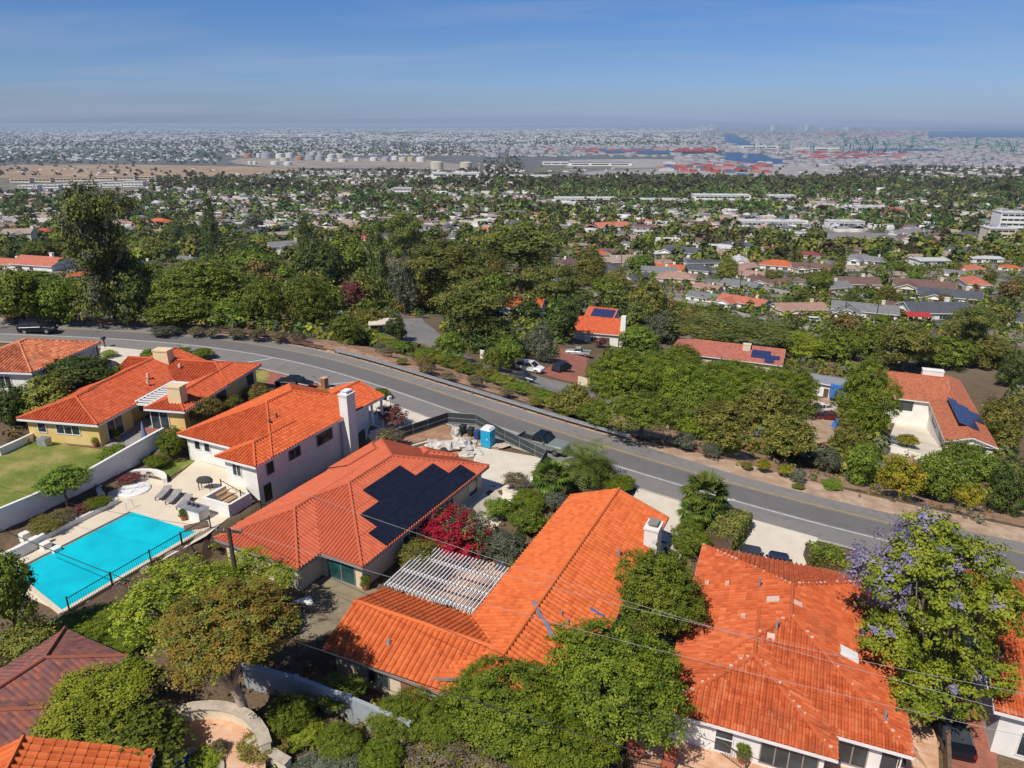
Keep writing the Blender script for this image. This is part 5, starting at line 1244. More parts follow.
def reg(k, *meshes, trunk='bark'): CR[k] = (meshes, trunk)
reg('ficus', *[crown('crown', s, blob_lobes(s, 9, .52, (.42, .55), (-.4, .35)), 1150, 38, .040, .066, ('ficus',), shell=.82) for s in (11, 12)])
reg('broad', *[crown('crown', s, blob_lobes(s, 8, .55, (.36, .55), (-.35, .4)), 480, 14, .095, .105, ('green',), shell=.75) for s in (21, 22, 23)])
reg('fine', *[crown('crown', s, blob_lobes(s, 9, .5, (.40, .55), (-.3, .35)), 800, 13, .062, .075, ('green',), shell=.82) for s in (25,)])
reg('olive', *[crown('crown', s, blob_lobes(s, 8, .55, (.36, .52), (-.35, .4)), 480, 14, .09, .105, ('olive',), shell=.76) for s in (31, 32)])
reg('deep', *[crown('crown', s, blob_lobes(s, 8, .55, (.34, .52), (-.4, .4)), 460, 14, .095, .11, ('deep',), shell=.72) for s in (41, 42)])
reg('lime', *[crown('crown', s, blob_lobes(s, 8, .52, (.36, .5), (-.35, .4)), 640, 30, .045, .08, ('lime',), shell=.72) for s in (51, 52)], trunk='grey')
reg('yellow', crown('crown', 61, blob_lobes(61, 8, .52, (.36, .52), (-.35, .4)), 460, 14, .09, .105, ('yellow', 'lime'), mix=lambda C, D, g: (g.random(len(C)) < .35).astype(int), shell=.74))
reg('plum', crown('crown', 63, blob_lobes(63, 7, .5), 260, 12, .11, .12, ('plum', 'dry'), mix=lambda C, D, g: ((C[:, 2] < -.15) & (g.random(len(C)) < .7)).astype(int), shell=.7))
reg('dry', *[crown('crown', s, blob_lobes(s, 7, .5, (.4, .55), (-.3, .3)), 260, 14, .10, .13, ('dry', 'olive'), mix=lambda C, D, g: (g.random(len(C)) < .22).astype(int), shell=.55) for s in (65, 66)])
reg('sage', *[crown('crown', s, blob_lobes(s, 7, .5, (.4, .55), (-.3, .35)), 320, 14, .085, .11, ('sage',), shell=.7) for s in (67, 68)])
reg('bronze', crown('crown', 69, blob_lobes(69, 7, .5), 300, 14, .09, .11, ('bronze', 'olive'), mix=lambda C, D, g: (g.random(len(C)) < .3).astype(int), shell=.68))
reg('bougain', crown('crown', 71, blob_lobes(71, 8, .55, (.34, .5), (-.35, .35)), 460, 14, .075, .10, ('crimson', 'sage', 'olive'), mix=lambda C, D, g: np.where((C[:, 0] * .8 - C[:, 1] * .2 + g.normal(size=len(C)) * .38) > -.12, 0, np.where(g.random(len(C)) < .5, 1, 2)), shell=.72))
def jac_mix(C, D, g): return np.where((-C[:, 0] * .55 + C[:, 1] * .75 + C[:, 2] * .35 + g.normal(size=len(C)) * .30) > .66, 1, np.where(g.random(len(C)) < .06, 1, 0))
jl = blob_lobes(75, 12, .66, (.24, .36), (-.65, .55), .72) + [(-.3, .2, .62, .3, .3, .22), (.35, .1, .5, .3, .3, .24), (0, .45, .7, .28, .3, .22), (-.6, .3, .35, .28, .28, .2)]
reg('jacaranda', crown('crown', 75, jl, 1050, 56, .034, .058, ('jacleaf', 'lilac'), mix=jac_mix, shell=.62, jag=.3), trunk='grey')
el = blob_lobes(77, 11, .66, (.24, .38), (-.55, .55), .8)
reg('rustic', crown('crown', 77, el, 950, 46, .036, .06, ('rustic', 'olive'), mix=lambda C, D, g: (g.random(len(C)) < .28).astype(int), shell=.62, droop=.9, jag=.25), trunk='pale')
# pines: clustered flat plates with sky between, and a dense cone
pl = [(.55 * math.cos(a), .55 * math.sin(a), z, .36, .36, .2) for a, z in ((.3, .35), (1.5, .15), (2.6, .4), (3.7, .05), (4.8, .3), (5.7, -.1))] + [(0, 0, .65, .45, .45, .22), (.15, -.1, -.35, .4, .4, .2), (-.35, .3, -.45, .3, .3, .18)]
reg('umbrella', *[crown('crown', s, [(x * random.Random(s + i).uniform(.8, 1.15), y * random.Random(s + i + 50).uniform(.8, 1.15), z, a, b, c) for i, (x, y, z, a, b, c) in enumerate(pl)], 420, 16, .10, .12, ('pine', 'olive'), mix=lambda C, D, g: (g.random(len(C)) < .25).astype(int), shell=.6, aspect=.35, up=.6) for s in (81, 82)], trunk='pine')
def conelobes(seed, n=16, w=.5):
    g = random.Random(seed); return [((1 - f) * w * g.uniform(.2, 1) * math.cos(a), (1 - f) * w * g.uniform(.2, 1) * math.sin(a), -1 + 1.9 * f, .16 + (1 - f) * .34, .16 + (1 - f) * .34, .22) for f, a in ((i / n, i * 2.4) for i in range(n))]
reg('conifer', *[crown('crown', s, conelobes(s), 460, 14, .085, .10, ('pine', 'deep'), mix=lambda C, D, g: (g.random(len(C)) < .7).astype(int), shell=.7, aspect=.4) for s in (85, 86)], trunk='grey')
tl = [(random.Random(i).uniform(-.4, .4), random.Random(i + 99).uniform(-.4, .4), -.85 + 1.75 * i / 16, .3 + .16 * math.sin(i * 1.3), .3 + .16 * math.cos(i * 1.7), .2) for i in range(17)] + [(-.25, 0, .3, .5, .5, .5), (.1, .1, -.5, .55, .55, .35)]
reg('tallgum', crown('crown', 88, tl, 900, 16, .062, .085, ('pine', 'sage', 'olive'), mix=lambda C, D, g: np.where(g.random(len(C)) < .3, 1, np.where(g.random(len(C)) < .3, 2, 0)), shell=.6, jag=.3, droop=.5), trunk='grey')
TREECOUNT = 0
def tree(kind, label, cx, cy, w, h, clear=None, cat='tree', name=None, group=None, depth=None, rz=None, tr=True, drop=0.0, squash=1.0, thick=1.0):
    """crown w x h pixels of the photograph centred at (cx, cy): stands where a crown of that size, `clear` metres
    above the ground, meets the line of sight"""
    global TREECOUNT; TREECOUNT += 1
    u, fw, up = ray(cx, cy)
    X = u * TS; Y = fw * TS; Z = CAMH + up * TS; T = TS
    hh = h * T / FPX / 2
    cl = clear if clear is not None else 0.0
    need = ground(X, Y) + hh * .98 + cl
    k = int(np.argmax(Z - need <= 0)); k = max(k, 1)
    f0 = (Z - need)[k - 1]; f1 = (Z - need)[k]; f = f0 / (f0 - f1 + 1e-9); t = T[k - 1] + (T[k] - T[k - 1]) * f
    rw = w * t / FPX / 2; rh = h * t / FPX / 2
    c = Vector((u * t, fw * t, CAMH + up * t)); g0 = gz(c.x, c.y)
    # seen from above the crown shows part of its depth too
    dep = math.atan2(-up, fw); rz_ = max(rh * .45, (rh - rw * .55 * math.sin(dep)) / max(.5, math.cos(dep))) * squash
    rw *= 1.06
    if cat == 'tree' and cl < .6 and kind != 'umbrella':   # leafy to the ground
        top_ = c.z + rz_ * .95; bot_ = g0 - .35 * rz_ * .3; rz_ = (top_ - bot_) / 2 / .9; c = Vector((c.x, c.y, (top_ + bot_) / 2))
    meshes, tk = CR[kind]; rr = random.Random(TREECOUNT)
    nm = name or ('tree' if cat == 'tree' else 'shrub')
    r = thing(nm, label, cat, (c.x, c.y, g0), rr.uniform(0, 6.28) if rz is None else rz, group)
    o = bpy.data.objects.new('crown' if cat == 'tree' else 'foliage', meshes[TREECOUNT % len(meshes)]); link(o, r)
    o.location = (0, 0, c.z - g0 - drop); o.scale = (rw * .98, rw * .98 * thick, rz_)
    if tr and cat == 'tree':
        tm = TR[tk]; q = bpy.data.objects.new('trunk', tm[TREECOUNT % len(tm)]); link(q, r); hh_ = c.z - g0 + rz_ * .35; q.scale = (max(rw * .9, hh_ * .5), max(rw * .9, hh_ * .5), hh_)
    elif tr:
        tm = TR['bark']; q = bpy.data.objects.new('stem', tm[0]); link(q, r); hh_ = c.z - g0 + rz_ * .3; q.scale = (rw * .8, rw * .8, hh_)
    return r
def shrub(kind, label, cx, cy, w, h, name='shrub', cat='shrub', **k): return tree(kind, label, cx, cy, w, h, cat=cat, name=name, **k)
T_ = tree; B_ = shrub
# --- foreground
T_('ficus', 'round dense ficus nearest the bottom centre, covering the gap between the two big orange roofs', 616, 668, 142, 128, 1.2)
T_('ficus', 'upper round ficus between the orange L-shaped roof and the hipped roof', 660, 592, 96, 108, 1.5)
T_('ficus', 'broad ficus in front of the right end of the orange L-shaped roof', 512, 700, 128, 92, 1.0)
T_('ficus', 'ficus at the bottom edge under the two black cables', 566, 748, 104, 70, .6)
T_('ficus', 'pointed ficus top just left of the tarp-crossed roof ridge', 484, 684, 60, 64, 1.2)
B_('ficus', 'bright green hedge clump behind the grey fence, nearest the house wall opening', 400, 715, 66, 48, name='hedge_clump', cat='hedge')
B_('ficus', 'bright green hedge clump behind the grey fence, between the fence and the brown gate panel', 440, 718, 60, 50, name='hedge_clump', cat='hedge')
B_('green' if 'green' in CR else 'broad', 'dark green shrub behind the left part of the grey fence', 338, 690, 52, 36)
B_('ficus', 'upright green shrub in front of the grey fence, left of three', 288, 712, 50, 44)
B_('ficus', 'upright green shrub in front of the grey fence, middle of three', 338, 740, 46, 38)
B_('ficus', 'upright green shrub in front of the grey fence, right of three', 378, 757, 48, 36)
B_('lime', 'low yellow-green shrub on the bank below the boulders', 300, 728, 48, 28, drop=.2)
B_('sage', 'soft grey-green ground shrub at the bottom edge left of centre', 330, 766, 70, 26)
B_('bronze', 'dull olive shrub beside the curved garden wall', 262, 744, 50, 30)
B_('dry', 'dry brown hedge at the bottom edge below the ficus, left one', 436, 756, 70, 30, name='dry_hedge', cat='hedge')
B_('dry', 'dry brown hedge at the bottom edge below the ficus, right one', 492, 764, 74, 30, name='dry_hedge', cat='hedge')
B_('lime', 'leafy yellow-green potted plant beside the blue garden spa', 205, 762, 42, 26, name='potted_plant', cat='plant')
T_('jacaranda', 'big jacaranda with lilac blossom at the right between the hipped roof and the edge house', 938, 616, 180, 222, 1.2, rz=0.0)
T_('rustic', 'tall rusty-leaved eucalyptus with pale forked trunk at the bottom left', 228, 620, 162, 108, 4.4, rz=.4)
T_('lime', 'loose yellow-green tree between the pool fence and the eucalyptus', 178, 608, 132, 118, .9)
T_('lime', 'yellow-green tree top beside the wooden utility pole', 246, 578, 92, 56, 1.2)
T_('lime', 'yellow-green tree overhanging the mottled roof at bottom left', 92, 706, 130, 74, .8)
T_('broad', 'dark shaded tree mass in the bottom-left garden behind the curved wall', 112, 738, 150, 72, .5)
T_('broad', 'green tree at the left edge between pool and mottled roof', 6, 592, 56, 96, 1.6)
T_('olive', 'leafy olive-green tree at the left edge above the mottled roof', 30, 634, 70, 46, .4)
B_('hedge' if 'hedge' in CR else 'ficus', 'green hedge below the corner of the turquoise pool', 76, 626, 70, 30, name='hedge_clump', cat='hedge')
B_('ficus', 'low hedge by the dark dirt bed behind the mottled roof', 118, 640, 50, 22, name='hedge_clump', cat='hedge')
B_('deep', 'dark ivy clump in the far left bottom corner', 12, 712, 44, 50)
# --- pool terrace and yellow house
T_('broad', 'small round tree on the lawn hanging over the white garden wall', 62, 481, 50, 38, .8)
B_('broad', 'rounded shrub on the patio edge behind the garden wall', 114, 454, 36, 24)
B_('ficus', 'bright tall green shrub against the end of the white house', 173, 440, 30, 36)
B_('ficus', 'low bright green shrub below the tall one by the white house', 156, 461, 24, 16)
B_('plum', 'small reddish shrub along the garden wall by the curved seat wall', 128, 478, 26, 11)
B_('olive', 'olive shrub in the bed between garden wall and pool deck, left one', 48, 523, 40, 18)
B_('dry', 'brown dry shrub in the bed between garden wall and pool deck', 62, 516, 26, 20)
B_('ficus', 'green shrub in the bed beside the curved seat wall', 96, 502, 28, 16)
B_('plum', 'dark red low shrub in the bed above the pool deck', 82, 509, 22, 14)
B_('bronze', 'brown feathery tree between the yellow and white houses', 204, 408, 40, 34, name='shrub')
B_('bronze', 'small bronze shrub by the brick driveway next to the yellow house', 258, 392, 30, 22)
B_('olive', 'low olive shrub between the bronze shrubs beside the white house', 230, 402, 28, 18)
T_('deep', 'dark bushy tree between the corner house and the yellow house, upper one', 78, 372, 66, 42, .8)
T_('olive', 'dark olive tree left of the yellow house roof', 42, 394, 66, 46, .5)
T_('broad', 'rounded green tree at the corner house driveway', 108, 380, 44, 34, .4)
T_('deep', 'dark tree at the left edge beside the corner house wall', 8, 400, 40, 44, .4)
B_('ficus', 'clipped dome hedge at the kerb behind the yellow house chimney, right one', 202, 352, 22, 12, name='hedge_clump', cat='hedge')
B_('broad', 'rounded hedge at the kerb just left of the clipped dome hedge', 181, 352, 20, 13, name='hedge_clump', cat='hedge')
B_('broad', 'rounded shrub at the kerb beside the gridded pale driveway', 150, 354, 22, 14)
B_('lime', 'flat yellow-green hedge in front of the corner house porch', 108, 353, 18, 8, name='hedge_clump', cat='hedge')
B_('plum', 'plum-red leafed shrub at the kerb by the screened lot fence', 392, 415, 34, 26)
B_('dry', 'bare brown shrub under the plum-red one', 388, 437, 34, 26)
B_('ficus', 'small green shrub on the kerb verge beside the white side chimney', 380, 392, 20, 12)
B_('ficus', 'low green clump by the kerb at the lot corner', 421, 426, 12, 7)
B_('bougain', 'crimson bougainvillea between the solar roof and the pergola', 454, 530, 84, 58)
B_('olive', 'olive-green bush left of the bougainvillea under the solar roof eave', 420, 556, 56, 40)
B_('sage', 'grey-green bush right of the bougainvillea', 505, 546, 46, 40)
B_('broad', 'dark green shrub above the pergola beside the orange roof edge', 528, 520, 36, 36)
B_('ficus', 'bright green rounded shrub left of the palms', 528, 500, 40, 28)
B_('sage', 'grey leafy shrub beneath the fan palm', 556, 500, 32, 24)
B_('deep', 'dark slim shrub against the orange roof edge', 519, 542, 14, 32)
B_('broad', 'green leafy plants in front of the lot wall, beside the bougainvillea', 500, 508, 34, 26)
B_('dry', 'reddish-brown shrub next to the lot driveway wall', 516, 480, 28, 20)
B_('olive', 'dark green shrub right of the feather palm', 600, 468, 34, 26)
B_('ficus', 'low spreading bright green hedge at the kerb beside the orange roof', 618, 482, 36, 18, name='hedge_clump', cat='hedge')
B_('ficus', 'bright green shrub below the fan palm by the hipped roof driveway', 690, 536, 40, 40)
B_('lime', 'yellow-green spiky shrub at the edge of the pale driveway', 706, 546, 16, 18)
# --- far side of the road, left
T_('tallgum', 'tallest dark shaggy eucalyptus beyond the left road bend', 103, 256, 92, 132, .7)
T_('deep', 'dark conifer skirt to the right of the tall shaggy eucalyptus', 128, 290, 50, 66, .3)
T_('broad', 'bright green rounded tree at the left edge beyond the road', 18, 294, 62, 56, .3)
T_('broad', 'pale green tree between the left edge tree and the tall eucalyptus', 56, 300, 46, 46, .3)
T_('fine', 'very wide yellowish-green tree behind the rusty guardrail', 202, 284, 112, 62, .5)
T_('fine', 'rounded tree right of the wide yellowish-green one', 264, 300, 54, 52, .5)
T_('fine', 'round-topped tree above the bend of the guardrails', 312, 300, 50, 58, .5)
T_('broad', 'dark green tree under the wide yellowish-green one', 178, 312, 60, 32, .2)
T_('broad', 'mid green tree low behind the grey roadside bushes', 222, 312, 54, 28, .2)
T_('conifer', 'narrow upright conifer standing alone left of centre', 210, 226, 34, 66, .3)
T_('deep', 'very dark broad tree behind the round-topped pair', 322, 262, 54, 52, .5)
T_('conifer', 'dark ragged conifer left of the umbrella pines', 306, 240, 44, 54, .3)
T_('conifer', 'tall dark pine behind the red-leaved plum tree', 378, 260, 46, 92, .3)
T_('pine' if 'pine' in CR else 'umbrella', 'tall olive pine next to the tall dark pine', 404, 232, 48, 50, 4)
T_('umbrella', 'large umbrella pine with grey branches showing, left of the pair', 446, 266, 116, 62, 5)
T_('umbrella', 'highest umbrella pine with white bare limbs, right of the pair', 520, 246, 100, 60, 7)
T_('umbrella', 'flat-topped pine reaching toward the town on the right of the white-limbed one', 556, 282, 74, 46, 5)
T_('umbrella', 'dense lower pine in front of the umbrella pines', 470, 308, 84, 70, 1.0)
T_('broad', 'broad olive tree behind the umbrella pines', 346, 258, 60, 50, .5)
T_('sage', 'silvery eucalyptus hanging left of the umbrella pines', 404, 284, 32, 62, .4)
T_('plum', 'dark red plum tree beyond the road bend', 352, 296, 34, 30, .4)
T_('broad', 'green shrubby tree beside the frontage road turning', 346, 328, 36, 32, .2)
T_('deep', 'dark tree left of the frontage road opening', 396, 326, 24, 28, .2)
T_('olive', 'low olive tree above the frontage road turning', 372, 318, 34, 24, .2)
T_('broad', 'light green tree in front of the frontage road opening', 450, 344, 34, 30, .2)
T_('deep', 'dark pine shadow mass below the dense lower pine', 492, 334, 56, 36, .2)
T_('sage', 'grey-green olive tree beside the white SUV', 540, 340, 34, 42, .4)
T_('deep', 'dark green tree in front of the chimney house roof', 563, 318, 36, 46, .5)
T_('broad', 'green tree at the frontage road kerb left of the grey-green olive tree', 508, 352, 30, 34, .2)
T_('broad', 'leafy tree between kerb and white SUV', 494, 358, 24, 26, .2)
B_('crimson' if 'crimson' in CR else 'plum', 'round dark-red bush at the chimney house wall', 600, 342, 14, 12)
for k, (x, y, w, h, kd) in enumerate(((14, 318, 18, 10, 'dry'), (163, 330, 30, 12, 'sage'), (196, 331, 18, 12, 'dry'), (214, 332, 18, 13, 'dry'), (236, 333, 20, 13, 'dry'), (258, 334, 20, 15, 'dry'), (280, 336, 18, 14, 'dry'), (299, 337, 18, 15, 'dry'))):
    B_(kd, ['grey-brown roadside bush at the far left edge', 'low sage-grey bush behind the rusty guardrail', 'first grey-brown bush of the row behind the rusty guardrail', 'second grey-brown bush of the guardrail row', 'third grey-brown bush of the guardrail row', 'fourth grey-brown bush of the guardrail row', 'fifth grey-brown bush of the guardrail row', 'last grey-brown bush of the guardrail row, under the round-topped tree'][k], x, y, w, h, group='bushes behind the guardrail')
for k, (x, y, w, h, kd) in enumerate(((388, 351, 16, 12, 'dry'), (402, 361, 12, 8, 'olive'), (425, 360, 24, 16, 'bronze'), (428, 369, 20, 14, 'dry'), (447, 376, 16, 12, 'dry'), (476, 380, 20, 14, 'dry'), (508, 392, 16, 12, 'dry'), (536, 402, 16, 10, 'olive'), (380, 347, 14, 10, 'sage'))):
    B_(kd, 'scrubby bush number %s on the dirt bank, counted along the grey guardrail from the bend' % ['one', 'two', 'three', 'four', 'five', 'six', 'seven', 'eight', 'nine'][k] if False else ['grey scrub at the top of the bank near the bend', 'tiny olive scrub low on the bank near the bend', 'bronze scrub in the upper bank', 'wide grey scrub touching the bronze one on the bank', 'pale twiggy scrub mid-bank', 'pinkish twiggy scrub right of mid-bank', 'pale twiggy scrub near the hedge end of the bank', 'olive scrub at the right end of the bank', 'sage scrub at the left end of the bank'][k], x, y, w, h, group='scrub on the bank')
# hedge along the frontage road
hx = [(352, 336), (366, 338), (378, 342), (390, 346), (402, 350), (414, 353), (426, 357), (438, 360), (450, 364), (462, 368), (474, 372), (486, 377), (498, 381), (510, 385), (522, 390), (534, 395), (546, 400), (558, 406), (568, 412)]
for k, (x, y) in enumerate(hx): B_('lime' if k % 5 == 2 else ('olive' if k % 2 else 'broad'), 'leafy hedge clump in the row between the dirt bank and the frontage road', x, y - 3, 28, 15, name='hedge_clump', cat='hedge', group='hedge along the frontage road', tr=False)
# --- far side of the road, right
T_('fine', 'dense dark rounded tree overhanging the end of the grey guardrail', 643, 410, 86, 52, .8)
T_('ficus', 'long bright green tree crown behind the dense dark rounded tree, left one', 622, 368, 76, 50, .5)
T_('ficus', 'long bright green tree crown in front of the solar-roofed long house', 690, 382, 88, 50, .5)
T_('ficus', 'bright green crown left of the dirt yard, under the long roof', 750, 386, 76, 46, .5)
T_('ficus', 'large bright green dome at the left of the dirt yard', 792, 384, 58, 56, .5)
T_('olive', 'olive tree in front of the large bright green dome', 770, 402, 66, 50, .5)
T_('olive', 'broad olive tree above the road shoulder, left of the dirt yard', 726, 424, 70, 58, .6)
T_('olive', 'olive tree above the road shoulder next to the dirt yard drive', 788, 436, 62, 54, .6)
T_('broad', 'green tree between the dense dark tree and the olive trees', 694, 410, 44, 56, .3)
T_('olive', 'small olive tree beside the frontage road behind the guardrail end', 574, 398, 44, 36, .2)
T_('broad', 'green tree right of the frontage road end', 596, 412, 34, 28, .2)
T_('bronze', 'brownish tree nested in the bright green crowns', 684, 396, 26, 20, .4)
B_('lime', 'yellow-green sapling at the guardrail end', 598, 408, 16, 26)
B_('lime', 'yellow-green sapling by the road below the green tree', 692, 424, 24, 32)
B_('lime', 'light green bush on the shoulder left of the olive trees', 724, 444, 40, 24)
B_('sage', 'grey bush on the road shoulder, leftmost', 684, 440, 26, 22)
B_('sage', 'grey bush on the shoulder in front of the light green bush', 712, 450, 22, 18)
B_('yellow', 'small yellow-green bush on the shoulder, left of the two', 764, 465, 16, 16)
B_('yellow', 'small yellow-green bush on the shoulder, right of the two', 785, 470, 15, 16)
B_('sage', 'grey low bush right of the two yellow-green ones', 799, 475, 20, 16)
B_('broad', 'low green weeds clump on the dirt shoulder before the yellow tree', 832, 484, 24, 7)
B_('broad', 'small weeds clump on the dirt shoulder below the grey bush', 798, 486, 12, 5)
B_('olive', 'small weed tuft on the shoulder below the yellow-green bushes', 746, 465, 14, 8)
T_('ficus', 'tall rounded dense tree between the dirt yard and the solar courtyard house', 866, 396, 58, 92, .5)
T_('olive', 'olive tree at the foot of the tall rounded dense tree', 846, 440, 36, 48, .3)
T_('sage', 'grey-green tree on the shoulder at the dirt yard drive', 830, 458, 26, 30, .3)
T_('broad', 'dark green tree between grey-green tree and yellow tree', 862, 462, 34, 48, .3)
T_('yellow', 'bright yellow flowering tree on the road shoulder', 902, 474, 44, 50, .3)
T_('broad', 'green tree between the two yellow trees', 940, 474, 48, 56, .3)
T_('yellow', 'smaller yellow tree near the right edge', 970, 494, 28, 30, .2)
T_('broad', 'green tree beyond the smaller yellow tree at the right', 984, 470, 42, 46, .4)
T_('deep', 'dark green tree at the right edge above the road', 1012, 484, 40, 64, .3)
T_('olive', 'olive tree right of the solar courtyard house', 1004, 422, 46, 60, .3)
T_('broad', 'leafy tree against the white gable of the solar courtyard house', 962, 452, 36, 30, .3)
B_('lime', 'round shrub in the pale courtyard', 914, 413, 16, 10)
B_('yellow', 'yellow shrub at the front of the pale courtyard', 908, 440, 24, 16)
# --- belt behind, below the town
belt = [('umbrella', 730, 328, 124, 36, 'wide flat-topped bright pine behind the long solar roof', 2), ('lime', 800, 342, 70, 26, 'yellowish crown right of the wide flat-topped pine', .3), ('broad', 838, 344, 50, 30, 'green tree above the tall rounded dense tree, left one', .3), ('broad', 868, 338, 50, 30, 'green tree behind the tall rounded dense tree', .3),
  ('olive', 908, 344, 60, 52, 'big olive-green tree behind the chimney of the solar courtyard house', 1), ('broad', 950, 350, 54, 34, 'green tree belt piece right of the big olive tree', .3), ('olive', 992, 350, 44, 34, 'olive tree in the belt near the right edge', .3), ('deep', 1016, 368, 30, 40, 'dark tree at the right edge of the belt', .3), ('olive', 650, 300, 50, 44, 'loose olive tree left of the red-roofed house', .3), ('bronze', 690, 318, 40, 30, 'brownish tree in front of the red-roofed house', .3), ('sage', 664, 326, 44, 34, 'grey-green tree beyond the white chimney', .3),
  ('broad', 640, 338, 44, 30, 'green tree right of the white chimney', .3), ('broad', 606, 288, 34, 26, 'bright green tree beyond the solar annex', .3), ('olive', 590, 268, 44, 34, 'yellowish olive tree below the orange-roofed house', .3), ('bronze', 616, 280, 30, 24, 'brown-tinged tree beside the yellowish olive one', .3), ('umbrella', 976, 322, 48, 40, 'flat-crowned tree before the slate roofs on the right', 2), ('broad', 712, 312, 36, 22, 'dark green tree in front of the red-roofed house garage', .2), ('deep', 590, 256, 28, 22, 'dark tree left of the orange-roofed house', .3),
  ('broad', 640, 262, 30, 18, 'dark green tree between two orange roofs', .2), ('olive', 728, 268, 24, 26, 'olive round tree by the town street', .2), ('broad', 820, 282, 30, 24, 'brown-green street tree in town', .3), ('olive', 888, 294, 24, 20, 'olive street tree by the brown roof', .2), ('broad', 846, 318, 14, 12, 'small green bush before the grey gabled house', .1), ('broad', 880, 318, 22, 10, 'green bush before the grey house front', .1),
  ('broad', 40, 250, 40, 20, 'green tree below the tan mansion', .3), ('olive', 152, 248, 36, 24, 'yellow-green tree right of the tall eucalyptus', .3), ('deep', 182, 232, 40, 18, 'dark tree row behind the narrow conifer', .3), ('broad', 250, 262, 44, 30, 'green tree between conifer and grey two-storey house', .3), ('bronze', 276, 268, 26, 22, 'brown tree before the grey two-storey house', .3), ('lime', 260, 240, 20, 14, 'bright round tree left of the grey two-storey house', .3), ('broad', 140, 270, 36, 20, 'green tree right of the shaggy eucalyptus', .3), ('sage', 252, 222, 26, 22, 'blue-grey layered conifer in the left town', .3)]
for kd, x, y, w, h, lb, cl in belt: T_(kd, lb, x, y, w, h, cl)
T_('ficus', 'bright crown hiding the left foot of the long salmon-brown roof', 664, 366, 56, 40, .4)
T_('ficus', 'bright crown below the chimney of the long salmon-brown roof', 716, 374, 64, 36, .4)
T_('ficus', 'bright crown under the solar patches of the long salmon-brown roof', 768, 378, 56, 32, .4)
T_('ficus', 'small bright crown over the left front edge of the long salmon-brown roof', 682, 354, 44, 26, .4)
T_('ficus', 'small bright crown over the middle front edge of the long salmon-brown roof', 734, 368, 54, 24, .4)
T_('broad', 'low green crown in front of the long orange-red roof at the left edge', 26, 278, 62, 20, .3)
T_('olive', 'low olive crown between the shaggy eucalyptus and the orange-red roof', 66, 284, 44, 18, .3)
for r_, kd_ in POTS:
    o = bpy.data.objects.new('leaves', CR[kd_][0][0]); link(o, r_); o.location = (0, 0, .8); o.scale = (.45, .45, .42)
# --- clipped hedges
def hedge_box(label, pts, h, w, kind='hedge', seed=1, dead=False):
    """clipped hedge: leaf-covered rounded box along a line in plan"""
    rg = np.random.default_rng(seed); P = [Vector((p[0], p[1], gz(*p))) for p in pts]; r = thing('clipped_hedge', label, 'hedge', P[0]); C = []; D = []
    for p, q in zip(P[:-1], P[1:]):
        d = q - p; L = d.length; n = int(L * (2 * h + w) * 95); e = d.normalized(); s_ = Vector((-e.y, e.x, 0)).normalized()
        for _ in range(n):
            a = rg.random() * L; f = rg.random() * (2 * h + w)
            if f < h: o_ = s_ * w / 2 + Vector((0, 0, f)); nn = s_
            elif f < h + w: o_ = s_ * (w / 2 - (f - h)) + Vector((0, 0, h)); nn = Vector((0, 0, 1))
            else: o_ = -s_ * w / 2 + Vector((0, 0, f - h - w)); nn = -s_
            x = abs(a - L / 2) / (L / 2); rd = 1 - .12 * max(0, x - .85) / .15
            C.append(tuple(p - P[0] + e * a + o_ * rd)); D.append(tuple(nn))
    C = np.array(C) + rg.normal(size=(len(C), 3)) * .07; D = np.array(D); n = len(C); V, F = leaf_quads(C, D, .19, rg, .65)
    uv = np.repeat(np.stack([rg.random(n), .5 + .5 * np.sin(C[:, 0] * 3) * np.sin(C[:, 1] * 2.3 + C[:, 2])], 1), 4, 0)
    mi = (rg.random(n) < np.clip(.85 - C[:, 2] / h, 0, .75)).astype(int) if dead else np.zeros(n, int)
    o = bpy.data.objects.new('foliage', np_mesh('hedge', V, F, [LM[kind], LM['bronze']], uv, mi)); link(o, r)
    b = MB()
    for p, q in zip(P[:-1], P[1:]): b.beam(p - P[0] + Vector((0, 0, h - .16)), q - P[0] + Vector((0, 0, h - .16)), w - .3, h)
    b.build('inner_branches', M['mulch'], r); return r
hedge_box('clipped olive-brown hedge block along the pale driveway below the fan palm', [gp(738, 524)[:2], gp(718, 552)[:2]], 1.7, 2.6, 'olive', 3)
hedge_box('clipped bright green hedge with bare brown foot beside the pale driveway', [gp(806, 560)[:2], gp(842, 566)[:2]], 1.5, 1.7, 'hedge', 4, True)
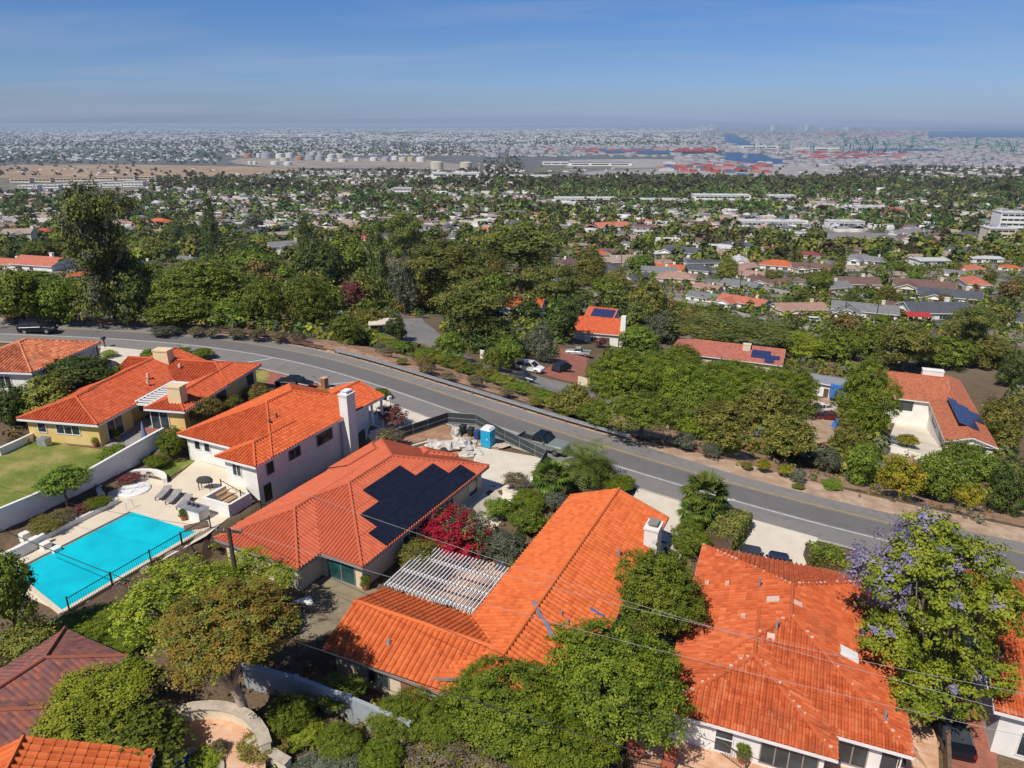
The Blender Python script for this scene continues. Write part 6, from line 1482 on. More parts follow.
# --- palms
def palm(label, cx, cy, rad_px, hgt, kind='feather', nf=34, seed=1, name='palm_tree'):
    rg = random.Random(seed); p = gp(cx, cy, hgt); g0 = gz(p.x, p.y); t = (p - Vector((0, 0, CAMH))).length; R_ = rad_px * t / FPX; r = thing(name, label, 'palm', (p.x, p.y, g0)); H_ = p.z - g0
    m = MB(); m.tube([(0, 0, -.1), (0, 0, H_ * .5), (0, 0, H_)], [R_ * .13, R_ * .10, R_ * .11], 8); m.build('trunk', M['bark_grey'], r)
    V = []; F = []; UV = []
    def quad(a, b, c, d, u, v): n = len(V); V.extend([a, b, c, d]); F.append((n, n + 1, n + 2, n + 3)); UV.extend([(u, v)] * 4)
    for k in range(nf):
        az_ = 2 * math.pi * k * .382 * 1.0; el_ = R(78) - (k / nf) * R(112); u = rg.random(); L = R_ * rg.uniform(.85, 1.1)
        h_ = Vector((math.cos(az_), math.sin(az_), 0)); s_ = Vector((-math.sin(az_), math.cos(az_), 0)); pts = []
        if kind == 'feather':
            q = Vector((0, 0, H_)); e = el_
            for i in range(9): pts.append(q.copy()); q += (h_ * math.cos(e) + Vector((0, 0, math.sin(e)))) * L / 8; e -= R(11)
            for i in range(8):
                wv = .24 * L * math.sin(math.pi * (i + .8) / 9.2); d = (pts[i + 1] - pts[i])
                for sg in (-1, 1):
                    for j in range(2):
                        a = pts[i] + d * (j * .5); tip = a + s_ * sg * wv + d * .55 + Vector((0, 0, -.22 * wv)); quad(tuple(a), tuple(a + d * .30), tuple(tip), tuple(tip - d * .12), u * .8 + .1 * rg.random(), rg.random())
        else:
            st = Vector((0, 0, H_)); c = st + (h_ * math.cos(el_) + Vector((0, 0, math.sin(el_)))) * L * .55; d = (h_ * math.cos(el_ - .2) + Vector((0, 0, math.sin(el_ - .2))))
            quad(tuple(st + s_ * .015), tuple(st - s_ * .015), tuple(c - s_ * .015), tuple(c + s_ * .015), .3, .5)
            up_ = s_.cross(d).normalized()
            for j in range(13):
                an = -1.9 + 3.8 * j / 12; dr = d * math.cos(an) + s_ * math.sin(an); tip = c + dr * L * .5 - Vector((0, 0, .06 * L * abs(math.sin(an)) + .05 * L)); sd = dr.cross(up_) * .05 * L; md = c + dr * L * .25
                quad(tuple(c), tuple(md + sd), tuple(tip), tuple(md - sd), u, rg.random())
    o = bpy.data.objects.new('fronds', np_mesh('fronds', np.array(V), np.array(F), LM['palm'], np.array(UV))); link(o, r); return r
palm('feather palm with arching fronds between the screened lot and the orange roof', 585, 464, 34, 1.9, 'feather', 44, 2)
palm('yellow-green fan palm left of the feather palm', 550, 478, 22, 2.2, 'fan', 34, 3)
palm('fan palm at the kerb between the orange L-shaped roof and the pale driveway', 706, 496, 26, 2.6, 'fan', 36, 4)
palm('small low fan palm beside the bougainvillea', 518, 512, 14, 1.0, 'fan', 22, 5)
palm('small broad-leaved palm at the foot of the kerbside fan palm', 694, 512, 18, 1.6, 'fan', 26, 6)
for k, (x, y, rr_, hh_, lb) in enumerate(((639, 272, 9, 9, 'palm in town left of the dark grey roof'), (645, 283, 8, 7, 'palm in town right of its neighbour, by the white gable house'), (622, 248, 6, 12, 'tall palm in town near the pale flat roof'), (888, 262, 7, 11, 'palm pair member in town, left one behind the olive street tree'), (892, 266, 7, 10, 'palm pair member in town, right one behind the olive street tree'), (8, 210, 6, 8, 'palm at the left edge above the tan mansion'), (15, 212, 6, 8, 'palm right of the left-edge palm above the tan mansion'), (193, 236, 6, 9, 'palm left of the narrow upright conifer'), (148, 216, 6, 10, 'palm in the left town behind the shaggy eucalyptus'))): palm(lb, x, y, rr_, hh_, 'fan' if k % 2 else 'feather', 20, 20 + k)
# ------------------------------------------------------------------ houses below the road
def wpx(px, py, w):   # metres spanned by w pixels at the ground there
    p = gp(px, py); return w * (p - Vector((0, 0, CAMH))).length / FPX * math.cos(math.atan((px - 512) / FPX))
# chimney house with the solar annex
q = gp(606, 343); FR['ca'] = (q.x - 6.5, q.y - 1.0, R(-18)); za = q.z
pad('ca', -1, 13, -1, 9, za); 
H = House('chimney_house', 'white-gabled house with orange roof and tall tapering white chimney below the road', None, wall='white_wall', roof='scarlet', fine=False, loc=(q.x - 6.5, q.y - 1.0, 0), rz=R(-18))
H.wing(-2.5, 10, 0, 11.5, za + 3.3, za - 1.5, .48, 'x', ('gable', 'gable'))
m = MB(); m.hexa([(9.5, 1.0, za - 2), (11.2, 1.0, za - 2), (11.2, 3.8, za - 2), (9.5, 3.8, za - 2), (9.7, 1.7, za + 7.8), (10.9, 1.7, za + 7.8), (10.9, 3.2, za + 7.8), (9.7, 3.2, za + 7.8)]); m.build('chimney', M['white_wall'], H.root)
H.window(('y', .55, -1), 3, za + .8, 1.6, 1.3, 2); H.door(('y', .55, -1), 6, za, 2.4, 2.2, 'brown_trim', 'garage_door'); H.finish()
_c = Vector((FR['ca'][0], FR['ca'][1], 0)) + Matrix.Rotation(R(-18), 3, 'Z') @ Vector((-1.0, 13.2, 0)); AX, AY = _c.x, _c.y
_t = AY / (CT - ((316 - 384) / FPX) * ST); zb = CAMH - (ST + ((316 - 384) / FPX) * CT) * _t - 4.4
H = House('annex_house', 'small orange-roofed annex carrying blue-black solar panels behind the chimney house', None, wall='white_wall', roof='scarlet', fine=False, loc=(AX, AY, 0), rz=R(-24))
H.wing(-1.5, 7, 0, 8, zb + 4.4, zb - 4, .42, 'x', ('gable', 'gable')); H.window(('x', 7 - .55, 1), 3.0, zb + 2.2, 1.4, 1.3, 1); H.finish()
sr = thing('solar_array', 'blue-black solar panels in two rows on the annex behind the chimney house', 'solar panels', (AX, AY, zb + 4.4), R(-24)); nn = Vector((0, -.42, 1)).normalized()
for i in range(6):
    for j in range(2):
        def s2(x, y): return Vector((x, y, y * .42)) + nn * .1
        x0 = .3 + i * 1.06; y0 = .15 + j * 1.62; m = MB(); P = [s2(x0, y0), s2(x0 + 1.0, y0), s2(x0 + 1.0, y0 + 1.58), s2(x0, y0 + 1.58)]; m.hexa(P + [p + nn * .05 for p in P]); m.build('panel', M['solar_blue'], sr)
# roof behind the pines
q = gp(512, 316); zc = q.z
H = House('pine_house', 'orange-roofed white house glimpsed between the trunks of the pines', None, wall='white_wall', roof='scarlet', fine=False, loc=(q.x - 6, q.y, 0), rz=R(-14))
H.wing(-2, 15, 0, 8, zc + 3.6, zc - 1.5, .36, 'x', ('hip', 'gable')); H.wing(0, 7, -4, 4, zc + 3.5, zc - 1.5, .36, 'y', ('gable', 'gable')); H.window(('y', .55, -1), 10, zc + 1, 2, 1.3, 2); H.window(('y', -4 + .56, -1), 3.5, zc + 1, 1.8, 1.3, 2); H.finish()
# long roof with panels
q = gp(676, 368); zd = q.z; a_ = gp(688, 367); b_ = gp(790, 385); an = math.atan2(b_.y - a_.y, b_.x - a_.x)
H = House('long_roof_house', 'long low house with salmon-brown roof and buff chimney among the round tree crowns', None, wall='cream_wall', roof='rust', fine=False, loc=(a_.x, a_.y, 0), rz=-.42)
zd = a_.z; H.rm = flat_tile('roof_faded', (.42, .14, .10))
H.wing(-5, 21, 0, 11, zd + 3.2, zd - 6, .40, 'x', ('hip', 'gable')); H.chimney(12.5, 4.2, zd + 4, zd + 6.2, 1.7, 1.2, 'cream_wall', pot=False); H.window(('y', .55, -1), 6, zd + .8, 2, 1.3, 2); H.window(('y', .55, -1), 14, zd + .8, 2, 1.3, 2); H.finish()
sr = thing('solar_array', 'two dark blue solar patches at the right end of the long salmon-brown roof', 'solar panels', (a_.x, a_.y, zd + 3.2), -.42); nn = Vector((0, -.40, 1)).normalized()
for (i, j) in [(0, 1), (1, 1), (2, 1), (3, 1), (4, 1), (5, 1), (0, 2), (1, 2), (2, 2), (3, 2), (3, 0), (4, 0)]:
    x0 = 13.8 + i * 1.06; y0 = .25 + j * 1.32; s3 = lambda x, y: Vector((x, y, y * .40)) + nn * .1; m = MB(); P = [s3(x0, y0), s3(x0 + 1.03, y0), s3(x0 + 1.03, y0 + 1.28), s3(x0, y0 + 1.28)]; m.hexa(P + [p + nn * .05 for p in P]); m.build('panel', M['solar_blue'], sr)
# courtyard house at right: fitted on its eaves
zs_ = gp(940, 450).z
ze = zs_ + 2.5
e0, e1, e2 = pz(945, 441, ze), pz(998, 447, ze), pz(929, 402, ze)
v = (e2 - e0).to_2d(); an = math.atan2(v.y, v.x) - R(90); wv = (e1 - e0).length
FR['cd'] = (e0.x, e0.y, an); w2 = WL('cd', e1)[0]; lfar = WL('cd', pz(929, 402, ze))[1]; lb = WL('cd', pz(986, 383, ze)); bl_ = WL('cd', pz(884, 397, ze))
PADS.append((e0.x, e0.y, math.cos(an), math.sin(an), -12, w2, 0, lb[1], zs_))
H = House('solar_courtyard_house', 'L-shaped house with broad orange roof and wide white chimney round a pale courtyard', 'cd', wall='white_wall', roof='orange', fine=False); H.rm = flat_tile('roof_courtyard', (.46, .15, .075))
L1 = max(lb[1], lfar + 8)
H.wing(0, w2, 0, L1, ze, zs_ - 4, .32, 'y', ('gable', 'gable')); H.wing(min(bl_[0], -9), w2 * .5, lfar, L1 + .2, ze, zs_ - 3, .32, 'x', ('gable', 'gable'))
H.chimney(w2 * .18, lfar + (L1 - lfar) * .62, ze + 1, ze + 3.4, 3.6, 1.5, 'white_wall', pot=False); H.window(('y', .55, -1), w2 * .3, zs_ + .5, 1.4, 1.4, 1); H.window(('y', .55, -1), w2 * .65, zs_ + .5, 2.2, 1.4, 2); H.window(('y', lfar + .561, -1), -4.5, zs_ + .2, 4.2, 2.3, 4, 'brown_trim', name='glass_door'); H.window(('x', .55, -1), lfar * .3, zs_ + .2, 3.6, 2.3, 3, 'brown_trim', name='glass_door'); H.window(('x', .55, -1), lfar * .72, zs_ + .2, 3.6, 2.3, 3, 'brown_trim', name='glass_door'); H.finish()  # right wing's two glass doors are added dark panes standing in for eave shade
sr = thing('solar_array', 'dark blue stepped solar panels on the right slope of the solar courtyard house', 'solar panels', (e0.x, e0.y, 0), an); nn = Vector((.32, 0, 1)).normalized()
for i in range(3):
    for j in range(8):
        if (i == 2 and (j < 3 or j > 5)) or (i == 1 and j > 6): continue
        s4 = lambda x, y: Vector((x, y, ze + (w2 - x) * .32)) + nn * .1
        x0 = w2 - 5.1 + i * 1.6; y0 = L1 * .14 + j * 1.6; m = MB(); P = [s4(x0, y0), s4(x0 + 1.56, y0), s4(x0 + 1.56, y0 + 1.52), s4(x0, y0 + 1.52)]; m.hexa(P + [p + nn * .05 for p in P]); m.build('panel', M['solar_blue'], sr)
wall_path('courtyard_wall', 'low white wall closing the pale courtyard toward the road trees', pxpoly([(890, 452), (906, 456), (930, 464), (940, 462)]), 1.0, .3, 'white_wall')
# dirt yard with shed and tarp
q = gp(832, 398); zq = q.z
H = House('yard_shed', 'grey metal-roofed shed with white walls in the dirt yard', None, wall='white_wall', roof='grey', fine=False, cat='shed', loc=(q.x - 5, q.y + 2, 0), rz=R(-32)); H.rm = M['galv']
H.wing(0, 9, 0, 6, zq + 3.2, zq - 2, .25, 'x', ('gable', 'gable')); H.door(('y', .55, -1), 4, zq, 1.0, 2.0); H.finish()
tw = thing('tarp_canopy', 'bright blue tarp canopy hanging from the grey shed in the dirt yard', 'canopy', gp(835, 401), R(-20)); m = MB(); m.hexa([(-1.3, -1.2, 1.0), (1.3, -1.2, 1.0), (1.3, 1.2, 1.2), (-1.3, 1.2, 1.2), (-1.2, -1, 2.9), (1.2, -1, 2.7), (1.2, 1.1, 3.2), (-1.2, 1.1, 3.4)]); m.build('tarp', M['blue_tarp'], tw)
for sx in (-1.2, 1.2):
    for sy in (-1.1, 1.1): l = MB(); l.box((sx - .04, sy - .04, -.2), (sx + .04, sy + .04, 2.8)); l.build('pole', M['galv'], tw)
bag('blue_tarp_pile', 'heap under a deep blue tarp at the front of the dirt yard', 840, 428, 1.6, 1.1, 1.5, M['blue_tarp'], .3, 41, 'tarp')
wall_path('entry_wall', 'cream gate wall at the end of the frontage road', pxpoly([(578, 384), (592, 388), (600, 392)]), 1.5, .35, 'cream_wall')
wall_path('entry_pillar', 'short white entry pillar at the frontage road kerb', pxpoly([(480.5, 358), (484.5, 359)]), 1.6, .5, 'white_wall')
gs = thing('garage_shed', 'small flat pale-roofed carport at the frontage road turning', 'carport', gp(384, 334), R(10)); m = MB(); m.box((-3, -2.5, 2.6), (3, 2.5, 2.8)); m.build('roof', M['concrete'], gs)
for sx in (-2.8, 2.8):
    for sy in (-2.3, 2.3): l = MB(); l.box((sx - .1, sy - .1, -.3), (sx + .1, sy + .1, 2.6)); l.build('post', M['white_trim'], gs)

# ------------------------------------------------------------------ the town: house types
MR = M
RFN = dict(orange='orange', red='red', salmon='salmon', slate='slate', grey='grey', brown='brown', tan='tan', pink='pinkish-brown', white='white', maroon='maroon')
PROTO = {}
def town_house(kind, roof):
    """one house of a type and roof colour with its parts; later houses of the kind are copies"""
    key = (kind, roof)
    if key in PROTO: return PROTO[key], False
    wl = 'white_wall' if roof in ('orange', 'slate', 'grey', 'white', 'red', 'salmon') else 'cream_wall'
    H = House('town_house', '', None, wall=wl, roof=roof, fine=False, cat='house', oh=.5); H.rm = RF[roof]
    if kind == 'gable':
        H.wing(-9.5, 9.5, -4.5, 6.5, 2.5, -2.5, .40, 'x', ('gable', 'gable')); H.window(('y', -4.0, -1), -5, .6, 1.8, 1.15, 2); H.window(('y', -4.0, -1), 0, .6, 1.6, 1.15, 2); H.door(('y', -4.0, -1), 5.2, .0, 4.4, 2.05, 'white_trim', 'garage_door'); H.chimney(3.5, 1.8, 3, 5.8, 1.2, .9, 'white_wall', pot=False)
    elif kind == 'ell':
        H.wing(-10.5, 10.5, -2, 8, 2.5, -2.5, .40, 'x', ('gable', 'gable')); H.wing(-9.5, -1.0, -7.5, 4, 2.5, -2.5, .40, 'y', ('gable', 'gable')); H.window(('y', -7.0 + .01, -1), -5.3, .6, 2.6, 1.15, 2); H.window(('y', -1.5, -1), 2, .6, 2.0, 1.15, 2); H.door(('y', -1.5, -1), 7.0, 0, 4.2, 2.05, 'brown_trim', 'garage_door'); H.chimney(5.5, 3.6, 3, 5.8, 1.1, .9, 'cream_wall', pot=False)
    elif kind == 'hip':
        H.wing(-9, 9, -5, 6.5, 2.5, -2.5, .40, 'x', ('hip', 'hip')); H.window(('y', -4.5, -1), -4.5, .6, 2, 1.15, 2); H.window(('y', -4.5, -1), 4.0, .6, 2.4, 1.15, 3); H.door(('y', -4.5, -1), 0, 0, 1.2, 2.1, 'brown_trim')
    elif kind == 'two':
        H.wing(-7, 7, -4.5, 4.5, 5.6, -2.5, .40, 'x', ('gable', 'gable')); H.wing(-2, 4, -7, 1, 5.5, -2.5, .40, 'y', ('gable', 'gable')); H.window(('y', -7 + .51, -1), 1, 3.4, 1.8, 1.3, 2); H.window(('y', -4.0, -1), -4.6, 3.4, 1.6, 1.3, 2); H.window(('y', -4.0, -1), -4.6, .8, 1.6, 1.3, 2); H.door(('y', -7 + .51, -1), 1, 0, 3.6, 2.2, 'white_trim', 'garage_door'); H.chimney(6.3, 0, 2, 8.4, 1.3, 1.0, 'white_wall', pot=False)
    elif kind == 'flat':
        H.wing(-9, 9, -5, 6.5, 2.9, -2.5, .09, 'x', ('gable', 'gable')); H.window(('y', -4.5, -1), -5, .8, 2.6, 1.3, 2); H.window(('y', -4.5, -1), 3, .8, 4.0, 1.4, 4)
    H.finish(caps=False); PROTO[key] = H.root; return H.root, True
KW = dict(gable='gabled house', ell='L-shaped house', hip='hip-roofed house', two='two-storey house', flat='flat-roofed house')
OCC = []   # pixel boxes of the houses that show, kept free of random trees
TOWN = []  # x, y of every placed house
def put_house(kind, roof, x, y, z, rz, sc, label, group='houses of the town below the hill'):
    o, fresh = town_house(kind, roof)
    if not fresh: o = copy_tree(o)
    place(o, (x, y, z), rz, label, group, sc); TOWN.append((x, y, 11 * sc)); return o
# px, py (foot of the front wall), width px, type, roof, yaw, where it is
HERO = [(592, 258, 30, 'hip', 'orange', -8, 'above the yellowish olive tree, with white wall below its eave'), (667, 273, 34, 'gable', 'orange', -6, 'with white gable end, just right of two town palms'), (638, 281, 26, 'gable', 'slate', 20, 'between the two town palms'), (652, 257, 28, 'flat', 'white', -6, 'behind the dark hedge tree between two orange roofs'), (683, 257, 40, 'ell', 'slate', -12, 'behind the blue-slate house, with white walls showing'), (695, 273, 30, 'hip', 'slate', -20, 'to the right of the orange gabled house with the white end'), (576, 248, 22, 'flat', 'tan', 0, 'at the left end of the town row above the yellowish olive tree'), (657, 266, 30, 'flat', 'pink', -8, 'low pink-brown roof between flat white roof and orange gable'), (637, 293, 20, 'gable', 'brown', 35, 'tucked among trees below the two town palms'),
 (742, 308, 44, 'ell', 'salmon', -10, 'with coral-red roof, nearest the wide flat-topped pine'), (705, 301, 32, 'gable', 'grey', -14, 'touching the left side of the coral-red roof'), (741, 290, 36, 'gable', 'grey', -16, 'behind the coral-red roof'), (708, 291, 26, 'gable', 'pink', -16, 'pink-brown roof left of the grey roof behind the coral one'), (779, 269, 32, 'hip', 'orange', -8, 'pale orange roof across the town street'), (803, 315, 46, 'ell', 'pink', -8, 'with dark red garage door, right of the coral-red roof'), (740, 249, 26, 'gable', 'slate', -5, 'far row above the round olive street tree'), (748, 254, 22, 'flat', 'white', -5, 'bright white low roof in the far row'), (771, 250, 14, 'gable', 'red', -5, 'small red roof in the far row'), (809, 258, 24, 'hip', 'maroon', -5, 'dark red roof over white wall left of the brown roofs'), (790, 284, 24, 'hip', 'brown', 30, 'with white walls at the street corner left of the brown tree'), (812, 272, 34, 'ell', 'brown', -10, 'brown roof below the dark red one'), (856, 288, 42, 'gable', 'brown', -10, 'long brown roof beside the olive street tree'), (866, 318, 56, 'ell', 'grey', -6, 'large grey roof with white gable right of the garage-door house'), (868, 264, 32, 'ell', 'grey', -14, 'grey roof by the pair of palms'), (855, 271, 20, 'gable', 'tan', -14, 'small tan roof left of the palms'),
 (935, 250, 28, 'hip', 'orange', -6, 'vivid orange roof in the far right row'), (962, 256, 34, 'gable', 'slate', -6, 'slate roof right of the vivid orange roof'), (925, 293, 50, 'ell', 'brown', -10, 'long brown roof behind the slate one on the right'), (951, 303, 52, 'ell', 'slate', -16, 'slate roof with white gable at right of the town'), (938, 318, 60, 'gable', 'slate', -12, 'front slate roof behind the flat-crowned tree'), (906, 311, 30, 'gable', 'brown', -12, 'brown roof with panels left of the front slate roof'), (972, 272, 26, 'hip', 'salmon', -8, 'pink-red roof right of the yellowish street trees'), (960, 276, 22, 'gable', 'grey', -8, 'grey roof directly left of the pink-red one'), (1012, 326, 48, 'ell', 'slate', -12, 'slate roof with two pale chimneys at the right edge'), (1012, 270, 16, 'hip', 'orange', -5, 'small orange roof near the right edge'), (1018, 250, 20, 'gable', 'slate', -5, 'slate roof at the right edge far row'), (986, 262, 30, 'flat', 'white', -5, 'white flat roof near the right edge'), (893, 213, 20, 'hip', 'red', -5, 'red roof in the distance above the parking lot'), (906, 292, 20, 'flat', 'tan', -10, 'small tan roof between grey gable and long brown roof'),
 (20, 243, 44, 'two', 'tan', 4, 'tan mansion at the left edge'), (40, 270, 66, 'gable', 'salmon', 14, 'long orange-red roof at the left edge below the tan mansion'), (8, 268, 36, 'gable', 'salmon', 14, 'left end roof cut by the frame edge below the tan mansion'), (78, 278, 22, 'hip', 'orange', 14, 'small orange roof in front of the shaggy eucalyptus'), (159, 225, 26, 'hip', 'orange', 4, 'orange roof above the trees right of the shaggy eucalyptus'), (139, 270, 34, 'gable', 'slate', 10, 'dark roof with red edge right of the shaggy eucalyptus'), (181, 245, 18, 'flat', 'white', 0, 'white flat roof left of the narrow conifer'), (283, 256, 28, 'two', 'grey', 6, 'grey two-storey house left of the dark ragged conifer'), (247, 236, 26, 'gable', 'slate', 4, 'blue-slate roof above the grey two-storey house'), (282, 238, 34, 'flat', 'tan', 4, 'long tan roof behind the grey two-storey house'), (128, 228, 18, 'hip', 'red', 4, 'small red roof behind the shaggy eucalyptus crown'), (42, 234, 20, 'hip', 'red', 4, 'red roof right of the tan mansion'), (364, 240, 16, 'gable', 'red', -4, 'red-orange roof between pines and conifer'), (433, 209, 16, 'hip', 'orange', -4, 'orange roof above the large umbrella pine'), (612, 230, 36, 'ell', 'salmon', -6, 'long orange-pink roof in the middle distance'), (644, 224, 18, 'hip', 'salmon', -6, 'small orange-pink roof right of the long one in the middle distance'), (350, 226, 22, 'gable', 'tan', -4, 'tan roof above the dark conifer gap'), (640, 240, 20, 'gable', 'pink', -4, 'pink-brown roof in the middle distance'), (715, 222, 20, 'gable', 'pink', -4, 'pink roof below the white office row'), (712, 232, 18, 'gable', 'salmon', -4, 'salmon roof below the pink one'), (185, 262, 22, 'gable', 'grey', 2, 'grey roof low beside the narrow conifer'), (195, 268, 22, 'flat', 'tan', 2, 'low tan roof at the foot of the narrow conifer')]
YAW0 = -8
for (x, y, w, kd, rf, yaw, where) in HERO:
    p = gp(x, y); W0 = dict(gable=18, ell=19, hip=17, two=14, flat=18)[kd]
    t = (p - Vector((0, 0, CAMH))).length * math.cos(math.atan((x - 512) / FPX)); sc = min(1.5, max(.6, w * t / FPX / W0))
    az_ = math.degrees(math.atan2(-p.x, p.y))
    put_house(kd, rf, p.x, p.y + 2, p.z - .4, R(yaw - 6 + 26 * math.sin(x * 1.7 + y)), sc, '%s %s, %s' % (RFN[rf], KW[kd], where)); OCC.append((x - w / 2, x + w / 2, y - w * .32, y + 1, p.y))
# further houses on street lines, thinning with distance
rr = random.Random(5); placed = len(HERO)
def proj(x, y, z):
    d = y * CT - (z - CAMH) * ST; return 512 + FPX * x / d, 384 + FPX * (-(z - CAMH) * CT - y * ST) / d
def free(x, y, r): return all((x - a) ** 2 + (y - b) ** 2 > (r + c) ** 2 * .72 for a, b, c in TOWN)
cand = []
yy = 215.0
while yy < 900:
    hw = yy * .74; xx = -hw
    while xx < hw:
        cand.append((xx + rr.uniform(-4, 4), yy + 6 * math.sin(xx / 60) + rr.uniform(-3, 3))); xx += rr.uniform(21, 30)
    yy += 27 if int(yy / 27) % 2 else 37
ORD = ['first', 'second', 'third', 'fourth', 'fifth', 'sixth', 'seventh', 'eighth', 'ninth', 'tenth', 'eleventh', 'twelfth', 'thirteenth', 'fourteenth', 'fifteenth', 'sixteenth', 'seventeenth', 'eighteenth', 'nineteenth', 'twentieth']
NEW = []
for (x, y) in cand:
    if len(NEW) + placed >= 296: break
    z = gz(x, y); px, py = proj(x, y, z + 2)
    if px < -5 or px > 1030: continue
    if px < 560 and py > 245: continue
    if py > 288 or (px > 780 and 205 < py < 240 and px < 900): continue
    if not free(x, y, 9.5): continue
    if any(a - 3 < px < b + 3 and c < py < d + 2 for a, b, c, d, e in OCC) and rr.random() < .8: continue
    kd = rr.choice(['gable', 'gable', 'ell', 'ell', 'hip', 'flat']); rf = rr.choices(['grey', 'tan', 'brown', 'slate', 'pink', 'white', 'salmon', 'orange'], [5, 6, 4, 3, 4, 4, 1.2, .6])[0]
    NEW.append((px, py, kd, rf, x, y, z, R(YAW0 + rr.choice([0, 0, 90, -30, 25]) + rr.uniform(-12, 12)), rr.uniform(.82, 1.1)))
    TOWN.append((x, y, 10)); w__ = 8.5 * FPX / y; OCC.append((px - w__, px + w__, py - w__ * .38, py + 1, y))
BANDS = [(262, 'nearest town streets'), (242, 'second town belt'), (226, 'middle town belt'), (212, 'farther town belt'), (0, 'farthest town belt')]
ZONES = [(200, 'at far left'), (400, 'left of umbrella pines'), (560, 'above umbrella pines'), (720, 'above the chimney house'), (880, 'above the dirt yard'), (1100, 'above the courtyard house')]
def ranked(i, n, what, where): return '%s, %s' % (what, where) if n == 1 else '%s from left of %d %ss, %s' % (ORD[min(i, 19)], n, what, where)
byk = {}
for h in NEW:
    b = next(n for lim, n in BANDS if h[1] >= lim); zn = next(n for lim, n in ZONES if h[0] < lim); byk.setdefault((RFN[h[3]], KW[h[2]], b, zn), []).append(h)
for (a, k_, b, zn), hs_ in byk.items():
    hs_.sort()
    for i, h in enumerate(hs_):
        put_house(h[2], h[3], h[4], h[5], h[6], h[7], h[8], ranked(i, len(hs_), a + ' ' + k_, b + ' ' + zn)); TOWN.pop()
# ------------------------------------------------------------------ bigger buildings
def block(name, label, px, py, wpxl, depth, hgt, yaw, wallm='white_wall', bands=1, roofm='roof_white', cat='building', n_win=8, group=None):
    p = gp(px, py); w = wpxl * (p - Vector((0, 0, CAMH))).length * math.cos(math.atan((px - 512) / FPX)) / FPX; r = thing(name, label, cat, p, R(yaw), group)
    m = MB(); m.box((-w / 2, 0, -6), (w / 2, depth, hgt)); m.build('wall', M[wallm], r); q = MB(); q.box((-w / 2 - .4, -.4, hgt), (w / 2 + .4, depth + .4, hgt + .7)); q.build('roof', RF[roofm[5:]] if roofm.startswith('roof_') else M[roofm], r)
    for b in range(bands):
        z0 = hgt * (b + .35) / bands; z1 = hgt * (b + .75) / bands; ww = w * .94 / n_win
        for k in range(n_win): g = MB(); x0 = -w * .47 + k * ww; g.box((x0 + ww * .06, -.15, z0), (x0 + ww * .94, .05, z1)); g.build('window', M['glass'], r)
    for k in range(2): u_ = MB(); x0 = -w * .2 + k * w * .4; u_.box((x0 - 2, depth * .4, hgt + .7), (x0 + 2, depth * .6, hgt + 2.2)); u_.build('roof_unit', M['galv'], r)
    TOWN.append((p.x, p.y + depth / 2, w * .45)); OCC.append((px - wpxl / 2, px + wpxl / 2, py - 6, py - 1, p.y)); return r
block('office_block', 'white office block with dark window bands standing alone left of centre', 402, 197, 18, 14, 13, -6, bands=3, n_win=5)
block('commercial_building', 'long white low building at the left of the office row', 585, 203, 60, 22, 6.5, -4, bands=1, n_win=12)
block('commercial_building', 'white office building between the long low one and the wide office', 664, 205, 46, 22, 7, -4, bands=2, n_win=9)
block('commercial_building', 'wide white office with dark glass bands right of centre', 722, 203, 54, 26, 10, -4, bands=2, n_win=12)
block('commercial_building', 'white pavilion at the right end of the office row', 782, 201, 26, 22, 7, -4, bands=1, n_win=5)
block('school_building', 'long white school building beside the grey parking lot, left part', 772, 227, 62, 18, 5, -4, bands=1, n_win=12)
block('school_building', 'white and blue-windowed school hall above the parking lot', 846, 228, 34, 14, 6, -6, bands=1, n_win=7)
block('school_building', 'small bright white school block left of the parking lot', 800, 240, 14, 12, 5, -4, bands=1, n_win=3)
block('apartment_tower', 'white multi-storey building at the right edge', 1010, 236, 24, 18, 20, -10, bands=5, n_win=4)
block('apartment_tower', 'lower cream wing in front of the white multi-storey building', 1000, 242, 24, 16, 10, -10, wallm='cream_wall', bands=3, n_win=4)
block('commercial_building', 'low white building above the red distant roof', 872, 212, 30, 16, 6, -4, bands=1, n_win=6)
for k in range(6): block('apartment_row', ['first', 'second', 'third', 'fourth', 'fifth', 'sixth'][k] + ' white apartment block from left below the brown field', 28 + k * 21, 191 - k * .9, 19, 16, 9, 0, bands=2, n_win=5, group='white apartment blocks below the brown field', cat='apartment block')
for k in range(7): block('town_home_row', ['first', 'second', 'third', 'fourth', 'fifth', 'sixth', 'seventh'][k] + ' pink-roofed terrace from left at the brown field edge', 20 + k * 21, 182.5 - k * .5, 19, 16, 8, 0, wallm='cream_wall', roofm='roof_pink', bands=1, n_win=5, group='pink-roofed terraces at the brown field', cat='terrace')
drape('parking_lot', pxpoly([(818, 245), (826, 233), (900, 234), (915, 243), (890, 250)]), M['asphalt'], .4, 12)
for a in ([(560, 300), (600, 292), (690, 300), (790, 326), (860, 330), (940, 345), (940, 348), (850, 334), (780, 330), (690, 304), (600, 296), (560, 304)], [(760, 268), (800, 284), (850, 297), (900, 304), (900, 307), (850, 300), (798, 287), (756, 270)], [(700, 283), (742, 283), (790, 292), (788, 296), (740, 287), (698, 287)]): drape('town_street', pxpoly(a), pmat('pale_street', (.36, .33, .29), (.27, .25, .22), .2) if 'street' not in M else M['street'], .25, 6)
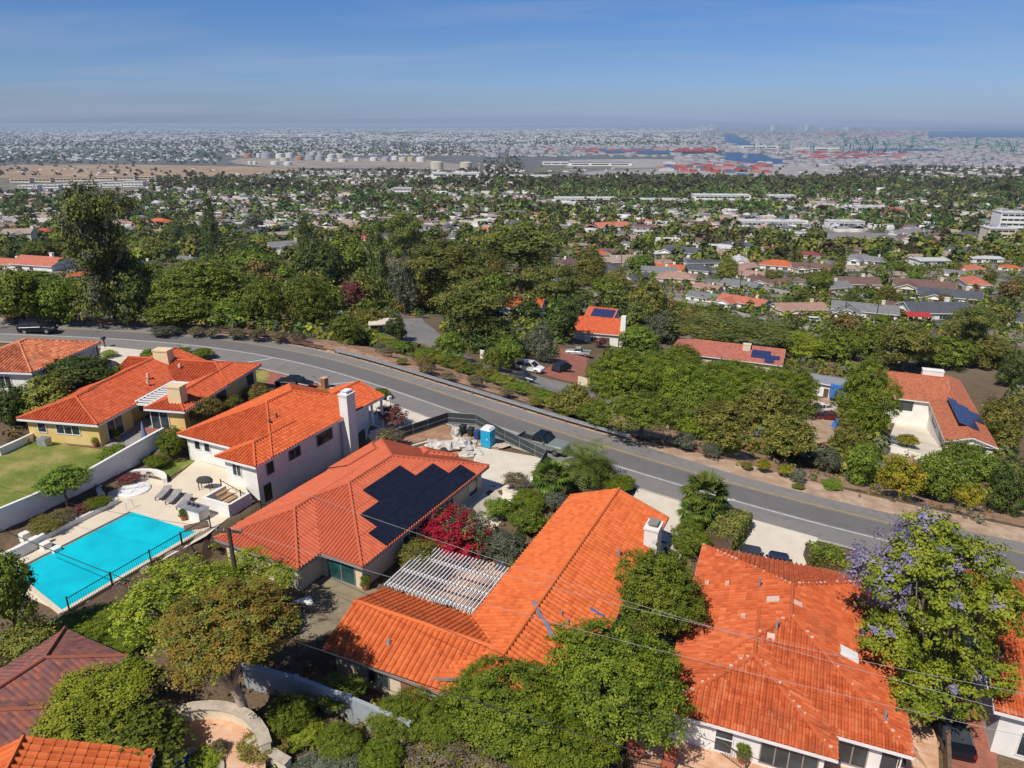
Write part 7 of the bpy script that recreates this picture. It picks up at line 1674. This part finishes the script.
for k, (x, y, kd, pc, lb) in enumerate(((815, 322, 'van', 'white', 'dark-windowed white van beside the dark red garage door'), (805, 321, 'sedan', 'char', 'dark car before the dark red garage door'), (864, 297.5, 'sedan', 'silver', 'silver car parked under the olive street tree'), (888, 303, 'sedan', 'blue', 'blue car on the street behind the large grey roof'), (855, 294, 'sedan', 'navy', 'dark car by the long brown roof'), (894, 296, 'suv', 'white', 'white SUV on the street right of the olive street tree'), (915, 302, 'van', 'white', 'white van left of the slate gable on the right'), (874, 326, 'sedan', 'silver', 'pale car in front of the large grey roof'), (930, 327, 'sedan', 'black', 'dark car in front of the red awning house'), (745, 278, 'suv', 'white', 'white SUV in the street by the pale orange roof'))):
    p = gp(x, y); car(kd, PT[pc], lb, p, R(-12 + 170 * (k % 2)))
aw = thing('red_awning', 'bright red awning roof at the front of the right-hand town row', 'awning', gp(917, 322), R(-8)); m = MB(); m.hexa([(-4, -2, 2.2), (4, -2, 2.2), (4, 2, 2.9), (-4, 2, 2.9), (-4, -2, 2.35), (4, -2, 2.35), (4, 2, 3.05), (-4, 2, 3.05)]); m.build('canopy', M['awning_red'], aw)
for sx in (-3.8, 3.8): l = MB(); l.box((sx - .1, -1.9, -1), (sx + .1, -1.7, 2.3)); l.build('post', M['white_trim'], aw)
for k, (x, y, h_, lb) in enumerate(((739, 296, 11, 'wooden town utility pole in front of the grey roof'), (844, 318, 11, 'town utility pole left of the large grey roof'), (874, 330, 9, 'dark street pole in front of the large grey house'), (1008, 378, 9, 'slim pole at the right edge of the tree belt'))):
    p = gp(x, y); r = thing('utility_pole', lb, 'utility pole', p, R(-20)); m = MB(); m.tube([(0, 0, -.5), (0, 0, h_)], [.2, .15], 6); m.build('pole_shaft', M['pole_wood'], r); m = MB(); m.box((-1.1, -.07, h_ - .8), (1.1, .07, h_ - .62)); m.build('crossarm', M['pole_wood'], r)
# ------------------------------------------------------------------ trees of the town
FAR = []
for i in range(6):
    kd = ['green', 'olive', 'deep', 'pine', 'green', 'bronze'][i]
    FAR.append(crown('town_tree', 200 + i, blob_lobes(200 + i, 6, .5, (.42, .58), (-.35, .4)) + [(0, 0, -.6, .5, .5, .4)], 130, 7, .20, .16, (kd,), shell=.75))
FARN = ['mid-green', 'olive-green', 'dark-green', 'pine-green', 'leaf-green', 'bronze-tinged']
gt_ = random.Random(17); TREES = []
def ok_tree(x, y, z, r, hgt):
    px, py = proj(x, y, z + hgt * .5)
    if px < -15 or px > 1040: return None
    d = math.hypot(x, y); pr = r * FPX / d; ph = hgt * FPX / d
    for a, b, c, e, yy_ in OCC:
        if yy_ > y - 2 and px + pr > a and px - pr < b and py - ph * .5 < e and py + ph * .5 > c and gt_.random() < .86: return None
    return px, py
def inside_house(x, y, r): return any((x - a) ** 2 + (y - b) ** 2 < (c * .62 + r * .4) ** 2 for a, b, c in TOWN)
def in_band(x, y):
    d = float(road_d(np.array([x]), np.array([y]))[0]); return d
tries = 0
while len(TREES) < 300 and tries < 40000:
    tries += 1; y = 150 + 330 * gt_.random() ** 1.25; x = gt_.uniform(-.76, .76) * y
    z = gz(x, y); r = gt_.uniform(2.2, 5.2); hgt = r * gt_.uniform(1.5, 2.2)
    if y < 205 and not (x < -40 or gt_.random() < .55): continue
    px, py = proj(x, y, z)
    if py > 352 or (py > 330 and 470 < px < 640) or (370 < px < 480 and py > 315) or (x > 60 and y < 150): continue
    if inside_house(x, y, r): continue
    q = ok_tree(x, y, z, r, hgt)
    if q is None: continue
    if any((x - a[0]) ** 2 + (y - a[1]) ** 2 < ((r + a[3]) * .55) ** 2 for a in TREES): continue
    TREES.append((x, y, z, r, hgt, gt_.randrange(6), q[0], q[1]))
byk = {}
TB = [(300, 'slope below the road'), (270, 'nearest town streets'), (248, 'second town belt'), (0, 'middle town belt')]
for t_ in TREES:
    b = next(n for lim, n in TB if t_[7] >= lim); zn = next(n for lim, n in ZONES if t_[6] < lim); byk.setdefault((t_[5], b, zn), []).append(t_)
for (k, b, zn), ts in byk.items():
    ts.sort(key=lambda a: a[6])
    for i, (x, y, z, r, hgt, kk, px, py) in enumerate(ts):
        o = bpy.data.objects.new('town_tree', FAR[kk]); link(o); o.location = (x, y, z + hgt * .5); o.scale = (r, r, hgt * .56); o.rotation_euler = (0, 0, gt_.uniform(0, 6.28))
        tag(o, ranked(i, len(ts), FARN[kk] + ' tree', b + ' ' + zn), 'tree', 'trees of the town below the hill')
# the tree cover that reads as one mass: everything smaller
rg = np.random.default_rng(23)
def mass(name, n, y0, y1, rmin, rmax, leaves, mats, keep, lf=.5, pw=1.0):
    y = y0 * (y1 / y0) ** (rg.random(n) ** pw); x = rg.uniform(-.78, .78, n) * y; r = rg.uniform(rmin, rmax, n)
    k = keep(x, y); x, y, r = x[k], y[k], r[k]; n = len(x); z = ground(x, y); hh = r * rg.uniform(.8, 1.3, n)
    d = rg.normal(size=(n, leaves, 3)); d /= np.linalg.norm(d, axis=2)[..., None]; d[..., 2] = np.abs(d[..., 2]) * 1.3 - .3
    P = np.stack([x, y, z + hh * .5], 1)[:, None] + d * np.stack([r, r, hh], 1)[:, None] * rg.uniform(.55, 1, (n, leaves, 1))
    V, F = leaf_quads(P.reshape(-1, 3), d.reshape(-1, 3) + np.array([0, 0, .35]), np.repeat(r * lf * 1.5, leaves), rg, .8)
    uv = np.repeat(np.stack([rg.random(n * leaves), np.repeat(rg.random(n), leaves)], 1), 4, 0); mi = np.repeat(rg.integers(0, len(mats), n), leaves)
    o = bpy.data.objects.new(name, np_mesh(name, V, F, [LM[m] for m in mats], uv, mi)); link(o); tag(o, None, None, kind='stuff'); return o
TX = np.array([(a, b, c) for a, b, c in TOWN])
def not_house(x, y):
    ok = np.ones(len(x), bool)
    for a, b, c in TX: ok &= (x - a) ** 2 + (y - b) ** 2 > (c * .55) ** 2
    return ok
def visible_gap(x, y):
    """leave the wide-open places open: parking lot, brown field, port, playing field"""
    z = ground(x, y); d = y * CT - (z - CAMH) * ST; px = 512 + FPX * x / d; py = 384 + FPX * (-(z - CAMH) * CT - y * ST) / d
    ok = ~((px > 820) & (px < 912) & (py > 233) & (py < 248)); ok &= ~((px < 272) & (py > 164) & (py < 178) & (rg.random(len(px)) < .93)); ok &= ~((px < 150) & (py >= 178) & (py < 193)); ok &= ~((px > 222) & (px < 484) & (py > 156) & (py < 171)); ok &= ~((px > 520) & (px < 840) & (py > 158) & (py < 177) & (rg.random(len(px)) < .93))
    r9 = rg.random(len(px)) < .85
    for a, b, c, e, yy_ in OCC: ok &= ~((px > a - 2) & (px < b + 2) & (py > c - 1) & (py < e + 2) & (y < yy_ + 4) & r9)
    return ok & (py < 262), px, py
def keep1(x, y):
    ok, px, py = visible_gap(x, y); belt_ = (py > 178) & (py < 199) & (px > 540); cl = np.sin(x / 70 + 1) * np.sin(y / 95) + .5 * np.sin(x / 23 + y / 31); p = .46 + .30 * cl + .5 * belt_
    return ok & not_house(x, y) & (rg.random(len(x)) < p)
mass('distant_trees', 7000, 330, 760, 2.8, 6.4, 56, ['green', 'farwood', 'deep', 'pine', 'olive'], keep1, .36)
mass('distant_trees', 14000, 740, 1900, 3.2, 7.2, 22, ['deep', 'farwood', 'farwood', 'pine', 'deep'], keep1, .52)
mass('distant_trees', 15000, 1300, 5200, 4.0, 8.5, 9, ['deep', 'farwood', 'farwood'], lambda x, y: visible_gap(x, y)[0] & (rg.random(len(x)) < .5 + .4 * np.sin(x / 260) * np.sin(y / 330 + 2)) & ~((x > y * .02) & (y > 3000)), .8)

# ------------------------------------------------------------------ the roofs that read as one mass, and the plain
def boxes(name, n, y0, y1, size, hgt, cols, keep, pw=1.0, xr=.80, pitched=False):
    y = y0 * (y1 / y0) ** (rg.random(n) ** pw); x = rg.uniform(-xr, xr, n) * y; k = keep(x, y); x, y = x[k], y[k]; n = len(x); z = ground(x, y)
    sx = rg.uniform(*size, n); sy = rg.uniform(*size, n) * .7; h = rg.uniform(*hgt, n); a = rg.normal(-.14, .12, n) + (rg.random(n) < .5) * 1.571
    c, s = np.cos(a), np.sin(a); V = []
    rise = .35 * sy / 2 if pitched else 0 * sy
    for (ux, uy, uz) in ((-1, -1, 0), (1, -1, 0), (1, 1, 0), (-1, 1, 0), (-1, -1, 1), (1, -1, 1), (1, 1, 1), (-1, 1, 1)):
        lx = ux * sx / 2; ly = uy * sy / 2
        V.append(np.stack([x + lx * c - ly * s, y + lx * s + ly * c, z - 2 + (h + 2) * uz], 1))
    for ux in (-1, 1): lx = ux * sx / 2; V.append(np.stack([x + lx * c, y + lx * s, z + h + rise], 1))
    V = np.stack(V, 1).reshape(-1, 3); b = (np.arange(n) * 10)[:, None]
    quads = np.array([[0, 1, 5, 4], [1, 2, 6, 5], [2, 3, 7, 6], [3, 0, 4, 7], [4, 5, 9, 8], [6, 7, 8, 9]])
    F = (b[:, None, :] + quads[None]).reshape(-1, 4); ci = rg.integers(0, len(cols) - 1, n) + 1
    mi = np.stack([np.zeros(n, int)] * 4 + [ci, ci], 1).reshape(-1)
    o = bpy.data.objects.new(name, np_mesh(name, V, F, cols, None, mi)); link(o); tag(o, None, None, kind='stuff'); return o
flatm = lambda n, c: pmat(n, c, tuple(v * .8 for v in c), .05, .8)
FC = [flatm('far_wall', (.55, .52, .48)), flatm('far_roof_grey', (.24, .24, .245)), flatm('far_roof_tan', (.36, .29, .24)), flatm('far_roof_brown', (.20, .14, .12)), flatm('far_roof_white', (.62, .61, .60)), flatm('far_roof_pink', (.36, .22, .18)), flatm('far_roof_slate', (.12, .125, .14)), flatm('far_roof_pale', (.46, .43, .40))]
PLC = [flatm('plain_wall', (.42, .41, .40)), FC[1], FC[2], FC[1], flatm('plain_roof_pale', (.50, .49, .48)), FC[6], FC[3], flatm('plain_roof_mid', (.34, .33, .32)), FC[4]]
def keep2(x, y):
    ok, px, py = visible_gap(x, y); return ok & not_house(x, y) & ~((py > 178) & (py < 199) & (px > 540) & (rg.random(len(x)) < .85)) & (py < 232) & (np.sin(x / 70 + 1) * np.sin(y / 95) < rg.normal(.35, .4, len(x)))
boxes('distant_houses', 7500, 560, 3000, (10, 19), (2.6, 4.0), FC, keep2, .9, pitched=True)
WPX = [[(585, 152.5), (592, 150), (640, 149.5), (720, 151), (724, 153.5), (650, 154)], [(716, 156), (722, 153), (760, 154), (788, 162), (786, 166), (748, 166.5), (726, 161)], [(736, 166), (746, 166), (748, 176), (738, 176)], [(722, 134), (730, 133.5), (752, 142), (756, 146), (740, 147), (726, 142)], [(928, 131.5), (1060, 129.5), (1060, 139), (990, 138), (928, 137.5)], [(930, 128.2), (1060, 127.2), (1060, 129), (930, 130)], [(850, 149), (940, 149), (944, 152.5), (850, 152.5)]]
def inpoly(x, y, P):
    r = np.zeros(len(x), bool); j = len(P) - 1
    for i in range(len(P)):
        xi, yi = P[i]; xj, yj = P[j]; r ^= ((yi > y) != (yj > y)) & (x < (xj - xi) * (y - yi) / (yj - yi + 1e-12) + xi); j = i
    return r
def port(x, y):
    z = ground(x, y); d = y * CT - (z - CAMH) * ST; px = 512 + FPX * x / d; py = 384 + FPX * (-(z - CAMH) * CT - y * ST) / d
    ok = (px > 470) & (py < 170) & ~((px < 680) & (py > 157)); ok &= (px > 690) | (py > 145)
    for P in WPX: ok &= ~inpoly(px, py, P)
    return ok
def land(x, y):
    z = ground(x, y); d = y * CT - (z - CAMH) * ST; px = 512 + FPX * x / d; py = 384 + FPX * (-(z - CAMH) * CT - y * ST) / d
    ok = ~((px < 272) & (py > 161) & (py < 192)); ok &= ~((px > 470) & (py > 146) & (py < 166) & (px < 720)); ok &= ~((px > 520) & (px < 670) & (py >= 160) & (py < 172)); ok &= ~((px > 700) & (py > 128) & (py < 168))
    ok &= ~((px > 222) & (px < 484) & (py > 155.5) & (py < 171.5))
    ok &= rg.random(len(x)) < .52 + .45 * np.sin(x / 800 + 1.3 * np.sin(y / 1900)) * np.sin(y / 1250 + 2)
    ok &= ~((px < 240) & (py > 148) & (py < 164) & (rg.random(len(x)) < .8)); return ok
boxes('plain_buildings', 30000, 3000, 10000, (12, 42), (4, 9), PLC, land, .9)
boxes('plain_buildings', 16000, 8000, 36000, (40, 170), (7, 14), PLC, land, .75)
mass('plain_trees', 26000, 3300, 16000, 6, 14, 5, ['deep', 'farwood', 'sage'], land, 1.0)

# low growth that covers the slope between the trees, and the small planting of the town
def in_plan(x, y, grow=0.0):
    r = np.zeros(len(x), bool)
    for P in DRAPED:
        if len(P) < 60: r |= inpoly(x, y, [tuple(p) for p in P])
    for ox, oy, c, s, x0, x1, y0, y1 in HRECT:
        lx = (x - ox) * c + (y - oy) * s; ly = -(x - ox) * s + (y - oy) * c; r |= (lx > x0 - grow) & (lx < x1 + grow) & (ly > y0 - grow) & (ly < y1 + grow)
    return r
GAPS = [[(376, 353), (384, 316), (440, 316), (452, 352)], [(440, 374), (470, 350), (545, 356), (600, 346), (622, 380), (610, 404), (560, 398)], [(884, 398), (946, 398), (946, 466), (884, 466)], [(800, 385), (852, 385), (852, 450), (800, 450)], [(575, 296), (628, 300), (626, 350), (575, 350)], [(664, 334), (792, 345), (785, 372), (680, 360)], [(490, 284), (540, 284), (540, 312), (490, 312)], [(876, 366), (1004, 366), (1004, 452), (940, 462)]]
def under(x, y):
    d = road_d(x, y); cl = np.sin(x / 9 + 1) * np.sin(y / 7) + .6 * np.sin(x / 3.1 + y / 4.3)
    z = ground(x, y) + .6; dd = y * CT - (z - CAMH) * ST; px = 512 + FPX * x / dd; py = 384 + FPX * (-(z - CAMH) * CT - y * ST) / dd; gap = np.zeros(len(x), bool)
    for P in GAPS: gap |= inpoly(px, py, P)
    return ~gap & (d > 20 + 4 * np.sin(x / 13)) & (d < 185) & ~in_plan(x, y, 1.0) & (rg.random(len(x)) < .62 + .3 * cl)
mass('undergrowth', 15000, 62, 260, .6, 1.7, 26, ['green', 'olive', 'deep', 'olive', 'bronze', 'sage'], under, .42)
def bank_(x, y):
    d = road_d(x, y); return (d > 4.6 + 2.0 * (x < 16)) & (d < 20) & ~in_plan(x, y, .6) & (rg.random(len(x)) < .25 + .5 * (np.sin(x / 4.7) * np.sin(y / 3.9) > .25))
mass('bank_scrub', 5200, 36, 125, .18, .55, 22, ['dry', 'sage', 'dry', 'olive', 'bronze'], bank_, .42)
def yard_(x, y):
    d = road_d(x, y); return (d < -9.5) & ~in_plan(x, y, .35) & (np.abs(x) < 62) & (rg.random(len(x)) < .35 + .45 * np.sin(x / 3.3 + 1) * np.sin(y / 2.9)) & ((x > -38) | (y > 62)) 
mass('ground_cover', 9000, 27, 100, .16, .5, 20, ['dry', 'green', 'olive', 'bronze', 'dry'], yard_, .40)
def townlow(x, y):
    ok, px, py = visible_gap(x, y); return (y > 190) & ~in_plan(x, y, .3) & (py < 335) & (rg.random(len(x)) < .55 + .35 * np.sin(x / 31) * np.sin(y / 27))
mass('town_shrubs', 15000, 190, 650, .6, 2.2, 16, ['green', 'olive', 'deep', 'ficus', 'bronze'], townlow, .5)
# ------------------------------------------------------------------ field, tank farm, port
fld = pmat('dry_grass_field', (.33, .22, .13), (.24, .16, .10), .012, .95, c3=(.42, .31, .20), fine=.25)
drape('brown_field', pxpoly([(-30, 178), (-30, 165.5), (120, 164.5), (235, 166.5), (300, 169), (300, 172.5), (262, 174), (200, 178), (120, 180)]), fld, 1.0, 60)
drape('playing_field', pxpoly([(520, 170.5), (540, 166.5), (600, 166.5), (666, 168), (660, 171), (600, 171)]), pmat('dull_turf', (.14, .15, .07), (.10, .11, .055), .01), 1.0, 80)
drape('tank_yard', pxpoly([(228, 162), (240, 158.5), (420, 158.5), (480, 163), (480, 170), (380, 169), (270, 168)]), pmat('tank_yard_soil', (.28, .23, .18), (.16, .15, .13), .01, c3=(.34, .27, .2)), 1.0, 80)
drape('terminal_apron', pxpoly([(560, 172), (570, 160), (640, 159), (830, 163), (850, 172), (800, 178), (680, 177), (600, 176)]), pmat('terminal_concrete', (.36, .33, .31), (.20, .19, .19), .02, fine=.3), 1.0, 80)
for nm, poly in [('harbour_water', P) for P in WPX]:
    drape(nm, pxpoly(poly), M['harbour'], 2.0, 300)
def tank(label, px, py, wpxl, hpxl, c, group):
    p = gp(px, py); t = p.y * CT - (p.z - CAMH) * ST; r = wpxl * t / FPX / 2; h = hpxl * t / FPX
    o = thing('storage_tank', label, 'storage tank', p, 0, group); m = MB(); m.lathe((0, 0, -1), [(r, 0), (r, h)], 22); m.build('tank_shell', TK[c], o); q = MB(); q.lathe((0, 0, h - 1), [(r * 1.01, 0), (r * 1.01, h * .04), (r * .5, h * .16), (r * .05, h * .2)], 22); q.build('tank_roof', TK[c], o)
    return o
TK = dict(white=flatm('tank_white', (.70, .69, .66)), cream=flatm('tank_cream', (.60, .53, .42)), orange=flatm('tank_orange', (.50, .26, .13)), grey=flatm('tank_grey', (.38, .39, .41)), yellow=flatm('tank_yellow', (.55, .45, .22)))
tanks = [(235, 157.5, 5, 3, 'white'), (248, 157.5, 8, 3.5, 'orange'), (259, 157.5, 5, 3.5, 'white'), (267, 158.5, 11, 5, 'grey'), (280, 158.5, 8, 4.5, 'white'), (290, 158, 8, 4.5, 'white'), (299, 160.5, 9, 3.5, 'orange'), (311, 160, 11, 5, 'grey'), (320, 160.5, 9, 4.5, 'grey'), (331, 158, 7, 3, 'white'), (341, 158, 8, 3.5, 'cream'), (330, 161.5, 8, 2.8, 'white'), (343, 162, 9, 2.8, 'white'), (357, 161, 6, 3.2, 'white'), (374, 161, 8, 3.4, 'white'), (386, 161.5, 8, 4, 'grey'), (395, 160, 7, 3.6, 'white'), (403, 161.5, 8, 4, 'cream'), (411, 161.5, 7, 4, 'yellow'), (421, 162, 9, 4.6, 'white'), (285, 161, 9, 3, 'cream'), (250, 164.5, 4, 3, 'white'), (255, 164.5, 4, 3, 'white'), (275, 165, 8, 3.4, 'white'), (288, 165.5, 8, 3.4, 'white')]
allw = {}
for t_ in tanks: allw.setdefault(t_[4], []).append(t_)
for c, l in allw.items():
    l.sort()
    for i, t_ in enumerate(l): tank(('' if len(l) == 1 else '%s from left of %d: ' % (ORD[min(i, 19)], len(l))) + c + ' storage tank in the distant tank farm', t_[0], t_[1], t_[2], t_[3], c, 'tanks of the distant tank farm')
tank('big cream storage tank, left of the two large ones in front of the tank farm', 437, 169.5, 13, 7, 'cream', 'tanks of the distant tank farm'); tank('big cream storage tank, right of the two large ones in front of the tank farm', 466, 168.8, 12, 6, 'cream', 'tanks of the distant tank farm')
for lb, px, py, w, d, h, rm in (('long pale warehouse beside the playing field', 556, 165, 26, 60, 12, 'roof_white'), ('grey-roofed warehouse before the red container terminal', 600, 166, 60, 90, 12, 'roof_grey'), ('white-roofed warehouse row left of the playing field', 455, 177, 46, 50, 8, 'roof_white'), ('white warehouse row below the playing field', 525, 179.5, 50, 40, 8, 'roof_white'), ('white industrial hall at the back of the tank farm', 432, 140, 30, 300, 20, 'roof_white'), ('white industrial hall on the far plain at left', 90, 134.5, 44, 400, 22, 'roof_white'), ('bright white hall on the far plain left of centre', 290, 136.5, 60, 400, 22, 'roof_white'), ('white hall at the far plain centre', 545, 126.6, 20, 600, 30, 'roof_white'), ('white port shed by the harbour channel', 760, 149, 34, 160, 20, 'roof_white'), ('white port shed right of the harbour channel', 822, 151, 40, 160, 18, 'roof_white')):
    block('warehouse', lb, px, py, w, d, h, -3, roofm=rm, bands=1, n_win=3, cat='warehouse')
# container stacks and cranes
CC = [flatm('container_red', (.42, .07, .07)), flatm('container_pink', (.46, .20, .19)), flatm('container_blue', (.09, .14, .26)), flatm('container_white', (.55, .53, .52)), flatm('container_brown', (.25, .10, .08))]
cidx = 0
zone_c = [(800, 910, 153.5, 159.5, 90, 'at the near terminal', 11), (660, 770, 163, 173, 70, 'on the concrete apron', 8), (530, 720, 148.5, 152.2, 40, 'along the far quay', 9), (820, 925, 131, 137, 60, 'at the far terminal', 10)]
stk = {}
for (a, b, c, d, n, nm, hh) in zone_c:
    for i in range(n):
        px = rr.uniform(a, b); py = rr.uniform(c, d); stk.setdefault((nm, rr.choices(range(5), [6, 4, 1, 2, 2])[0]), []).append((px, py, hh))
CNM = ['red', 'pink', 'blue', 'white', 'brown']
for (nm, c), l in stk.items():
    for i, (px, py, hh) in enumerate(sorted(l)):
        p = gp(px, py); m = MB(); w = rr.uniform(40, 95) * p.y / 5500; dd = rr.uniform(14, 30) * p.y / 5500; h = hh * rr.uniform(.7, 1.3)
        m.box((-w / 2, -dd / 2, -2), (w / 2, dd / 2, h)); m.box((-w / 2 + w * .2, -dd / 2 + .1, h), (w / 2 - w * .3, dd / 2 - .1, h * 1.3))
        tag(m.build('container_stack', CC[c], None, loc=p, rz=R(-10)), 'long block of %s shipping containers %s of the harbour' % (CNM[c], nm), 'containers', CNM[c] + ' container blocks ' + nm)
PCOL = [flatm('port_wall', (.28, .28, .29)), flatm('port_white', (.58, .57, .56)), flatm('port_grey', (.20, .21, .22)), CC[0], flatm('port_tan', (.28, .25, .23)), CC[1], flatm('port_pale', (.38, .37, .37)), CC[2], flatm('port_dark', (.10, .12, .13))]
boxes('port_clutter', 14000, 3100, 30000, (20, 75), (5, 14), PCOL, port, .85)
def crane(label, px, py, hpxl, mat, yaw, group):
    p = gp(px, py); t = p.y * CT - (p.z - CAMH) * ST; h = hpxl * t / FPX; r = thing('harbour_crane', label, 'crane', p, R(yaw), group); th = h * .055
    for sx in (-.14, .14):
        for sy in (-.16, .16): m = MB(); m.beam((sx * h, sy * h, 0), (sx * h * .8, sy * h * .8, h * .62), th, th); m.build('leg', mat, r)
    m = MB(); m.beam((-.55 * h, 0, h * .62), (.35 * h, 0, h * .62), th * 1.4, th * 1.4); m.beam((0, 0, h * .62), (.05 * h, 0, h), th, th); m.beam((.05 * h, 0, h), (-.5 * h, 0, h * .64), th * .5, th * .5); m.beam((.05 * h, 0, h), (.33 * h, 0, h * .63), th * .5, th * .5); m.beam((-.35 * h, 0, h * .62), (-.72 * h, 0, h * .95), th, th); m.build('boom', mat, r)
    m = MB(); m.box((.12 * h, -.06 * h, h * .62), (.3 * h, .06 * h, h * .72)); m.build('machine_house', mat, r)
KC = dict(teal=flatm('crane_teal', (.20, .33, .33)), white=flatm('crane_white', (.55, .56, .57)), green=flatm('crane_green', (.16, .30, .24)))
for c, l in dict(teal=[(768, 150, 10), (786, 150.5, 10), (812, 152, 12), (842, 153, 12), (852, 153, 16), (862, 153.5, 15), (872, 154, 17), (886, 154, 14), (900, 153, 11)], white=[(701, 136, 10), (710, 137, 12), (745, 158, 10), (756, 152, 14), (664, 150, 8), (684, 150, 8)], green=[(993, 154, 12), (1003, 155, 15), (1013, 155, 14), (562, 157, 8), (570, 157, 8), (842, 140, 10)]).items():
    l.sort()
    for i, (x, y, h_) in enumerate(l): crane('%s from left of %d: %s gantry crane in the distant harbour' % (ORD[i], len(l), c), x, y, h_, KC[c], -20 + 8 * i, c + ' harbour cranes')
# green suspension bridge over the channel
A = gp(912, 150); B = gp(976, 150); br = thing('suspension_bridge', 'green suspension bridge with two towers in the distant harbour', 'bridge', A); v = B - A; n_ = 24; Lb = v.length; hb = Lb * .08; ht = Lb * .19
m = MB(); m.beam(Vector((0, 0, hb)) - v * .5, Vector((0, 0, hb)) + v * 1.5, Lb * .03, Lb * .012)
m.build('deck', KC['green'], br)
for f in (0, 1): m = MB(); m.beam(v * f, v * f + Vector((0, 0, ht)), Lb * .03, Lb * .03); m.build('tower', KC['green'], br)
m = MB()
cab = [(f, ht - (ht - hb * 1.15) * (4 * f * (1 - f))) if 0 <= f <= 1 else (f, hb + (ht - hb) * max(0, 1 - 2 * abs(f - (0 if f < 0 else 1)))) for f in np.linspace(-.5, 1.5, 2 * n_ + 1)]
m.tube([v * f + Vector((0, 0, z)) for f, z in cab], Lb * .006, 5)
for f, z in cab[1:-1]: m.tube([v * f + Vector((0, 0, hb)), v * f + Vector((0, 0, z))], Lb * .0025, 4)
m.build('cable', KC['green'], br)
ship = thing('container_ship', 'long dark container ship with red stacks moored at the far quay', 'ship', gp(696, 154.5), R(-4)); t = ship.location.y / FPX
m = MB(); L_ = 48 * t; m.hexa([(-L_ / 2, -18, -1), (L_ / 2 * .94, -18, -1), (L_ / 2 * .94, 18, -1), (-L_ / 2, 18, -1), (-L_ / 2, -20, 18), (L_ / 2, -12, 20), (L_ / 2, 12, 20), (-L_ / 2, 20, 18)]); m.build('hull', flatm('hull_navy', (.04, .05, .09)), ship); m = MB()
for k in range(9): m.box((-L_ * .42 + k * L_ * .09, -16, 18), (-L_ * .42 + k * L_ * .09 + L_ * .08, 16, 30 + 6 * (k % 3)))
m.build('cargo', CC[0], ship); m = MB(); m.box((L_ * .36, -14, 18), (L_ * .40, 14, 50)); m.build('bridge_house', FC[4], ship)
for k, (x, y, w, h_) in enumerate(((772, 131, 2.4, 5), (779, 130, 3, 3.5), (800, 131, 3, 4.5), (806, 130.5, 2.4, 5.5), (812, 130, 3, 3.6), (822, 131, 4, 3), (846, 131, 4, 3), (858, 131.5, 5, 3.2))):
    p = gp(x, y); t = p.y / FPX; m = MB(); m.box((-w * t / 2, 0, -2), (w * t / 2, w * t, h_ * t)); m.box((-w * t * .3, w * t * .2, h_ * t), (w * t * .3, w * t * .8, h_ * t * 1.08)); tag(m.build('tower_block', FC[[4, 1, 7][k % 3]], None, loc=p), '%s from left of the hazy tower blocks on the horizon beyond the harbour' % ORD[k], 'tower block', 'hazy towers on the horizon')
# low hills on the horizon
hx_ = np.linspace(-40000, 60000, 90); V = []; 
for j, (dy_, hz_) in enumerate(((0, -6), (2500, 1), (6000, 0))):
    for i, x in enumerate(hx_): V.append((x, 46000 + dy_, -150 + (hz_ > 0) * (60 + 55 * math.sin(x / 5200) + 40 * math.sin(x / 2300 + 1) + 70 * sstep((x - 2000) / 14000)) + (0 if hz_ != 0 else -20)))
F = [(j * 90 + i, j * 90 + i + 1, (j + 1) * 90 + i + 1, (j + 1) * 90 + i) for j in range(2) for i in range(89)]
o = bpy.data.objects.new('hills', np_mesh('hills', np.array(V), np.array(F), flatm('far_hills', (.12, .12, .10)))); link(o); tag(o, None, None, kind='structure')

# ------------------------------------------------------------------ the air: one even volume over everything
hz = MB(); hz.box((-70000, -400, -160), (70000, 70000, 48)); m, nt, b, o_ = new_mat('haze_air'); nt.nodes.remove(b)
pv = nt.nodes.new('ShaderNodeVolumePrincipled'); pv.inputs['Color'].default_value = (.62, .79, 1.0, 1); pv.inputs['Density'].default_value = HAZE; pv.inputs['Anisotropy'].default_value = 0.0
nt.links.new(pv.outputs[0], o_.inputs['Volume']); o = hz.build('haze', m); tag(o, None, None, kind='stuff')
# house prototypes and tree copies all stand in the scene; nothing is left at the origin
for o in list(S.objects):
    if o.type == 'EMPTY' and o.parent is None and o.name not in KIDS: bpy.data.objects.remove(o)
